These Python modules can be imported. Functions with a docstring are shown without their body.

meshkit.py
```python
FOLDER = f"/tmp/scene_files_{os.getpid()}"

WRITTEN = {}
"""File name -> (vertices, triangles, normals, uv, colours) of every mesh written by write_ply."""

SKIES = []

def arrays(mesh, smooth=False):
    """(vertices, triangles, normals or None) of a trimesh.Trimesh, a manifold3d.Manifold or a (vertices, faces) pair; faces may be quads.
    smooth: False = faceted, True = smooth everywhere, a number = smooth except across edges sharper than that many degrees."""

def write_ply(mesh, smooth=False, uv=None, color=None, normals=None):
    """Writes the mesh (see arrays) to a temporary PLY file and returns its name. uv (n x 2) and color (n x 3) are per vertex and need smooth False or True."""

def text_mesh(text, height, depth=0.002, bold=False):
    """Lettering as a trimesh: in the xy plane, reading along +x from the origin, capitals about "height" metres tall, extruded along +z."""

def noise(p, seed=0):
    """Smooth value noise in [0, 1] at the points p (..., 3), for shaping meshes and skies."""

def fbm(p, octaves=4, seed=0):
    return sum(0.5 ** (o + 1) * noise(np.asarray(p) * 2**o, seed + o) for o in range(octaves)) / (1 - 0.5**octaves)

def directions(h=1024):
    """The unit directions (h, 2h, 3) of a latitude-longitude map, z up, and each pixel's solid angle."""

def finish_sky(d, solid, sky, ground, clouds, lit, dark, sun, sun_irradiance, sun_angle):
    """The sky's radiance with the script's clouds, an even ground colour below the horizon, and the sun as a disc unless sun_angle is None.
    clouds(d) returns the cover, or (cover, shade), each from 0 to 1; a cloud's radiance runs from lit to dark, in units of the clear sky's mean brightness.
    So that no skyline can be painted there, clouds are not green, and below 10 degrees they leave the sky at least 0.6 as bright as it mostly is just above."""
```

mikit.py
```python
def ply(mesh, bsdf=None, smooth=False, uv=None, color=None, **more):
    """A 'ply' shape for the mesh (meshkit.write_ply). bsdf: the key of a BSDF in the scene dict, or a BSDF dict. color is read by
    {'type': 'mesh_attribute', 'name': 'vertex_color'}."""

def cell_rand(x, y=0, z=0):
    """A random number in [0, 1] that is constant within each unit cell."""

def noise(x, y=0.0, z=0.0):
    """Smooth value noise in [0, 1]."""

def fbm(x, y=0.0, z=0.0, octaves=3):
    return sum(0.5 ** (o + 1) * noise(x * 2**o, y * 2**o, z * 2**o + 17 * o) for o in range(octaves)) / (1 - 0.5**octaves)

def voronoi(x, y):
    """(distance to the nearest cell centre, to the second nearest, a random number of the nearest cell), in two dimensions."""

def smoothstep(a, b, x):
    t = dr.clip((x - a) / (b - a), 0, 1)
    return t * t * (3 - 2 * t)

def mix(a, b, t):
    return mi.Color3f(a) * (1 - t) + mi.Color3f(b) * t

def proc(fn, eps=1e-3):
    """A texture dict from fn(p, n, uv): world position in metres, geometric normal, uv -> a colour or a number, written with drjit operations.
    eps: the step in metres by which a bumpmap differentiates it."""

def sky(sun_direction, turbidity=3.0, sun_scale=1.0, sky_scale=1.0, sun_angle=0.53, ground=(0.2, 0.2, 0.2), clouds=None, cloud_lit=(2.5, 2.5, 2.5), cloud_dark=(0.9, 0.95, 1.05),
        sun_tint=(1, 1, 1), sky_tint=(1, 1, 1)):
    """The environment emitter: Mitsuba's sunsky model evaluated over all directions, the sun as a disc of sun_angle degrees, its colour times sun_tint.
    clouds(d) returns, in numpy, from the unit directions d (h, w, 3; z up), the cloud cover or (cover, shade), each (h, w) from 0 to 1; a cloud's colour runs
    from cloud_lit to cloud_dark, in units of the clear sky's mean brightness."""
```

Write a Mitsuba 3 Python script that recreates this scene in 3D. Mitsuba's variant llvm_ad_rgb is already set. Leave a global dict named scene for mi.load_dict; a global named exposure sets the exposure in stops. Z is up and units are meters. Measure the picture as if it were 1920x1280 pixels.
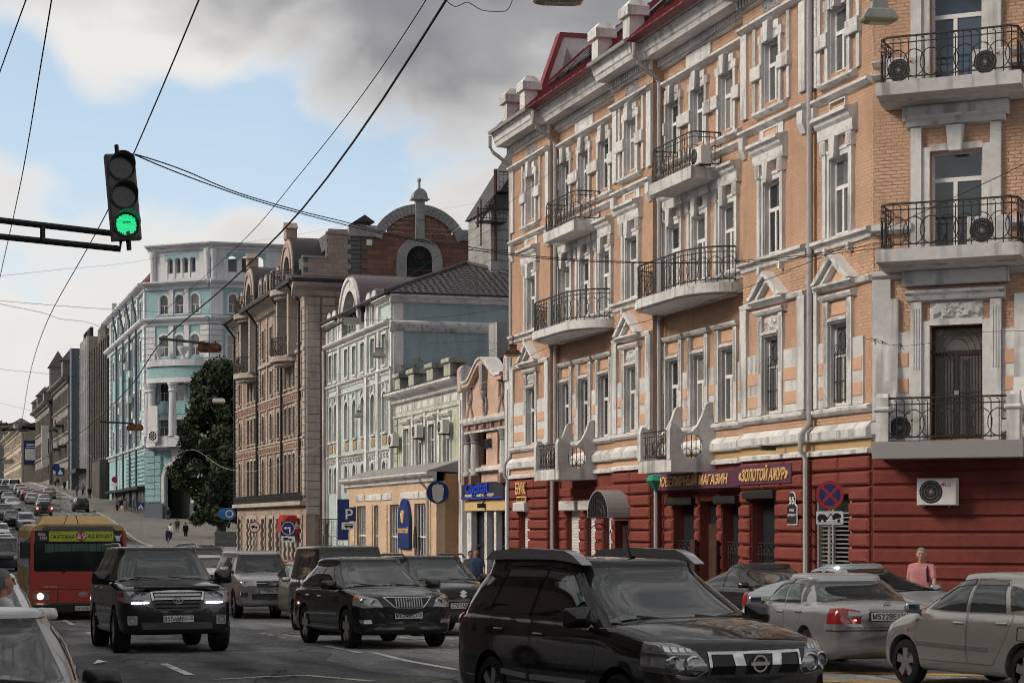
import math, random
import numpy as np, trimesh, mitsuba as mi, drjit as dr, mikit, meshkit
import manifold3d as m3
from shapely.geometry import Polygon, Point, box as sbox, LineString, MultiPolygon
from shapely import affinity
from shapely.ops import unary_union
from mikit import noise, fbm, smoothstep, mix, cell_rand, proc

R = random.Random(5)
scene, labels = {}, {}
T = mi.ScalarTransform4f
EYE, FPX, HOR = 2.0, 3600.0, 982.0      # eye height (m), focal length and horizon row in photograph pixels

# ---------------------------------------------------------------- camera, sky, exposure
scene['camera'] = {'type': 'perspective', 'fov': math.degrees(2 * math.atan(960 / FPX)), 'fov_axis': 'x', 'near_clip': 1.0, 'far_clip': 4000.0,
                   'principal_point_offset_y': -(HOR - 640) / 1280, 'to_world': T().look_at([0, 0, EYE], [0, 100, EYE], [0, 0, 1])}


def clouds(d):
    az, el = np.arctan2(d[..., 0], d[..., 1]), np.arcsin(d[..., 2])
    q = np.stack([az * 9.0, el * 15.0, 0 * az + 3.1], -1)
    q = q + 0.55 * (np.stack([meshkit.fbm(q * 1.3, 4, 9), meshkit.fbm(q * 1.3 + 7, 4, 5), 0 * az], -1) - 0.5)
    big, det = meshkit.fbm(q, 6, 21), meshkit.fbm(q * 2.6, 5, 8)
    n = 0.72 * big + 0.28 * det

    def blob(a, e, sa, se):
        return np.exp(-(((az - math.radians(a)) / math.radians(sa)) ** 2 + ((el - math.radians(e)) / math.radians(se)) ** 2))
    hole = blob(-9.3, 11.2, 3.4, 1.5) + .9 * blob(-5.2, 9.6, 2.4, 1.2) + .8 * blob(-14.5, 12.4, 1.4, 2.0) + .55 * blob(-12.0, 7.7, 4.5, 1.7)
    t = n + .15 - .30 * hole + .10 * np.clip((el - .19) / .06, 0, 1)
    cover = np.clip((t - .44) / .19, 0, 1)
    cover = cover * cover * (3 - 2 * cover)
    shade = np.clip((t - .56) / .22, 0, 1) * np.clip((el - math.radians(6.0)) / math.radians(6.0), .12, 1)
    shade = shade + .55 * blob(-2.0, 14.8, 8, 1.9) * (.6 + .8 * det) + .34 * blob(-2.5, 12.2, 4.0, 2.0) * (.5 + big) - .9 * blob(-11.3, 12.9, 3.2, 1.6)
    shade = np.clip(shade, 0, 1.15) * (.52 + .62 * meshkit.fbm(q * 1.9 + 3, 5, 31)) + .06 * (det - .5)
    veil = .30 + .42 * np.exp(-(el / math.radians(8.0)) ** 2)
    return np.maximum(cover, veil), shade


SUN = (-0.80, -0.22, 0.56)
scene['sky'] = mikit.sky(SUN, turbidity=4.0, sun_scale=0.50, sun_angle=20.0, clouds=clouds, cloud_lit=(1.62, 1.58, 1.52), cloud_dark=(0.52, 0.525, 0.56), sky_tint=(1.02, 1.12, 1.08), sun_tint=(0.87, 0.97, 1.14), ground=(0.12, 0.12, 0.12))
exposure = 2.42


# ---------------------------------------------------------------- materials
def mat(key, color, rough=0.75, spec=0.3, metal=0.0, coat=0.0, bump=None, bscale=1.0, eps=0.004, **more):
    c = proc(color) if callable(color) else {'type': 'rgb', 'value': list(map(float, color))}
    b = {'type': 'principled', 'base_color': c, 'roughness': rough, 'specular': spec, **more}
    if metal: b['metallic'] = metal
    if coat: b['clearcoat'], b['clearcoat_gloss'] = coat, 0.97
    if bump: b = {'type': 'bumpmap', 'tex': proc(bump, eps), 'scale': bscale, 'inner': b}
    scene['mat_' + key] = {'type': 'twosided', 'inner': b}
    return key


def dirty(base, dark, amount=0.5, sc=0.9, streak=0.35):
    def f(p, n, uv):
        h = n.x * p.y - n.y * p.x
        s = fbm(h * 5.0, p.z * 0.55, 3.0, 3)
        m = fbm(p.x * sc, p.y * sc, p.z * sc, 4)
        t = smoothstep(0.42, 0.78, m) * amount + smoothstep(0.5, 0.8, s) * streak
        return mix(base, dark, dr.clip(t, 0, 1)) * (0.92 + 0.16 * noise(p.x * 9, p.y * 9, p.z * 9))
    return f


def bricks(p, n, uv):
    h = n.x * p.y - n.y * p.x
    row = dr.floor(p.z / 0.082)
    x = h / 0.27 + 0.5 * (row - 2 * dr.floor(row * 0.5)) + 0.25 * cell_rand(row, 4, 1)
    fx, fz = x - dr.floor(x), p.z / 0.082 - row
    e = smoothstep(0.0, 0.07, fx) * smoothstep(0.0, 0.07, 1 - fx) * smoothstep(0.0, 0.16, fz) * smoothstep(0.0, 0.16, 1 - fz)
    return 0.009 * e + 0.006 * cell_rand(dr.floor(x), row, 7) * e + 0.003 * noise(h * 40, p.z * 40, 1)


def peach_brick(p, n, uv):
    h = n.x * p.y - n.y * p.x
    row = dr.floor(p.z / 0.082)
    x = h / 0.27 + 0.5 * (row - 2 * dr.floor(row * 0.5)) + 0.25 * cell_rand(row, 4, 1)
    fx, fz = x - dr.floor(x), p.z / 0.082 - row
    e = smoothstep(0.0, 0.07, fx) * smoothstep(0.0, 0.07, 1 - fx) * smoothstep(0.0, 0.2, fz) * smoothstep(0.0, 0.2, 1 - fz)
    m = fbm(p.x * .8, p.y * .8, p.z * .8, 4)
    s = fbm(h * 4.0, p.z * 0.4, 3.0, 3)
    c = mix((0.52, 0.335, 0.24), (0.36, 0.23, 0.17), dr.clip(smoothstep(0.45, 0.8, m) * .35 + smoothstep(.5, .8, s) * .3, 0, 1))
    return c * (0.87 + 0.13 * e) * (0.95 + 0.10 * cell_rand(dr.floor(x), row, 3))


def rock(p, n, uv):
    return 0.035 * fbm(p.x * 11, p.y * 11, p.z * 11, 4)


def asphalt(p, n, uv):
    a, b = p.x * .297 - p.y * .955, p.x * .955 + p.y * .297          # along and across the street
    big = fbm(p.x * 0.11 + 3, p.y * 0.07, 0.5, 4)
    mid = fbm(a * 0.30, b * 1.3, 2.5, 4)
    crack = dr.abs(fbm(p.x * 0.42 + 5, p.y * 0.20, 9.5, 5) - 0.5)
    c = mix((0.062, 0.062, 0.065), (0.27, 0.268, 0.264), smoothstep(0.28, 0.74, 0.5 * big + 0.5 * mid))
    c = c * (1 - 0.6 * smoothstep(0.010, 0.0, crack))
    patch = cell_rand(dr.floor(b * 0.28 + 0.4 * noise(a * .4, 1, 2)), dr.floor(a * 0.09), 5)
    c = c * dr.select(patch > 0.8, 0.62, dr.select(patch < .12, 1.25, 1.0))
    tar = dr.abs(b * .28 - dr.floor(b * .28) - .5 + .03 * noise(a * .8, 3, 1))
    c = c * (1 - .4 * smoothstep(.012, .004, tar) * smoothstep(.4, .6, noise(a * .1, b * .3, 7)))
    oil = smoothstep(.62, .8, fbm(a * .5 + 9, b * 1.1, 4.0, 3))
    return c * (1 - .35 * oil) * (0.7 + 0.6 * noise(p.x * 26, p.y * 26, 4))



mat('peach', peach_brick, 0.85, 0.2, bump=bricks, bscale=2.6)
mat('peach_flat', (0.51, 0.325, 0.232), 0.85, 0.2)
mat('ochre', (0.40, 0.27, 0.14), 0.85, 0.2)
mat('white_trim', dirty((0.555, 0.555, 0.57), (0.25, 0.245, 0.24), 0.42, 0.7, 0.66), 0.8, 0.25)
mat('white_clean', (0.62, 0.62, 0.63), 0.7, 0.3)
mat('red_stucco', dirty((0.165, 0.043, 0.036), (0.08, 0.026, 0.023), 0.5, 0.9, 0.25), 0.9, 0.2)
mat('red_rock', (0.17, 0.046, 0.038), 0.92, 0.2, bump=rock, eps=0.006)
mat('roof_red', (0.16, 0.022, 0.03), 0.45, 0.4)
mat('pane', (0.018, 0.022, 0.027), 0.04, 0.75)
mat('pane_pale', (0.075, 0.082, 0.088), 0.05, 0.8)
mat('pane_curtain', (0.17, 0.168, 0.16), 0.06, 0.7)
mat('pane_blue', (0.02, 0.035, 0.07), 0.04, 0.9)
mat('iron', (0.018, 0.018, 0.02), 0.5, 0.4)
mat('pipe_grey', (0.33, 0.33, 0.34), 0.5, 0.4)
mat('zinc', (0.22, 0.22, 0.23), 0.55, 0.4)
mat('dark_gap', (0.012, 0.012, 0.013), 0.8, 0.2)
mat('wood_dark', (0.05, 0.025, 0.018), 0.6, 0.3)
mat('shutter', (0.50, 0.50, 0.51), 0.5, 0.4)
mat('shutter_dark', (0.22, 0.22, 0.22), 0.5, 0.4)
mat('sign_white', (0.68, 0.68, 0.68), 0.4, 0.4)
mat('gold', (0.62, 0.40, 0.18), 0.35, 0.5)
mat('purple', (0.085, 0.03, 0.06), 0.5, 0.4)
mat('ac_white', (0.55, 0.55, 0.55), 0.5, 0.4)
mat('black_plastic', (0.015, 0.015, 0.016), 0.5, 0.4)
mat('asphalt', asphalt, 0.85, 0.15)
mat('paving', dirty((0.15, 0.145, 0.14), (0.085, 0.085, 0.085), 0.7, 0.35, 0.0), 0.9, 0.2)
mat('kerb', dirty((0.30, 0.29, 0.28), (0.15, 0.15, 0.15), 0.6, 0.9, 0.0), 0.9, 0.2)
mat('paint_line', dirty((0.45, 0.45, 0.44), (0.10, 0.10, 0.10), 0.95, 2.4, 0.0), 0.8, 0.3)
mat('paint_yellow', dirty((0.50, 0.30, 0.06), (0.13, 0.10, 0.06), 0.8, 2.0, 0.0), 0.8, 0.3)


# ---------------------------------------------------------------- builders
class Frame:
    """A wall's frame: u along the wall (to the left as seen from outside), w outwards, z up."""
    def __init__(self, o, n, z0=0.0):
        n = np.array(n, float) / np.hypot(*n)
        self.o, self.n, self.d, self.z0 = np.array(o, float), n, np.array([n[1], -n[0]]), z0

    def __call__(self, v):
        v = np.asarray(v, float)
        xy = self.o + v[:, :1] * self.d + v[:, 1:2] * self.n
        return np.column_stack([xy, v[:, 2] + self.z0])

    def pt(self, u, w, z):
        return self(np.array([[u, w, z]]))[0]

    def sub(self, u, w, z=0.0):
        return Frame(self.pt(u, w, 0)[:2], self.n, self.z0 + z)


WORLD = Frame((0, 0), (0, 1)); WORLD.d = np.array([1.0, 0.0]); WORLD.n = np.array([0.0, 1.0])
BOXF = np.array([[0, 2, 3], [0, 3, 1], [4, 5, 7], [4, 7, 6], [0, 1, 5], [0, 5, 4], [2, 6, 7], [2, 7, 3], [0, 4, 6], [0, 6, 2], [1, 3, 7], [1, 7, 5]])


class B:
    def __init__(self): self.v, self.f, self.n = [], [], 0

    def add(self, v, f):
        v, f = np.asarray(v, float), np.asarray(f, int)
        if f.shape[1] == 4: f = np.vstack([f[:, [0, 1, 2]], f[:, [0, 2, 3]]])
        self.v.append(v); self.f.append(f + self.n); self.n += len(v)
        return self

    def mesh(self, m): return self.add(m.vertices, m.faces)

    def box(self, u0, u1, w0, w1, z0, z1):
        u0, u1 = sorted((u0, u1)); w0, w1 = sorted((w0, w1)); z0, z1 = sorted((z0, z1))
        return self.add([[u, w, z] for u in (u0, u1) for w in (w0, w1) for z in (z0, z1)], BOXF)

    def cham(self, u0, u1, w0, w1, z0, z1, c=0.03):
        """A block on a wall with its front edges chamfered."""
        q = [[u0, w0, z0], [u1, w0, z0], [u1, w0, z1], [u0, w0, z1], [u0, w1 - c, z0], [u1, w1 - c, z0], [u1, w1 - c, z1], [u0, w1 - c, z1],
             [u0 + c, w1, z0 + c], [u1 - c, w1, z0 + c], [u1 - c, w1, z1 - c], [u0 + c, w1, z1 - c]]
        f = []
        for a in (0, 4):
            for k in range(4): f.append([a + k, a + 4 + k, a + 4 + (k + 1) % 4, a + (k + 1) % 4])
        f.append([8, 11, 10, 9]); f.append([0, 1, 2, 3])
        return self.add(q, f)

    def ext(self, poly, a, b, axes='uz'):
        if not hasattr(poly, 'geom_type'): poly = Polygon(poly)
        if not poly.is_valid: poly = poly.buffer(0)
        for g in getattr(poly, 'geoms', [poly]):
            if g.is_empty or g.area < 1e-9: continue
            m = trimesh.creation.extrude_polygon(g, abs(b - a), engine='earcut')
            x, y, t = m.vertices.T; t = t + min(a, b); f = m.faces
            if axes == 'uz': v, f = np.column_stack([x, t, y]), f[:, ::-1]
            elif axes == 'wz': v = np.column_stack([t, x, y])
            else: v = np.column_stack([x, y, t])
            self.add(v, f)
        return self

    def tube(self, pts, r, n=5, closed=False):
        p = np.asarray(pts, float)
        if closed: p = np.vstack([p, p[:1]])
        v, f = tube(p, r, n)
        return self.add(v, f)

    def lathe(self, prof, c, n=10, axis='z', cap=True):
        pr = np.asarray(prof, float); a = np.arange(n) * 2 * np.pi / n
        v = np.array([[r * math.cos(t), r * math.sin(t), z] for r, z in pr for t in a])
        k = len(pr)
        f = [[i * n + j, i * n + (j + 1) % n, (i + 1) * n + (j + 1) % n, (i + 1) * n + j] for i in range(k - 1) for j in range(n)]
        if axis == 'w': v = v[:, [0, 2, 1]] * [1, 1, -1]
        if axis == 'u': v = v[:, [2, 0, 1]]
        b = len(v); v = np.vstack([v, v[:n].mean(0), v[-n:].mean(0)])
        f = [[q[0], q[1], q[2]] for q in f] + [[q[0], q[2], q[3]] for q in f] + ([[b, (j + 1) % n, j] for j in range(n)] + [[b + 1, (k - 1) * n + j, (k - 1) * n + (j + 1) % n] for j in range(n)] if cap else [])
        return self.add(v + np.asarray(c), f)

    def text(self, s, h, u, w, z, depth=0.02, bold=False, width=None, shear=0.0):
        """Lettering on the wall that starts at u and runs to the right as seen from outside."""
        v, f = letters(s, depth, bold)
        v = v * [h, h, 1]
        if width: v = v * [width / (v[:, 0].max() - v[:, 0].min()), 1, 1]
        x = v[:, 0] - v[:, 0].min() + shear * v[:, 1]
        return self.add(np.column_stack([u - x, w + v[:, 2], z + v[:, 1]]), f)

    def out(self):
        return np.vstack(self.v), np.vstack(self.f)


_letters = {}


def letters(s, depth, bold):
    k = (s, depth, bold)
    if k not in _letters:
        m = meshkit.text_mesh(s, 1.0, depth, bold); _letters[k] = (np.array(m.vertices), np.array(m.faces))
    return _letters[k]


def tube(p, r, n=5):
    p = np.asarray(p, float); t = np.gradient(p, axis=0); t /= np.linalg.norm(t, axis=1, keepdims=True) + 1e-12
    ref = np.where(np.abs(t[:, 2:]) < 0.9, [0, 0, 1.0], [1.0, 0, 0])
    a = np.cross(t, ref); a /= np.linalg.norm(a, axis=1, keepdims=True) + 1e-12
    b, g = np.cross(t, a), np.arange(n) * 2 * np.pi / n
    r = np.broadcast_to(np.asarray(r, float), (len(p),))
    v = (p[:, None] + r[:, None, None] * (np.cos(g)[None, :, None] * a[:, None] + np.sin(g)[None, :, None] * b[:, None])).reshape(-1, 3)
    k = len(p)
    f = [[i * n + j, i * n + (j + 1) % n, (i + 1) * n + (j + 1) % n, (i + 1) * n + j] for i in range(k - 1) for j in range(n)]
    f = [[q[0], q[1], q[2]] for q in f] + [[q[0], q[2], q[3]] for q in f] + [[0, j + 1, j] for j in range(1, n - 1)] + [[(k - 1) * n, (k - 1) * n + j, (k - 1) * n + j + 1] for j in range(1, n - 1)]
    return v, np.array(f)


_used = {}


def numbered(base):
    k = _used.get(base, -1) + 1
    _used[base] = k
    return base if k == 0 else f'{base}_{k:03d}'


def put(key, b, m, frame=None, smooth=False, to_world=None):
    """One entry of the scene from a builder, in the wall's frame."""
    v, f = b.out() if isinstance(b, B) else b
    if frame is not None: v = frame(v)
    more = {'to_world': to_world} if to_world is not None else {}
    scene[key] = mikit.ply((v, f), 'mat_' + m, smooth=smooth, **more)
    return key


def part(parent, name, b, m, frame=None, smooth=False, label=None):
    key = numbered(parent + '__' + name)
    put(key, b, m, frame, smooth)
    if label: labels[key] = {'label': label}
    return key


def empty_part(parent, name): return numbered(parent + '__' + name)


def thing(name, label, cat, group=None):
    key = numbered(name)
    labels[key] = {'label': label, 'category': cat}
    if group: labels[key]['group'] = group
    return key


def single(name, b, m, label, cat, frame=None, smooth=False, group=None):
    key = thing(name, label, cat, group); put(key, b, m, frame, smooth)
    return key


def struct(name, b, m, frame=None, kind='structure', smooth=False, label=None):
    key = numbered(name); put(key, b, m, frame, smooth)
    labels[key] = {'kind': kind, **({'label': label} if label else {})}
    return key


def at(px, py, Y):
    """The point that the photograph shows at this pixel, Y metres away."""
    return np.array([(px - 960) / FPX * Y, Y, EYE + (HOR - py) / FPX * Y])


def arc(cu, cz, r, a0, a1, n=16, ry=None):
    t = np.radians(np.linspace(a0, a1, n))
    return [(cu + r * math.cos(x), cz + (ry or r) * math.sin(x)) for x in t]
# ---------------------------------------------------------------- the street: line of the right-hand facades, ground
CORNER = (8.41, 44.7)
ST = Frame(CORNER, (-0.955, -0.297))          # u = metres up the street from the corner, w = out into the street
CROSS_N = (0.297, -0.955)                     # a wall that faces down the street, towards the camera
_gs = np.array([-80, -50, -22, -10, 5, 58, 100, 140, 163, 170, 178, 187, 201, 221, 255, 320, 393, 470, 700, 1500], float)
_gz = np.array([-.05, 0.0, -.02, -.18, -.45, -.75, -.55, .35, 1.75, 2.25, 2.75, 3.2, 3.85, 5.2, 6.8, 9.3, 11.2, 12.0, 12.3, 12.3])
from scipy.interpolate import PchipInterpolator
_gp = PchipInterpolator(_gs, _gz)


def street(x, y):
    q = np.stack([np.asarray(x, float) - CORNER[0], np.asarray(y, float) - CORNER[1]], -1)
    return q @ ST.d, q @ ST.n


def ground_z(x, y):
    s, w = street(x, y)
    tilt = np.exp(-((s - 150) / 42.0) ** 2) * 0.055 * np.clip(w - 3, -9, 12)
    return _gp(np.clip(s, -80, 1500)) + tilt


def sheet(u0, u1, w0, w1, du, dw, lift=0.0):
    """A sheet that lies on the ground; w0 and w1 may depend on u."""
    us = np.arange(u0, u1 + du * .5, du) if np.isscalar(du) else np.asarray(du, float)
    f0, f1 = (w0 if callable(w0) else (lambda s: w0)), (w1 if callable(w1) else (lambda s: w1))
    k = max(2, int(round(abs(f1(u0) - f0(u0)) / dw)) + 1)
    v = []
    for s in us:
        for w in np.linspace(f0(s), f1(s), k):
            p = ST.pt(s, w, 0)
            v.append([p[0], p[1], float(ground_z(p[0], p[1])) + lift])
    f = [[i * k + j, (i + 1) * k + j, (i + 1) * k + j + 1, i * k + j + 1] for i in range(len(us) - 1) for j in range(k - 1)]
    return B().add(v, f)


def kerb_w(s):
    return float(np.interp(s, [-60, 85, 130, 170, 600], [3.4, 3.4, 1.6, 0.9, 0.5]))


far_u = np.concatenate([np.arange(-75, 60, 4), np.arange(60, 300, 3), np.arange(300, 700, 20), [800, 1000, 1500]])
struct('ground', sheet(-75, 1500, -240, 120, far_u, 8, -0.03), 'paving')
struct('road', sheet(-75, 700, lambda s: kerb_w(s), lambda s: 26.0, np.concatenate([np.arange(-75, 60, 3), np.arange(60, 300, 2.5), np.arange(300, 701, 20)]), 2.0, 0.0), 'asphalt')
# the near junction: asphalt across the side street in front of the corner
struct('side_street', sheet(-75, -8.2, -40, lambda s: kerb_w(s) - .002, 3, 3, 0.002), 'asphalt')


def pavement_body(u0, u1, wi, wo, du=3.0):
    us = np.arange(u0, u1 + .01, du); b = B()
    fi, fo = (wi if callable(wi) else (lambda s: wi)), (wo if callable(wo) else (lambda s: wo))
    v = []
    for s in us:
        for w, h in ((fi(s), .13), (fo(s), .13), (fo(s), -.3)):
            p = ST.pt(s, w, 0); v.append([p[0], p[1], float(ground_z(p[0], p[1])) + h])
    f = []
    for i in range(len(us) - 1):
        a, c = i * 3, i * 3 + 3
        f += [[a, c, c + 1, a + 1], [a + 1, c + 1, c + 2, a + 2]]
    return b.add(v, f)


struct('pavement', pavement_body(-5.5, 700, -30, lambda s: kerb_w(s) - .16), 'paving')


def kerb_run(u0, u1, fw, n=0):
    b = B(); us = np.arange(u0, u1, 1.0 if u1 < 300 else 1.0)
    for s in us:
        a, c = ST.pt(s + .012, fw(s), 0), ST.pt(s + .988, fw(s + 1), 0)
        za, zc = float(ground_z(*a[:2])), float(ground_z(*c[:2]))
        nn = np.array([*ST.n, 0]) * .16
        q = [a - nn, a, c, c - nn]; z = [za, za, zc, zc]
        v = [[*p[:2], zz - .3] for p, zz in zip(q, z)] + [[*p[:2], zz + .14] for p, zz in zip(q, z)]
        b.add(v, [[0, 1, 2, 3], [4, 7, 6, 5], [0, 4, 5, 1], [1, 5, 6, 2], [2, 6, 7, 3], [3, 7, 4, 0]])
    return b


struct('kerb', kerb_run(-5, 330, kerb_w), 'kerb', kind='structure')


def ribbon(pts, width, lift=0.006):
    """A painted line on the road through ground points (x, y)."""
    p = np.asarray(pts, float)
    seg = np.linalg.norm(np.diff(p, axis=0), axis=1); t = np.concatenate([[0], np.cumsum(seg)])
    n = max(2, int(t[-1] / 0.8) + 1); s = np.linspace(0, t[-1], n)
    q = np.column_stack([np.interp(s, t, p[:, 0]), np.interp(s, t, p[:, 1])])
    g = np.gradient(q, axis=0); g /= np.linalg.norm(g, axis=1, keepdims=True)
    nn = np.column_stack([-g[:, 1], g[:, 0]]) * width / 2
    v = []
    for a, b in zip(q + nn, q - nn):
        for e in (a, b): v.append([*e, float(ground_z(*e)) + lift])
    return v, [[2 * i, 2 * i + 1, 2 * i + 3, 2 * i + 2] for i in range(n - 1)]


def lines(paths, width, lift=0.006):
    b = B()
    for q in paths: b.add(*ribbon(q, width, lift))
    return b


def on_street(u0, w0, u1, w1): return [ST.pt(u0, w0, 0)[:2], ST.pt(u1, w1, 0)[:2]]


struct('road_marking', lines([on_street(95, 8.6, 330, 8.3), on_street(95, 9.0, 330, 8.7)], .14), 'paint_line')
struct('road_marking', lines([on_street(s, 4.6, s + 4, 4.6) for s in range(100, 330, 9)], .14), 'paint_line')
struct('road_marking', lines([on_street(s, 14.0, s + 3, 14.0) for s in range(-8, 60, 7)], .13), 'paint_line')
struct('road_marking', lines([on_street(s, 10.4, s + 7.6, 10.1) for s in (-14, -5.5, 3.5, 12)], .14), 'paint_line')
struct('road_marking', lines([on_street(s, 17.6, s + 3, 17.6) for s in range(-20, 60, 7)], .13), 'paint_line')
struct('road_marking', lines([[at(1470, 1262, 26)[:2] * 0 + [3.3, 25.6], [8.0, 23.2]], [[3.9, 27.3], [8.6, 24.9]]], .34), 'paint_yellow')
struct('road_marking', lines([on_street(104, 9.6, 104, 20), on_street(105.2, 9.6, 105.2, 20), on_street(106.4, 9.6, 106.4, 20)], .5), 'paint_line')
# ---------------------------------------------------------------- the peach corner building
PB = thing('corner_building', 'four storey peach brick corner building with white trim, balconies and dark red ground floor', 'building')
SECT = [(0.0, 3.15, 0.0), (3.15, 7.03, .15), (7.03, 13.6, -.2), (13.6, 16.91, .15), (16.91, 23.35, -.2), (23.35, 27.85, .15)]
WINS = [(1.68, 0, 's'), (5.17, .15, 's'), (8.81, -.2, 't'), (10.82, -.2, 't'), (12.76, -.2, 't'), (15.33, .15, 's'), (18.71, -.2, 't'), (20.68, -.2, 't'), (22.63, -.2, 't'), (25.41, .15, 's')]
SETB = .15                                           # how far the panes are set back
HW = .50                                             # half an opening's width
FL = {2: (4.85, 6.85), 3: (8.98, 10.85), 4: (12.92, 14.50)}


def wall_with_holes(u0, u1, z0, z1, holes, w, thick=.4):
    p = sbox(u0, z0, u1, z1)
    if holes: p = p.difference(unary_union(holes))
    return B().ext(p, w - thick, w)


def glazing(parent, F, u, w, z0, z1, hw, split=.62, mull=.12, double=True, panem='pane', framem='white_clean', bars=()):
    """A window set back in its opening: frame with mullions, and panes that are each a little out of line, as real ones are."""
    fr = B(); d0, d1 = w - .04, w + .03
    if panem == 'pane': panem = R.choice(['pane', 'pane', 'pane', 'pane_pale', 'pane_pale', 'pane_curtain'])
    zs = z0 + (z1 - z0) * split if split else None
    fr.box(u - hw, u - hw + .07, d0, d1, z0, z1); fr.box(u + hw - .07, u + hw, d0, d1, z0, z1)
    fr.box(u - hw + .07, u + hw - .07, d0, d1, z0, z0 + .08); fr.box(u - hw + .07, u + hw - .07, d0, d1, z1 - .07, z1)
    cells = []
    lo = z0 + .08
    if zs:
        fr.box(u - hw + .07, u + hw - .07, d0, d1 + .01, zs - .05, zs + .05)
        cells.append((u - hw + .07, u + hw - .07, zs + .05, z1 - .07)); hi = zs - .05
    else: hi = z1 - .07
    if double:
        m = u + mull * hw
        fr.box(m - .045, m + .045, d0, d1 + .005, lo, hi)
        cells += [(u - hw + .07, m - .045, lo, hi), (m + .045, u + hw - .07, lo, hi)]
    else: cells.append((u - hw + .07, u + hw - .07, lo, hi))
    part(parent, 'frame', fr, framem, F)
    for a, b, c, d in cells:
        t1, t2 = R.uniform(-.012, .012), R.uniform(-.010, .010)
        dx, dz = (b - a) / 2 * t1, (d - c) / 2 * t2
        y = w - .005
        part(parent, 'pane', B().add([[a, y - dx - dz, c], [b, y + dx - dz, c], [b, y + dx + dz, d], [a, y - dx + dz, d]], [[0, 3, 2, 1]]), panem, F)


def moulding(prof, u0, u1, w=0.0):
    return B().ext([(a + w, z) for a, z in prof], u0, u1, 'wz')


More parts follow.
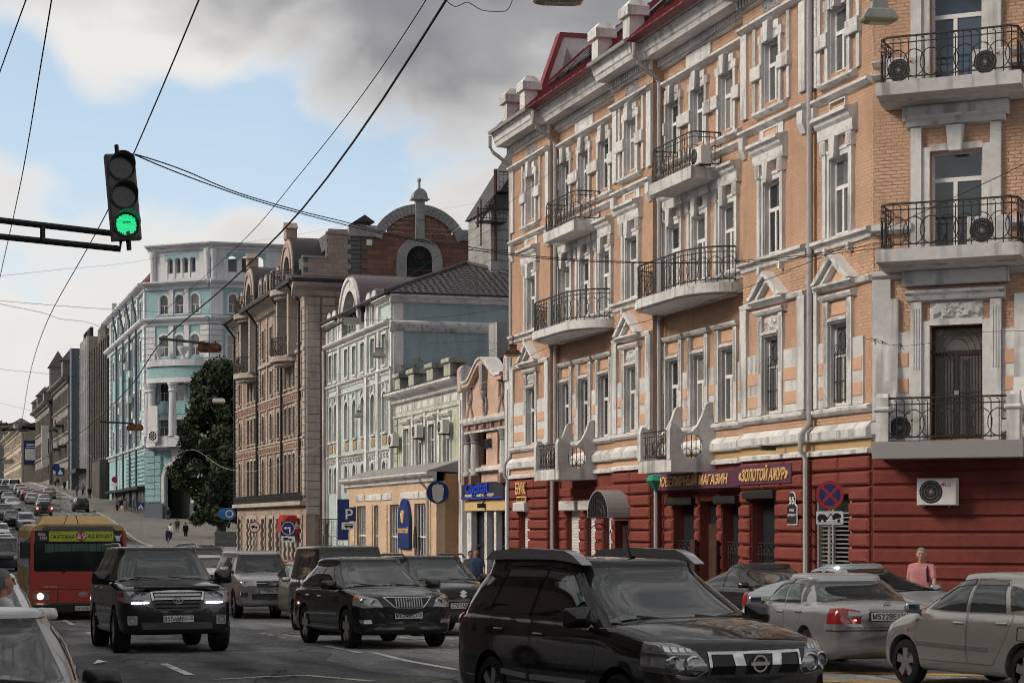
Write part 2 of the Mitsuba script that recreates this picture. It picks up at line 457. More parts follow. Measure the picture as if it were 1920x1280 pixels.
def relief(u0, u1, w, z0, z1, depth, seed, nu=26, nz=20, freq=9.0):
    us, zs = np.linspace(u0, u1, nu), np.linspace(z0, z1, nz)
    U, Z = np.meshgrid(us, zs)
    q = np.stack([np.abs(U - (u0 + u1) / 2) * freq, Z * freq, 0 * U + seed], -1)
    h = meshkit.fbm(q, 3, seed); e = np.minimum.reduce([(U - u0), (u1 - U), (Z - z0), (z1 - Z)])
    H = w + depth * np.clip((h - .35) / .25, 0, 1) * np.clip(e / .06, 0, 1)
    v = np.stack([U, H, Z], -1).reshape(-1, 3)
    f = [[i * nu + j, (i + 1) * nu + j, (i + 1) * nu + j + 1, i * nu + j + 1] for i in range(nz - 1) for j in range(nu - 1)]
    return B().add(v, f)


def lining(x, u, w, z0, z1, hw=HW, d=.30):
    """Plastered white reveals."""
    for s in (-1, 1): x.box(u + s * hw, u + s * (hw - .02), w - d, w - .002, z0, z1)
    x.box(u - hw + .02, u + hw - .02, w - d, w - .002, z1 - .02, z1)


def peach_front(F, sects, wins, deco=True):
    # brick walls, one mesh per projecting or set-back section
    for a, b, w in sects:
        hs = [sbox(u - HW, FL[k][0], u + HW, FL[k][1]) for u, ww, t in wins if a < u < b for k in FL]
        part(PB, 'wall', wall_with_holes(a + (.002 if a else 0), b - .002, 3.72, 16.2, hs, w), 'peach', F)
    for a, b, w in sects:
        # belts, sills and the cornice follow the sections
        part(PB, 'belt', moulding([(0, 3.64), (.17, 3.66), (.17, 3.76), (.06, 3.80), (0, 3.80)], a, b, w), 'white_trim', F)
        part(PB, 'band', moulding([(0, 3.80), (.05, 3.80), (.05, 4.0), (0, 4.0)], a, b, w), 'ochre' if a < 8 else 'peach_flat', F)
        part(PB, 'belt', moulding([(0, 4.0), (.18, 4.02), (.20, 4.06), (.20, 4.24), (.05, 4.40), (0, 4.40)], a, b, w), 'white_trim', F)
        part(PB, 'belt', moulding([(0, 4.62), (.10, 4.64), (.16, 4.70), (.16, 4.78), (0, 4.83)], a, b, w), 'white_trim', F)
        part(PB, 'belt', moulding([(0, 8.66), (.06, 8.68), (.08, 8.78), (.20, 8.84), (.20, 8.92), (0, 8.97)], a, b, w), 'white_trim', F)
        part(PB, 'belt', moulding([(0, 12.26), (.07, 12.28), (.18, 12.36), (.18, 12.42), (0, 12.46)], a, b, w), 'white_trim', F)
        part(PB, 'belt', moulding([(0, 15.0), (.10, 15.02), (.22, 15.10), (.22, 15.16), (0, 15.2)], a, b, w), 'white_trim', F)
        part(PB, 'cornice', moulding([(0, 15.62), (.10, 15.64), (.10, 15.90), (.62, 15.93), (.66, 16.06), (.70, 16.10), (.74, 16.30), (.80, 16.36), (.80, 16.42), (0, 16.5)], a, b, w), 'white_trim', F)
        n = int((b - a) / .19)
        for i in range(n):
            u = a + (i + .5) * (b - a) / n
            part(PB, 'dentil', B().box(u - .05, u + .05, w + .098, w + .22, 15.70, 15.88), 'white_trim', F)
        part(PB, 'gutter', moulding([(.80, 16.38), (.92, 16.36), (.94, 16.47), (.90, 16.47), (.89, 16.41), (.80, 16.43)], a, b, w), 'zinc', F)
    for u, w, t in wins:
        W = empty_part(PB, 'window')
        hw = .88
        # ---- second floor
        z0, z1 = FL[2]; ci = w - .30
        x = B()
        for s in (-1, 1):
            x.box(u + s * HW, u + s * (HW + .24), w, w + .09, 4.83, 7.40)
            for g in (.07, .12, .17): x.box(u + s * (HW + g - .012), u + s * (HW + g + .012), w + .09, w + .105, 5.9, 7.3)
        x.box(u - HW, u + HW, w, w + .05, 6.85, 7.0)
        x.ext([(w, 6.86), (w + .12, 6.90), (w + .12, 6.96), (w, 6.99)], u - HW, u + HW, 'wz')
        x.ext([(w, 7.40), (w + .13, 7.43), (w + .18, 7.50), (w + .18, 7.55), (w, 7.58)], u - .86, u + .86, 'wz')
        lining(x, u, w, z0, z1)
        part(W, 'surround', x, 'white_trim', F)
        if t == 's' and u > 3: part(W, 'relief_panel', relief(u - .40, u + .40, w + .01, 7.02, 7.38, .07, int(u * 7)), 'white_trim', F)
        else: part(W, 'inset_panel', B().cham(u - .38, u + .38, w, w + .035, 7.04, 7.36, .02), 'peach_flat', F)
        glazing(W, F, u, w - SETB, z0, z1, HW)
        if t == 's' and u < 7:                         # iron grille in front of the two windows by the corner
            g = B()
            for i in range(7):
                q = u - .44 + i * .147; g.tube([(q, w - .08, 4.95), (q, w - .08, 6.15)], .012)
            for zz in (5.0, 5.45, 6.12, 6.75): g.tube([(u - .49, w - .08, zz), (u + .49, w - .08, zz)], .013)
            g.tube([(a_, w - .08, b_) for a_, b_ in arc(u, 6.42, .22, 0, 360, 20)], .012); g.tube([(a_, w - .08, b_) for a_, b_ in arc(u, 6.42, .13, 0, 360, 16, .24)], .012)
            for s in (-1, 1): g.tube([(a_, w - .08, b_) for a_, b_ in arc(u + s * .34, 6.25, .10, 0, 360, 12)], .01)
            part(W, 'grille', g, 'iron', F)
        # ---- third floor
        W = empty_part(PB, 'window')
        z0, z1 = FL[3]; x = B()
        for s in (-1, 1):
            x.box(u + s * HW, u + s * (HW + .10), w, w + .05, 8.97, 11.0); x.box(u + s * (HW + .10), u + s * (HW + .27), w, w + .10, 8.97, 11.0)
            x.box(u + s * (HW + .05), u + s * (HW + .32), w, w + .14, 11.0, 11.32)
            for g in (.10, .16, .22, .28): x.box(u + s * (HW + g - .015), u + s * (HW + g + .015), w + .14, w + .16, 11.03, 11.29)
        x.box(u - HW - .05, u + HW + .05, w, w + .07, z1, 11.0); x.box(u - HW - .04, u + HW + .04, w, w + .10, 10.98, 11.06)
        lining(x, u, w, z0, z1)
        part(W, 'surround', x, 'white_trim', F)
        part(W, 'keystone', B().ext([(u - .10, 10.80), (u + .10, 10.80), (u + .17, 11.32), (u - .17, 11.32)], w, w + .24), 'white_trim', F)
        part(W, 'hood', B().ext([(w, 11.32), (w + .14, 11.34), (w + .16, 11.44), (w + .16, 11.60), (w + .24, 11.68), (w + .26, 11.76), (w + .36, 11.80), (w + .36, 11.88), (w, 11.96)], u - .92, u + .92, 'wz'), 'white_trim', F)
        for s in (-1, 1): part(W, 'bracket', B().box(u + s * .62 - .07, u + s * .62 + .07, w, w + .14, 8.5, 8.70), 'white_trim', F)
        glazing(W, F, u, w - SETB, z0, z1, HW)
        if t == 's':
            p = B()
            if u > 3: p.box(u - .72, u + .72, w, w + .05, 11.96, 12.26)
            zz = 12.02 if u > 3 else 12.0
            for a_, b_, c_, d_ in ((-.42, .42, 12.19, 12.22), (-.42, .42, 11.995, 12.025), (-.42, -.39, 12.025, 12.19), (.39, .42, 12.025, 12.19)): p.box(u + a_, u + b_, w, w + .085, c_, d_)
            part(W, 'panel', p, 'white_trim', F)
            if u > 3: part(W, 'inset_panel', B().box(u - .385, u + .385, w, w + .055, 12.03, 12.185), 'peach_flat', F)
        # ---- fourth floor: ears, stepped head, linked blocks
        W = empty_part(PB, 'window')
        z0, z1 = FL[4]; x = B()
        for s in (-1, 1):
            x.box(u + s * HW, u + s * (HW + .15), w, w + .09, 12.78, 14.5)
            out = .47 if t == 't' else .62
            x.cham(min(u + s * (HW - .0), u + s * (HW + out)), max(u + s * (HW - .0), u + s * (HW + out)), w, w + .15, 13.60, 13.96, .02)
            if t == 's': x.box(u + s * (HW + .44), u + s * (HW + .60), w, w + .07, 12.78, 15.0)
            x.box(u + s * (HW - .10), u + s * (HW + .22), w, w + .10, 14.5, 14.72); x.box(u + s * (HW - .28), u + s * (HW + .04), w, w + .10, 14.72, 14.92)
        x.box(u - HW + .10, u + HW - .10, w, w + .05, z1, 14.72)
        lining(x, u, w, z0, z1)
        part(W, 'surround', x, 'white_trim', F)
        part(W, 'keystone', B().ext([(u - .09, 14.44), (u + .09, 14.44), (u + .16, 14.96), (u - .16, 14.96)], w, w + .22), 'white_trim', F)
        part(W, 'sill', moulding([(0, 12.60), (.10, 12.62), (.17, 12.68), (.17, 12.74), (0, 12.78)], u - .95, u + .95, w), 'white_trim', F)
        glazing(W, F, u, w - SETB, z0, z1, HW)
        if t == 's':
            # pediment over the second floor window
            P = empty_part(PB, 'pediment')
            part(P, 'base', B().ext([(w, 7.66), (w + .16, 7.69), (w + .26, 7.76), (w + .26, 7.82), (w, 7.86)], u - 1.02, u + 1.02, 'wz'), 'white_trim', F)
            tri = Polygon([(u - 1.04, 7.83), (u + 1.04, 7.83), (u, 8.52)]); inn = Polygon([(u - .58, 7.83), (u + .58, 7.83), (u, 8.22)])
            mid = Polygon([(u - .82, 7.83), (u + .82, 7.83), (u, 8.38)])
            part(P, 'raking_cornice', B().ext(tri.difference(mid), w, w + .30).ext(mid.difference(inn), w, w + .20), 'white_trim', F)
            part(P, 'tympanum', B().ext(inn, w, w + .05), 'peach_flat', F)
    # framing pilasters, coloured blocks of the second floor and belt under the pediments on each projecting section
    for a, b, w in sects:
        if w < 0: continue
        for e in (a, b):
            s = 1 if e == a else -1
            if e == 0: continue
            part(PB, 'pilaster', B().box(e, e + s * .40, w, w + .10, 4.83, 7.68), 'white_trim', F)
            part(PB, 'pilaster', B().box(e, e + s * .36, w, w + .08, 12.75, 15.0), 'white_trim', F)
            part(PB, 'console', B().ext([(w, 11.7), (w + .05, 11.7), (w + .15, 11.95), (w + .15, 12.26), (w, 12.26)], e, e + s * .3, 'wz'), 'white_trim', F)
        us = [u for u, ww, t in wins if a < u < b][0]
        for g0, g1 in ((a + .02, us - .80), (us + .80, b - .02)):
            part(PB, 'belt', moulding([(0, 7.66), (.11, 7.68), (.14, 7.78), (0, 7.84)], g0, g1, w), 'white_trim', F)
        for s in (-1, 1):
            lo, hi = us + s * .745, (b - .41 if s > 0 else a + .41)
            if abs(hi - lo) < .15: continue
            part(PB, 'plinth_block', B().box(lo, hi, w, w + .05, 4.83, 6.42), 'white_trim', F)
            for zz in (5.02, 5.62):
                part(PB, 'inset_panel', B().cham(min(lo, hi) + .03, max(lo, hi) - .03, w + .04, w + .075, zz, zz + .34, .02), 'peach_flat', F)
    for a, b in ((7.03, 13.6), (16.91, 23.35)):
        us = [u for u, ww, t in wins if a < u < b]
        for u0, u1 in zip([a] + us, us + [b]):
            lo, hi = u0 + (.76 if u0 != a else .05), u1 - (.76 if u1 != b else .05)
            if hi - lo < .1: continue
            part(PB, 'plinth_block', B().box(lo, hi, -.2, -.15, 4.83, 6.42), 'white_trim', F)
            for zz in (5.02, 5.62): part(PB, 'inset_panel', B().cham(lo + .03, hi - .03, -.16, -.125, zz, zz + .34, .02), 'peach_flat', F)
    # frieze panels
    for u, w, t in wins:
        if t == 's' and u > 3: part(PB, 'frieze_grille', relief(u - .55, u + .55, w + .01, 15.24, 15.60, .06, int(u * 11), 30, 16, 14.0), 'zinc', F)
    for u in (10.82, 20.68): part(PB, 'frieze_panel', B().box(u - .9, u + .9, -.2, -.14, 15.22, 15.60), 'white_trim', F)


peach_front(ST, SECT, WINS)


def railing(b, pts, h, ring=.2, r=.013, posts=True):
    """Wrought iron along a plan line of (u, w, z): two rails, bars with hooked heads and a row of rings."""
    p = np.asarray(pts, float); t = np.concatenate([[0], np.cumsum(np.linalg.norm(np.diff(p, axis=0), axis=1))])
    P = lambda s, z: (np.interp(s, t, p[:, 0]), np.interp(s, t, p[:, 1]), np.interp(s, t, p[:, 2]) + z)
    ss = np.linspace(0, t[-1], max(2, len(p)))
    for z, k in ((h, 1.7), (h - .14, 1.0), (.10, 1.2)): b.tube([P(s, z) for s in np.linspace(0, t[-1], max(2, int(t[-1] / .25)))], r * k)
    n = max(1, int(t[-1] / .17))
    for i in range(n + 1):
        s = t[-1] * i / n
        b.tube([P(s, .0 if i % 2 else .05), P(s, h if i % 3 == 0 else h - .10)], r * .8)
        if i % 3: b.tube([P(min(s + dx, t[-1]), h - .10 + dz) for dx, dz in ((0, 0), (.012, .04), (.04, .055), (.06, .04))], r * .8, 4)
    m = max(1, int(t[-1] / (ring * 1.55)))
    for i in range(m):
        c = t[-1] * (i + .5) / m
        b.tube([P(min(max(c + x, 0), t[-1]), .10 + ring * 1.28 + z) for x, z in arc(0, 0, ring, 0, 360, 18, ring * 1.28)], r * .8, 4)
    return b


def plan_slab(b, plan, z0, z1):
    return b.ext(plan, z0, z1, 'uw')


# fourth floor balconies
for uc in (10.8, 20.7):
    K = empty_part(PB, 'balcony')
    part(K, 'slab', plan_slab(B(), [(uc - 1.6, -.25), (uc + 1.6, -.25), (uc + 1.6, .75), (uc - 1.6, .75)], 11.60, 11.93), 'white_trim', ST)
    part(K, 'railing', railing(B(), [(uc - 1.52, -.18, 11.93), (uc - 1.52, .70, 11.93), (uc + 1.52, .70, 11.93), (uc + 1.52, -.18, 11.93)], .98), 'iron', ST)
    g = B()
    for s in (-1, 1): g.box(uc + s * 1.0 - .45, uc + s * 1.0 + .45, -.2, -.18, 11.93, 12.2)
    part(K, 'door_sill', g, 'white_trim', ST)
# third floor balconies, rounded at both ends
for uc in (10.75, 20.65):
    K = empty_part(PB, 'balcony')
    e1 = [(uc - 1.35 + a, b) for a, b in arc(0, 0, 1.65, 180, 90, 12, 1.12)]; e2 = [(uc + 1.35 + a, b) for a, b in arc(0, 0, 1.65, 90, 0, 12, 1.12)]
    plan = [(e1[0][0], -.25)] + e1 + e2 + [(e2[-1][0], -.25)]
    b = plan_slab(B(), plan, 8.30, 8.56)
    for k, (sc, za, zb) in enumerate(((.90, 8.24, 8.30),)): b.ext([(uc + (u - uc) * sc, w * sc) for u, w in plan], za, zb, 'uw')
    part(K, 'slab', b, 'white_trim', ST)
    part(K, 'railing', railing(B(), [(uc + (u - uc) * .97, w * .95, 8.56) for u, w in plan[1:-1]], .98, .24, .015), 'iron', ST)
    part(K, 'post', B().cham(uc - .14, uc + .14, .98, 1.11, 8.56, 9.5), 'zinc', ST)
# second floor balconies with scroll sides
for uc in (10.9, 20.7):
    K = empty_part(PB, 'balcony')
    part(K, 'slab', plan_slab(B(), [(uc - 1.28, -.25), (uc + 1.28, -.25), (uc + 1.28, 1.17), (uc - 1.28, 1.17)], 3.46, 3.81), 'white_trim', ST)
    top = [(1.16, 4.60), (1.12, 4.74), (1.02, 4.78), (.90, 4.72), (.80, 4.60), (.66, 4.55), (.50, 4.60), (.34, 4.76), (.20, 5.02), (.08, 5.36), (0, 5.42)]
    side = Polygon([(-.25, 3.81), (1.16, 3.81)] + top + [(-.25, 5.42)]).difference(Point(.50, 4.18).buffer(.34))
    for s in (-1, 1):
        part(K, 'scroll_side', B().ext(side, uc + s * 1.14 - .07, uc + s * 1.14 + .07, 'wz').ext([(1.0, 3.81), (1.2, 3.81), (1.2, 4.62), (1.14, 4.80), (1.0, 4.80)], uc + s * 1.14 - .12, uc + s * 1.14 + .12, 'wz'), 'white_trim', ST)
        g = B()
        for i in range(5):
            ww = .22 + i * .14; g.tube([(uc + s * 1.14, ww, 3.82), (uc + s * 1.14, ww, 4.18 + math.sqrt(max(.34 ** 2 - (ww - .5) ** 2, 0)))], .012)
        for c in (.36, .64): g.tube([(uc + s * 1.14, c + a_, 4.0 + b_) for a_, b_ in arc(0, 0, .12, 0, 360, 14)], .012)
        part(K, 'grille', g, 'iron', ST)
    part(K, 'railing', railing(B(), [(uc - 1.05, 1.1, 3.81), (uc + 1.05, 1.1, 3.81)], .82, .16), 'iron', ST)

# chamfered corner with three balcony doors
CH = Frame(ST.pt(0, 0, 0)[:2], (-.4115, -.9114))
CH.o = CH.o - CH.d * 3.84                          # u runs to the left, 3.84 m down to 0 as seen from the street
CW, DC, DH = 3.84, 1.92, .60
FLC = {2: (3.95, 6.55), 3: (8.25, 10.55), 4: (12.0, 14.3)}
part(PB, 'wall', wall_with_holes(0, CW, 3.72, 16.2, [sbox(DC - DH, z0, DC + DH, z1) for z0, z1 in FLC.values()], 0), 'peach', CH)
part(PB, 'wall', B().box(-9, -.002, -12, -.002, -1.5, 16.2), 'peach', CH, label='plain peach wall turning into the side street')
for z0, z1, d in ((3.64, 3.80, .17), (4.0, 4.36, .22), (7.66, 7.86, .14), (8.70, 8.95, .2), (12.3, 12.46, .18), (12.6, 12.76, .16), (15.0, 15.2, .22)):
    if z0 in (3.64, 4.0): rng = ((2.98, CW), (0, .86))
    else: rng = ((DC + DH + .40, CW), (0, DC - DH - .40))
    for a, b in rng: part(PB, 'belt', moulding([(0, z0), (d * .6, z0 + .02), (d, z0 + .08), (d, z1 - .03), (0, z1)], a, b), 'white_trim', CH)
part(PB, 'cornice', moulding([(0, 15.62), (.10, 15.64), (.10, 15.90), (.62, 15.93), (.66, 16.06), (.74, 16.30), (.80, 16.42), (0, 16.5)], 0, CW), 'white_trim', CH)
part(PB, 'pilaster', B().box(CW - .42, CW, 0, .09, 4.4, 7.66), 'white_trim', CH)
for k, (z0, z1) in FLC.items():
    D = empty_part(PB, 'balcony_door')
    x = B()
    for s in (-1, 1):
        x.box(DC + s * DH, DC + s * (DH + .18), 0, .06, z0 - .1, z1 + .1); x.box(DC + s * (DH + .18), DC + s * (DH + .42), 0, .12, z0 - .1, z1 + .55)
        if k == 2:
            for g in (.24, .30, .36): x.box(DC + s * (DH + g - .013), DC + s * (DH + g + .013), .12, .14, z0 + 1.6, z1 + .4)
    x.box(DC - DH, DC + DH, 0, .07, z1, z1 + .14)
    x.ext([(0, z1 + .55), (.16, z1 + .58), (.2, z1 + .68), (.26, z1 + .74), (.26, z1 + .80), (0, z1 + .84)], DC - 1.12, DC + 1.12, 'wz')
    part(D, 'surround', x, 'white_trim', CH)
    if k == 2: part(D, 'relief_panel', relief(DC - DH, DC + DH, .01, z1 + .15, z1 + .54, .08, 3, 44, 20, 8), 'white_trim', CH)
    else: part(D, 'keystone', B().ext([(DC - .14, z1 - .04), (DC + .14, z1 - .04), (DC + .2, z1 + .54), (DC - .2, z1 + .54)], 0, .2), 'white_trim', CH)
    if k == 2:
        glazing(D, CH, DC, -.25, z0, z1, DH, .76, .1, panem='pane', framem='wood_dark')
        g = B()
        for i in range(17):
            q = DC - DH + .04 + i * .07; g.tube([(q, -.06, z0 + .05), (q, -.06, 5.95)], .011)
        for zz in (z0 + .08, 5.0, 5.95): g.box(DC - DH, DC + DH, -.075, -.045, zz - .02, zz + .02)
        g.box(DC - .04, DC + .04, -.08, -.04, z0, 5.95)
        for r_ in (.28, .42, .55): g.tube([(a_, -.06, b_) for a_, b_ in arc(DC, 5.96, r_, 0, 180, 20)], .012)
        part(D, 'grille', g, 'iron', CH)
        part(D, 'lock', B().box(DC - .05, DC + .05, -.04, -.02, 4.95, 5.05), 'zinc', CH)
    else: glazing(D, CH, DC, -.25, z0, z1, DH, .72, .1, panem='pane_blue' if k == 4 else 'pane')
for z, k in ((12.0, 4), (8.22, 3)):
    K = empty_part(PB, 'balcony')
    part(K, 'slab', B().ext([(0, z - .42), (.62, z - .38), (.66, z - .33), (1.0, z - .28), (1.05, z - .0), (0, z)], DC - 1.62, DC + 1.62, 'wz').box(DC - 1.2, DC + 1.2, 0, .22, z - .75, z - .42), 'white_trim', CH)
    part(K, 'railing', railing(B(), [(DC - 1.52, .02, z), (DC - 1.52, .96, z), (DC + 1.52, .96, z), (DC + 1.52, .02, z)], 1.02, .24, .015), 'iron', CH)
K = empty_part(PB, 'balcony')
part(K, 'slab', B().box(DC - 1.68, DC + 1.68, 0, 1.12, 3.48, 3.86), 'zinc', CH)
for s in (-1, 1):
    pr = [(0, 3.86), (1.10, 3.86), (1.10, 4.86), (1.04, 4.95), (.92, 4.95), (.80, 4.80), (.55, 4.62), (.32, 4.8), (.16, 5.3), (.10, 6.0), (.10, 7.2), (0, 7.2)]
    part(K, 'scroll_side', B().ext(Polygon(pr).difference(Point(.5, 4.2).buffer(.26)), DC + s * 1.46 - .14, DC + s * 1.46 + .14, 'wz'), 'white_trim', CH)
    part(K, 'cap', B().cham(DC + s * 1.46 - .19, DC + s * 1.46 + .19, .80, 1.15, 4.54, 4.64), 'white_trim', CH)
part(K, 'railing', railing(B(), [(DC - 1.32, 1.0, 3.86), (DC + 1.32, 1.0, 3.86)], .98, .24, .015), 'iron', CH)
for s in (-1, 1):
    for za in (5.02, 5.62):
        for lo in (1.08, 1.66): part(PB, 'inset_panel', B().cham(min(DC + s * lo, DC + s * (lo + .24)), max(DC + s * lo, DC + s * (lo + .24)), .0, .05, za, za + .34, .02), 'peach_flat', CH)
    part(PB, 'plinth_block', B().box(DC + s * 1.04, DC + s * (1.50 if s > 0 else 1.92), 0, .03, 4.4, 6.42), 'white_trim', CH)

# ---- red ground floor: rough blocks with joints
COURSE = .365
GF_OPEN = [(1.05, 2.85, 2.72, 'louvre'), (4.85, 6.4, 2.75, 'window'), (8.0, 9.15, 2.65, 'window'), (9.5, 10.75, 2.65, 'door'), (11.1, 12.75, 2.65, 'window'),
           (15.4, 16.8, 2.1, 'door'), (18.0, 18.8, 2.5, 'shutter'), (19.55, 20.5, 2.5, 'shutter'), (21.15, 22.5, 2.5, 'shutter'), (25.6, 26.7, 2.5, 'shutter')]
for a, b, w in SECT:
    hs = [sbox(u0, -2, u1, zt) for u0, u1, zt, k in GF_OPEN if a < (u0 + u1) / 2 < b]
    part(PB, 'base_wall', wall_with_holes(a, b, -1.6, 3.66, hs, w + .02), 'red_stucco', ST)
    ops = [(u0, u1, zt) for u0, u1, zt, k in GF_OPEN if a < (u0 + u1) / 2 < b]
    for k in range(12):
        z0 = 3.62 - (k + 1) * COURSE; z1 = z0 + COURSE
        if k == 0 and w < 0: continue
        cuts = sorted([(u0, u1) for u0, u1, zt in ops if zt > z0 + .1])
        edges = [a + .02] + [e for c in cuts for e in c] + [b - .02]
        for lo, hi in zip(edges[::2], edges[1::2]):
            if hi - lo < .12: continue
            n = max(1, round((hi - lo) / 1.5)) if w <= 0 or hi - lo > 1.8 else 1
            for i in range(n):
                x0, x1 = lo + (hi - lo) * i / n, lo + (hi - lo) * (i + 1) / n
                part(PB, 'block', B().cham(x0 + .02, x1 - .02, w + .015, w + (.13 if w >= 0 else .09) + R.uniform(-.006, .006), z0 + .03, z1 - .03, .045), 'red_rock', ST)
hs = []
part(PB, 'base_wall', wall_with_holes(0, CW, -1.6, 3.66, hs, .02), 'red_stucco', CH)
for k in range(12):
    z0 = 3.62 - (k + 1) * COURSE
    part(PB, 'block', B().cham(.01, CW - .01, .015, .08, z0 + .03, z0 + COURSE - .03, .03), 'red_stucco', CH)
for u0, u1, zt, kind in GF_OPEN:
    w = [s[2] for s in SECT if s[0] < (u0 + u1) / 2 < s[1]][0]
    if kind == 'shutter':
        S = empty_part(PB, 'roller_shutter'); n = 38; h = (zt + 1.2) / n; b = B()
        b.ext([(w - .16 + (.022 if k % 2 else 0), -1.2 + k * h * .5) for k in range(2 * n + 1)] + [(w - .25, zt), (w - .25, -1.2)], u0 + .01, u1 - .01, 'wz')
        part(S, 'curtain', b, 'shutter', ST)
        part(S, 'box', B().cham(u0 - .12, u1 + .12, w - .1, w + .30, zt - .05, zt + .28), 'shutter', ST)
    elif kind == 'louvre':
        S = empty_part(PB, 'louvred_gate')
        for k in range(34): part(S, 'slat', B().ext([(w - .16, -1.2 + k * .105), (w - .04, -1.225 + k * .105), (w - .03, -1.215 + k * .105), (w - .15, -1.185 + k * .105)], u0 + .05, u1 - .05, 'wz'), 'shutter_dark', ST)
        part(S, 'mullion', B().box((u0 + u1) / 2 - .04 + .1, (u0 + u1) / 2 + .04 + .1, w - .05, w + .01, -1.2, 2.5), 'shutter_dark', ST)
        part(S, 'frame', B().box(u0, u0 + .06, w - .2, w + .02, -1.2, zt).box(u1 - .06, u1, w - .2, w + .02, -1.2, zt), 'shutter_dark', ST)
        part(S, 'back', B().box(u0, u1, w - .35, w - .25, -1.2, zt), 'dark_gap', ST)
    else:
        S = empty_part(PB, 'shop_window' if kind == 'window' else 'shop_door')
        part(S, 'pane', B().box(u0 + .002, u1 - .002, w - .34, w - .30, -1.4, zt), 'pane', ST)
        g = B(); nb = 9
        if kind == 'window':
            for i in range(nb): q = u0 + (i + .5) * (u1 - u0) / nb; g.tube([(q, w - .14, -1.2), (q, w - .14, 1.45)], .012, 4)
            for zz in (0.2, 1.2, 1.5): g.box(u0, u1, w - .155, w - .125, zz - .02, zz + .02)
            for i in range(5): q = u0 + (i + .5) * (u1 - u0) / 5; g.tube([(q + a_, w - .14, 1.35 + b_) for a_, b_ in arc(0, 0, .09, 0, 360, 10)], .01, 4)
            part(S, 'grille', g, 'iron', ST)
            part(S, 'awning_box', B().cham(u0 - .15, u1 + .15, w - .05, w + .26, zt - .10, zt + .12), 'black_plastic', ST)
        else:
            part(S, 'door_leaf', B().box(u0 + .05, (u0 + u1) / 2 - .01, w - .29, w - .22, -1.3, 2.0).box((u0 + u1) / 2 + .01, u1 - .05, w - .29, w - .22, -1.3, 2.0), 'wood_dark', ST)

# ---- roof
rf = B().ext([(1.0, 16.44), (-2.5, 19.65), (-9.0, 19.65), (-9.0, 16.2), (-.3, 16.2)], -3.0, 27.6, 'wz')
RF = part(PB, 'roof', rf, 'roof_red', ST)
seams = B()
for i in range(52):
    u = -2.7 + i * .6; seams.ext([(.98, 16.44), (.98, 16.50), (-2.5, 19.70), (-2.5, 19.64)], u - .015, u + .015, 'wz')
part(RF, 'seam', seams, 'roof_red', ST)
labels[RF + '__seam'] = {'kind': 'stuff'}
for u in (12.2, 14.6, 18.6, 19.7, 20.8, 21.9, 23.0):
    K = empty_part(RF, 'skylight'); sl = (19.65 - 16.44) / 3.5
    for nm, m, a, lift, d in (('frame', 'black_plastic', .42, .10, 0), ('pane', 'pane', .34, .115, .08)):
        q = [(w_, 16.44 + (1.0 - w_) * sl) for w_ in (.15 - d, -1.5 + d)]
        part(RF, 'skylight_' + nm, B().ext([(q[0][0], q[0][1] + .02), (q[0][0] + lift * .6, q[0][1] + lift), (q[1][0] + lift * .6, q[1][1] + lift), (q[1][0], q[1][1] + .02)], u - a, u + a, 'wz'), m, ST)
part(PB, 'fire_wall', B().ext([(.3, 16.4), (-.9, 18.0), (-1.68, 20.15), (-9, 20.3), (-9, 16.2), (0, 16.2)], 27.55, 27.85, 'wz'), 'white_trim', ST, label='stained end wall rising above the red roof')
part(PB, 'stain', relief(-2.6, -1.75, -.0, 18.6, 19.9, .01, 5, 12, 14) if False else B().ext([(-1.62, 18.5), (-1.9, 19.75), (-2.25, 19.0), (-2.5, 18.75), (-2.6, 18.5)], 27.535, 27.549, 'wz'), 'zinc', ST)
part(PB, 'ridge_cap', B().ext([(.38, 16.4), (-.82, 18.03), (-1.62, 20.28), (-9, 20.44), (-9, 20.27), (-1.75, 20.12), (-.98, 17.98), (.2, 16.4)], 27.48, 27.96, 'wz'), 'roof_red', ST)
for u in (26.7, 24.6, 17.0, 14.2, 7.0, 3.4):
    Q = empty_part(PB, 'parapet_post')
    part(Q, 'shaft', B().box(u - .28, u + .28, .30, .78, 16.3, 17.3), 'white_trim', ST)
    part(Q, 'cap', B().box(u - .40, u + .40, .18, .88, 17.3, 17.58).add([[u - .40, .18, 17.58], [u + .40, .18, 17.58], [u + .40, .88, 17.58], [u - .40, .88, 17.58], [u - .17, .4, 17.82], [u + .17, .4, 17.82], [u + .17, .66, 17.82], [u - .17, .66, 17.82]], [[0, 1, 5, 4], [1, 2, 6, 5], [2, 3, 7, 6], [3, 0, 4, 7], [4, 5, 6, 7]]), 'white_trim', ST)
# ---- drainpipes
for u, w, z0, kink in ((27.95, .05, -1.0, 16.2), (23.2, -.1, -1.0, 16.2), (13.42, -.1, -1.0, 16.2), (3.0, .05, -1.0, 16.2)):
    b = B(); b.tube([(u, w + .92, 16.34), (u, w + .92, 15.95), (u, w + .80, 15.75), (u, w + .22, 15.35), (u, w + .12, 15.2)] + [(u, w + .12, z) for z in (4.5,)] + [(u, w + .36, 4.2), (u, w + .36, 3.8), (u, w + .22, 3.6), (u, w + .22, z0)], .07, 8)
    for z in (14.5, 12.0, 9.8, 7.2, 5.0): b.tube([(u, w + .12, z), (u, w + .12, z + .05)], .085, 8)
    part(PB, 'drainpipe', b, 'pipe_grey', ST, smooth=40)
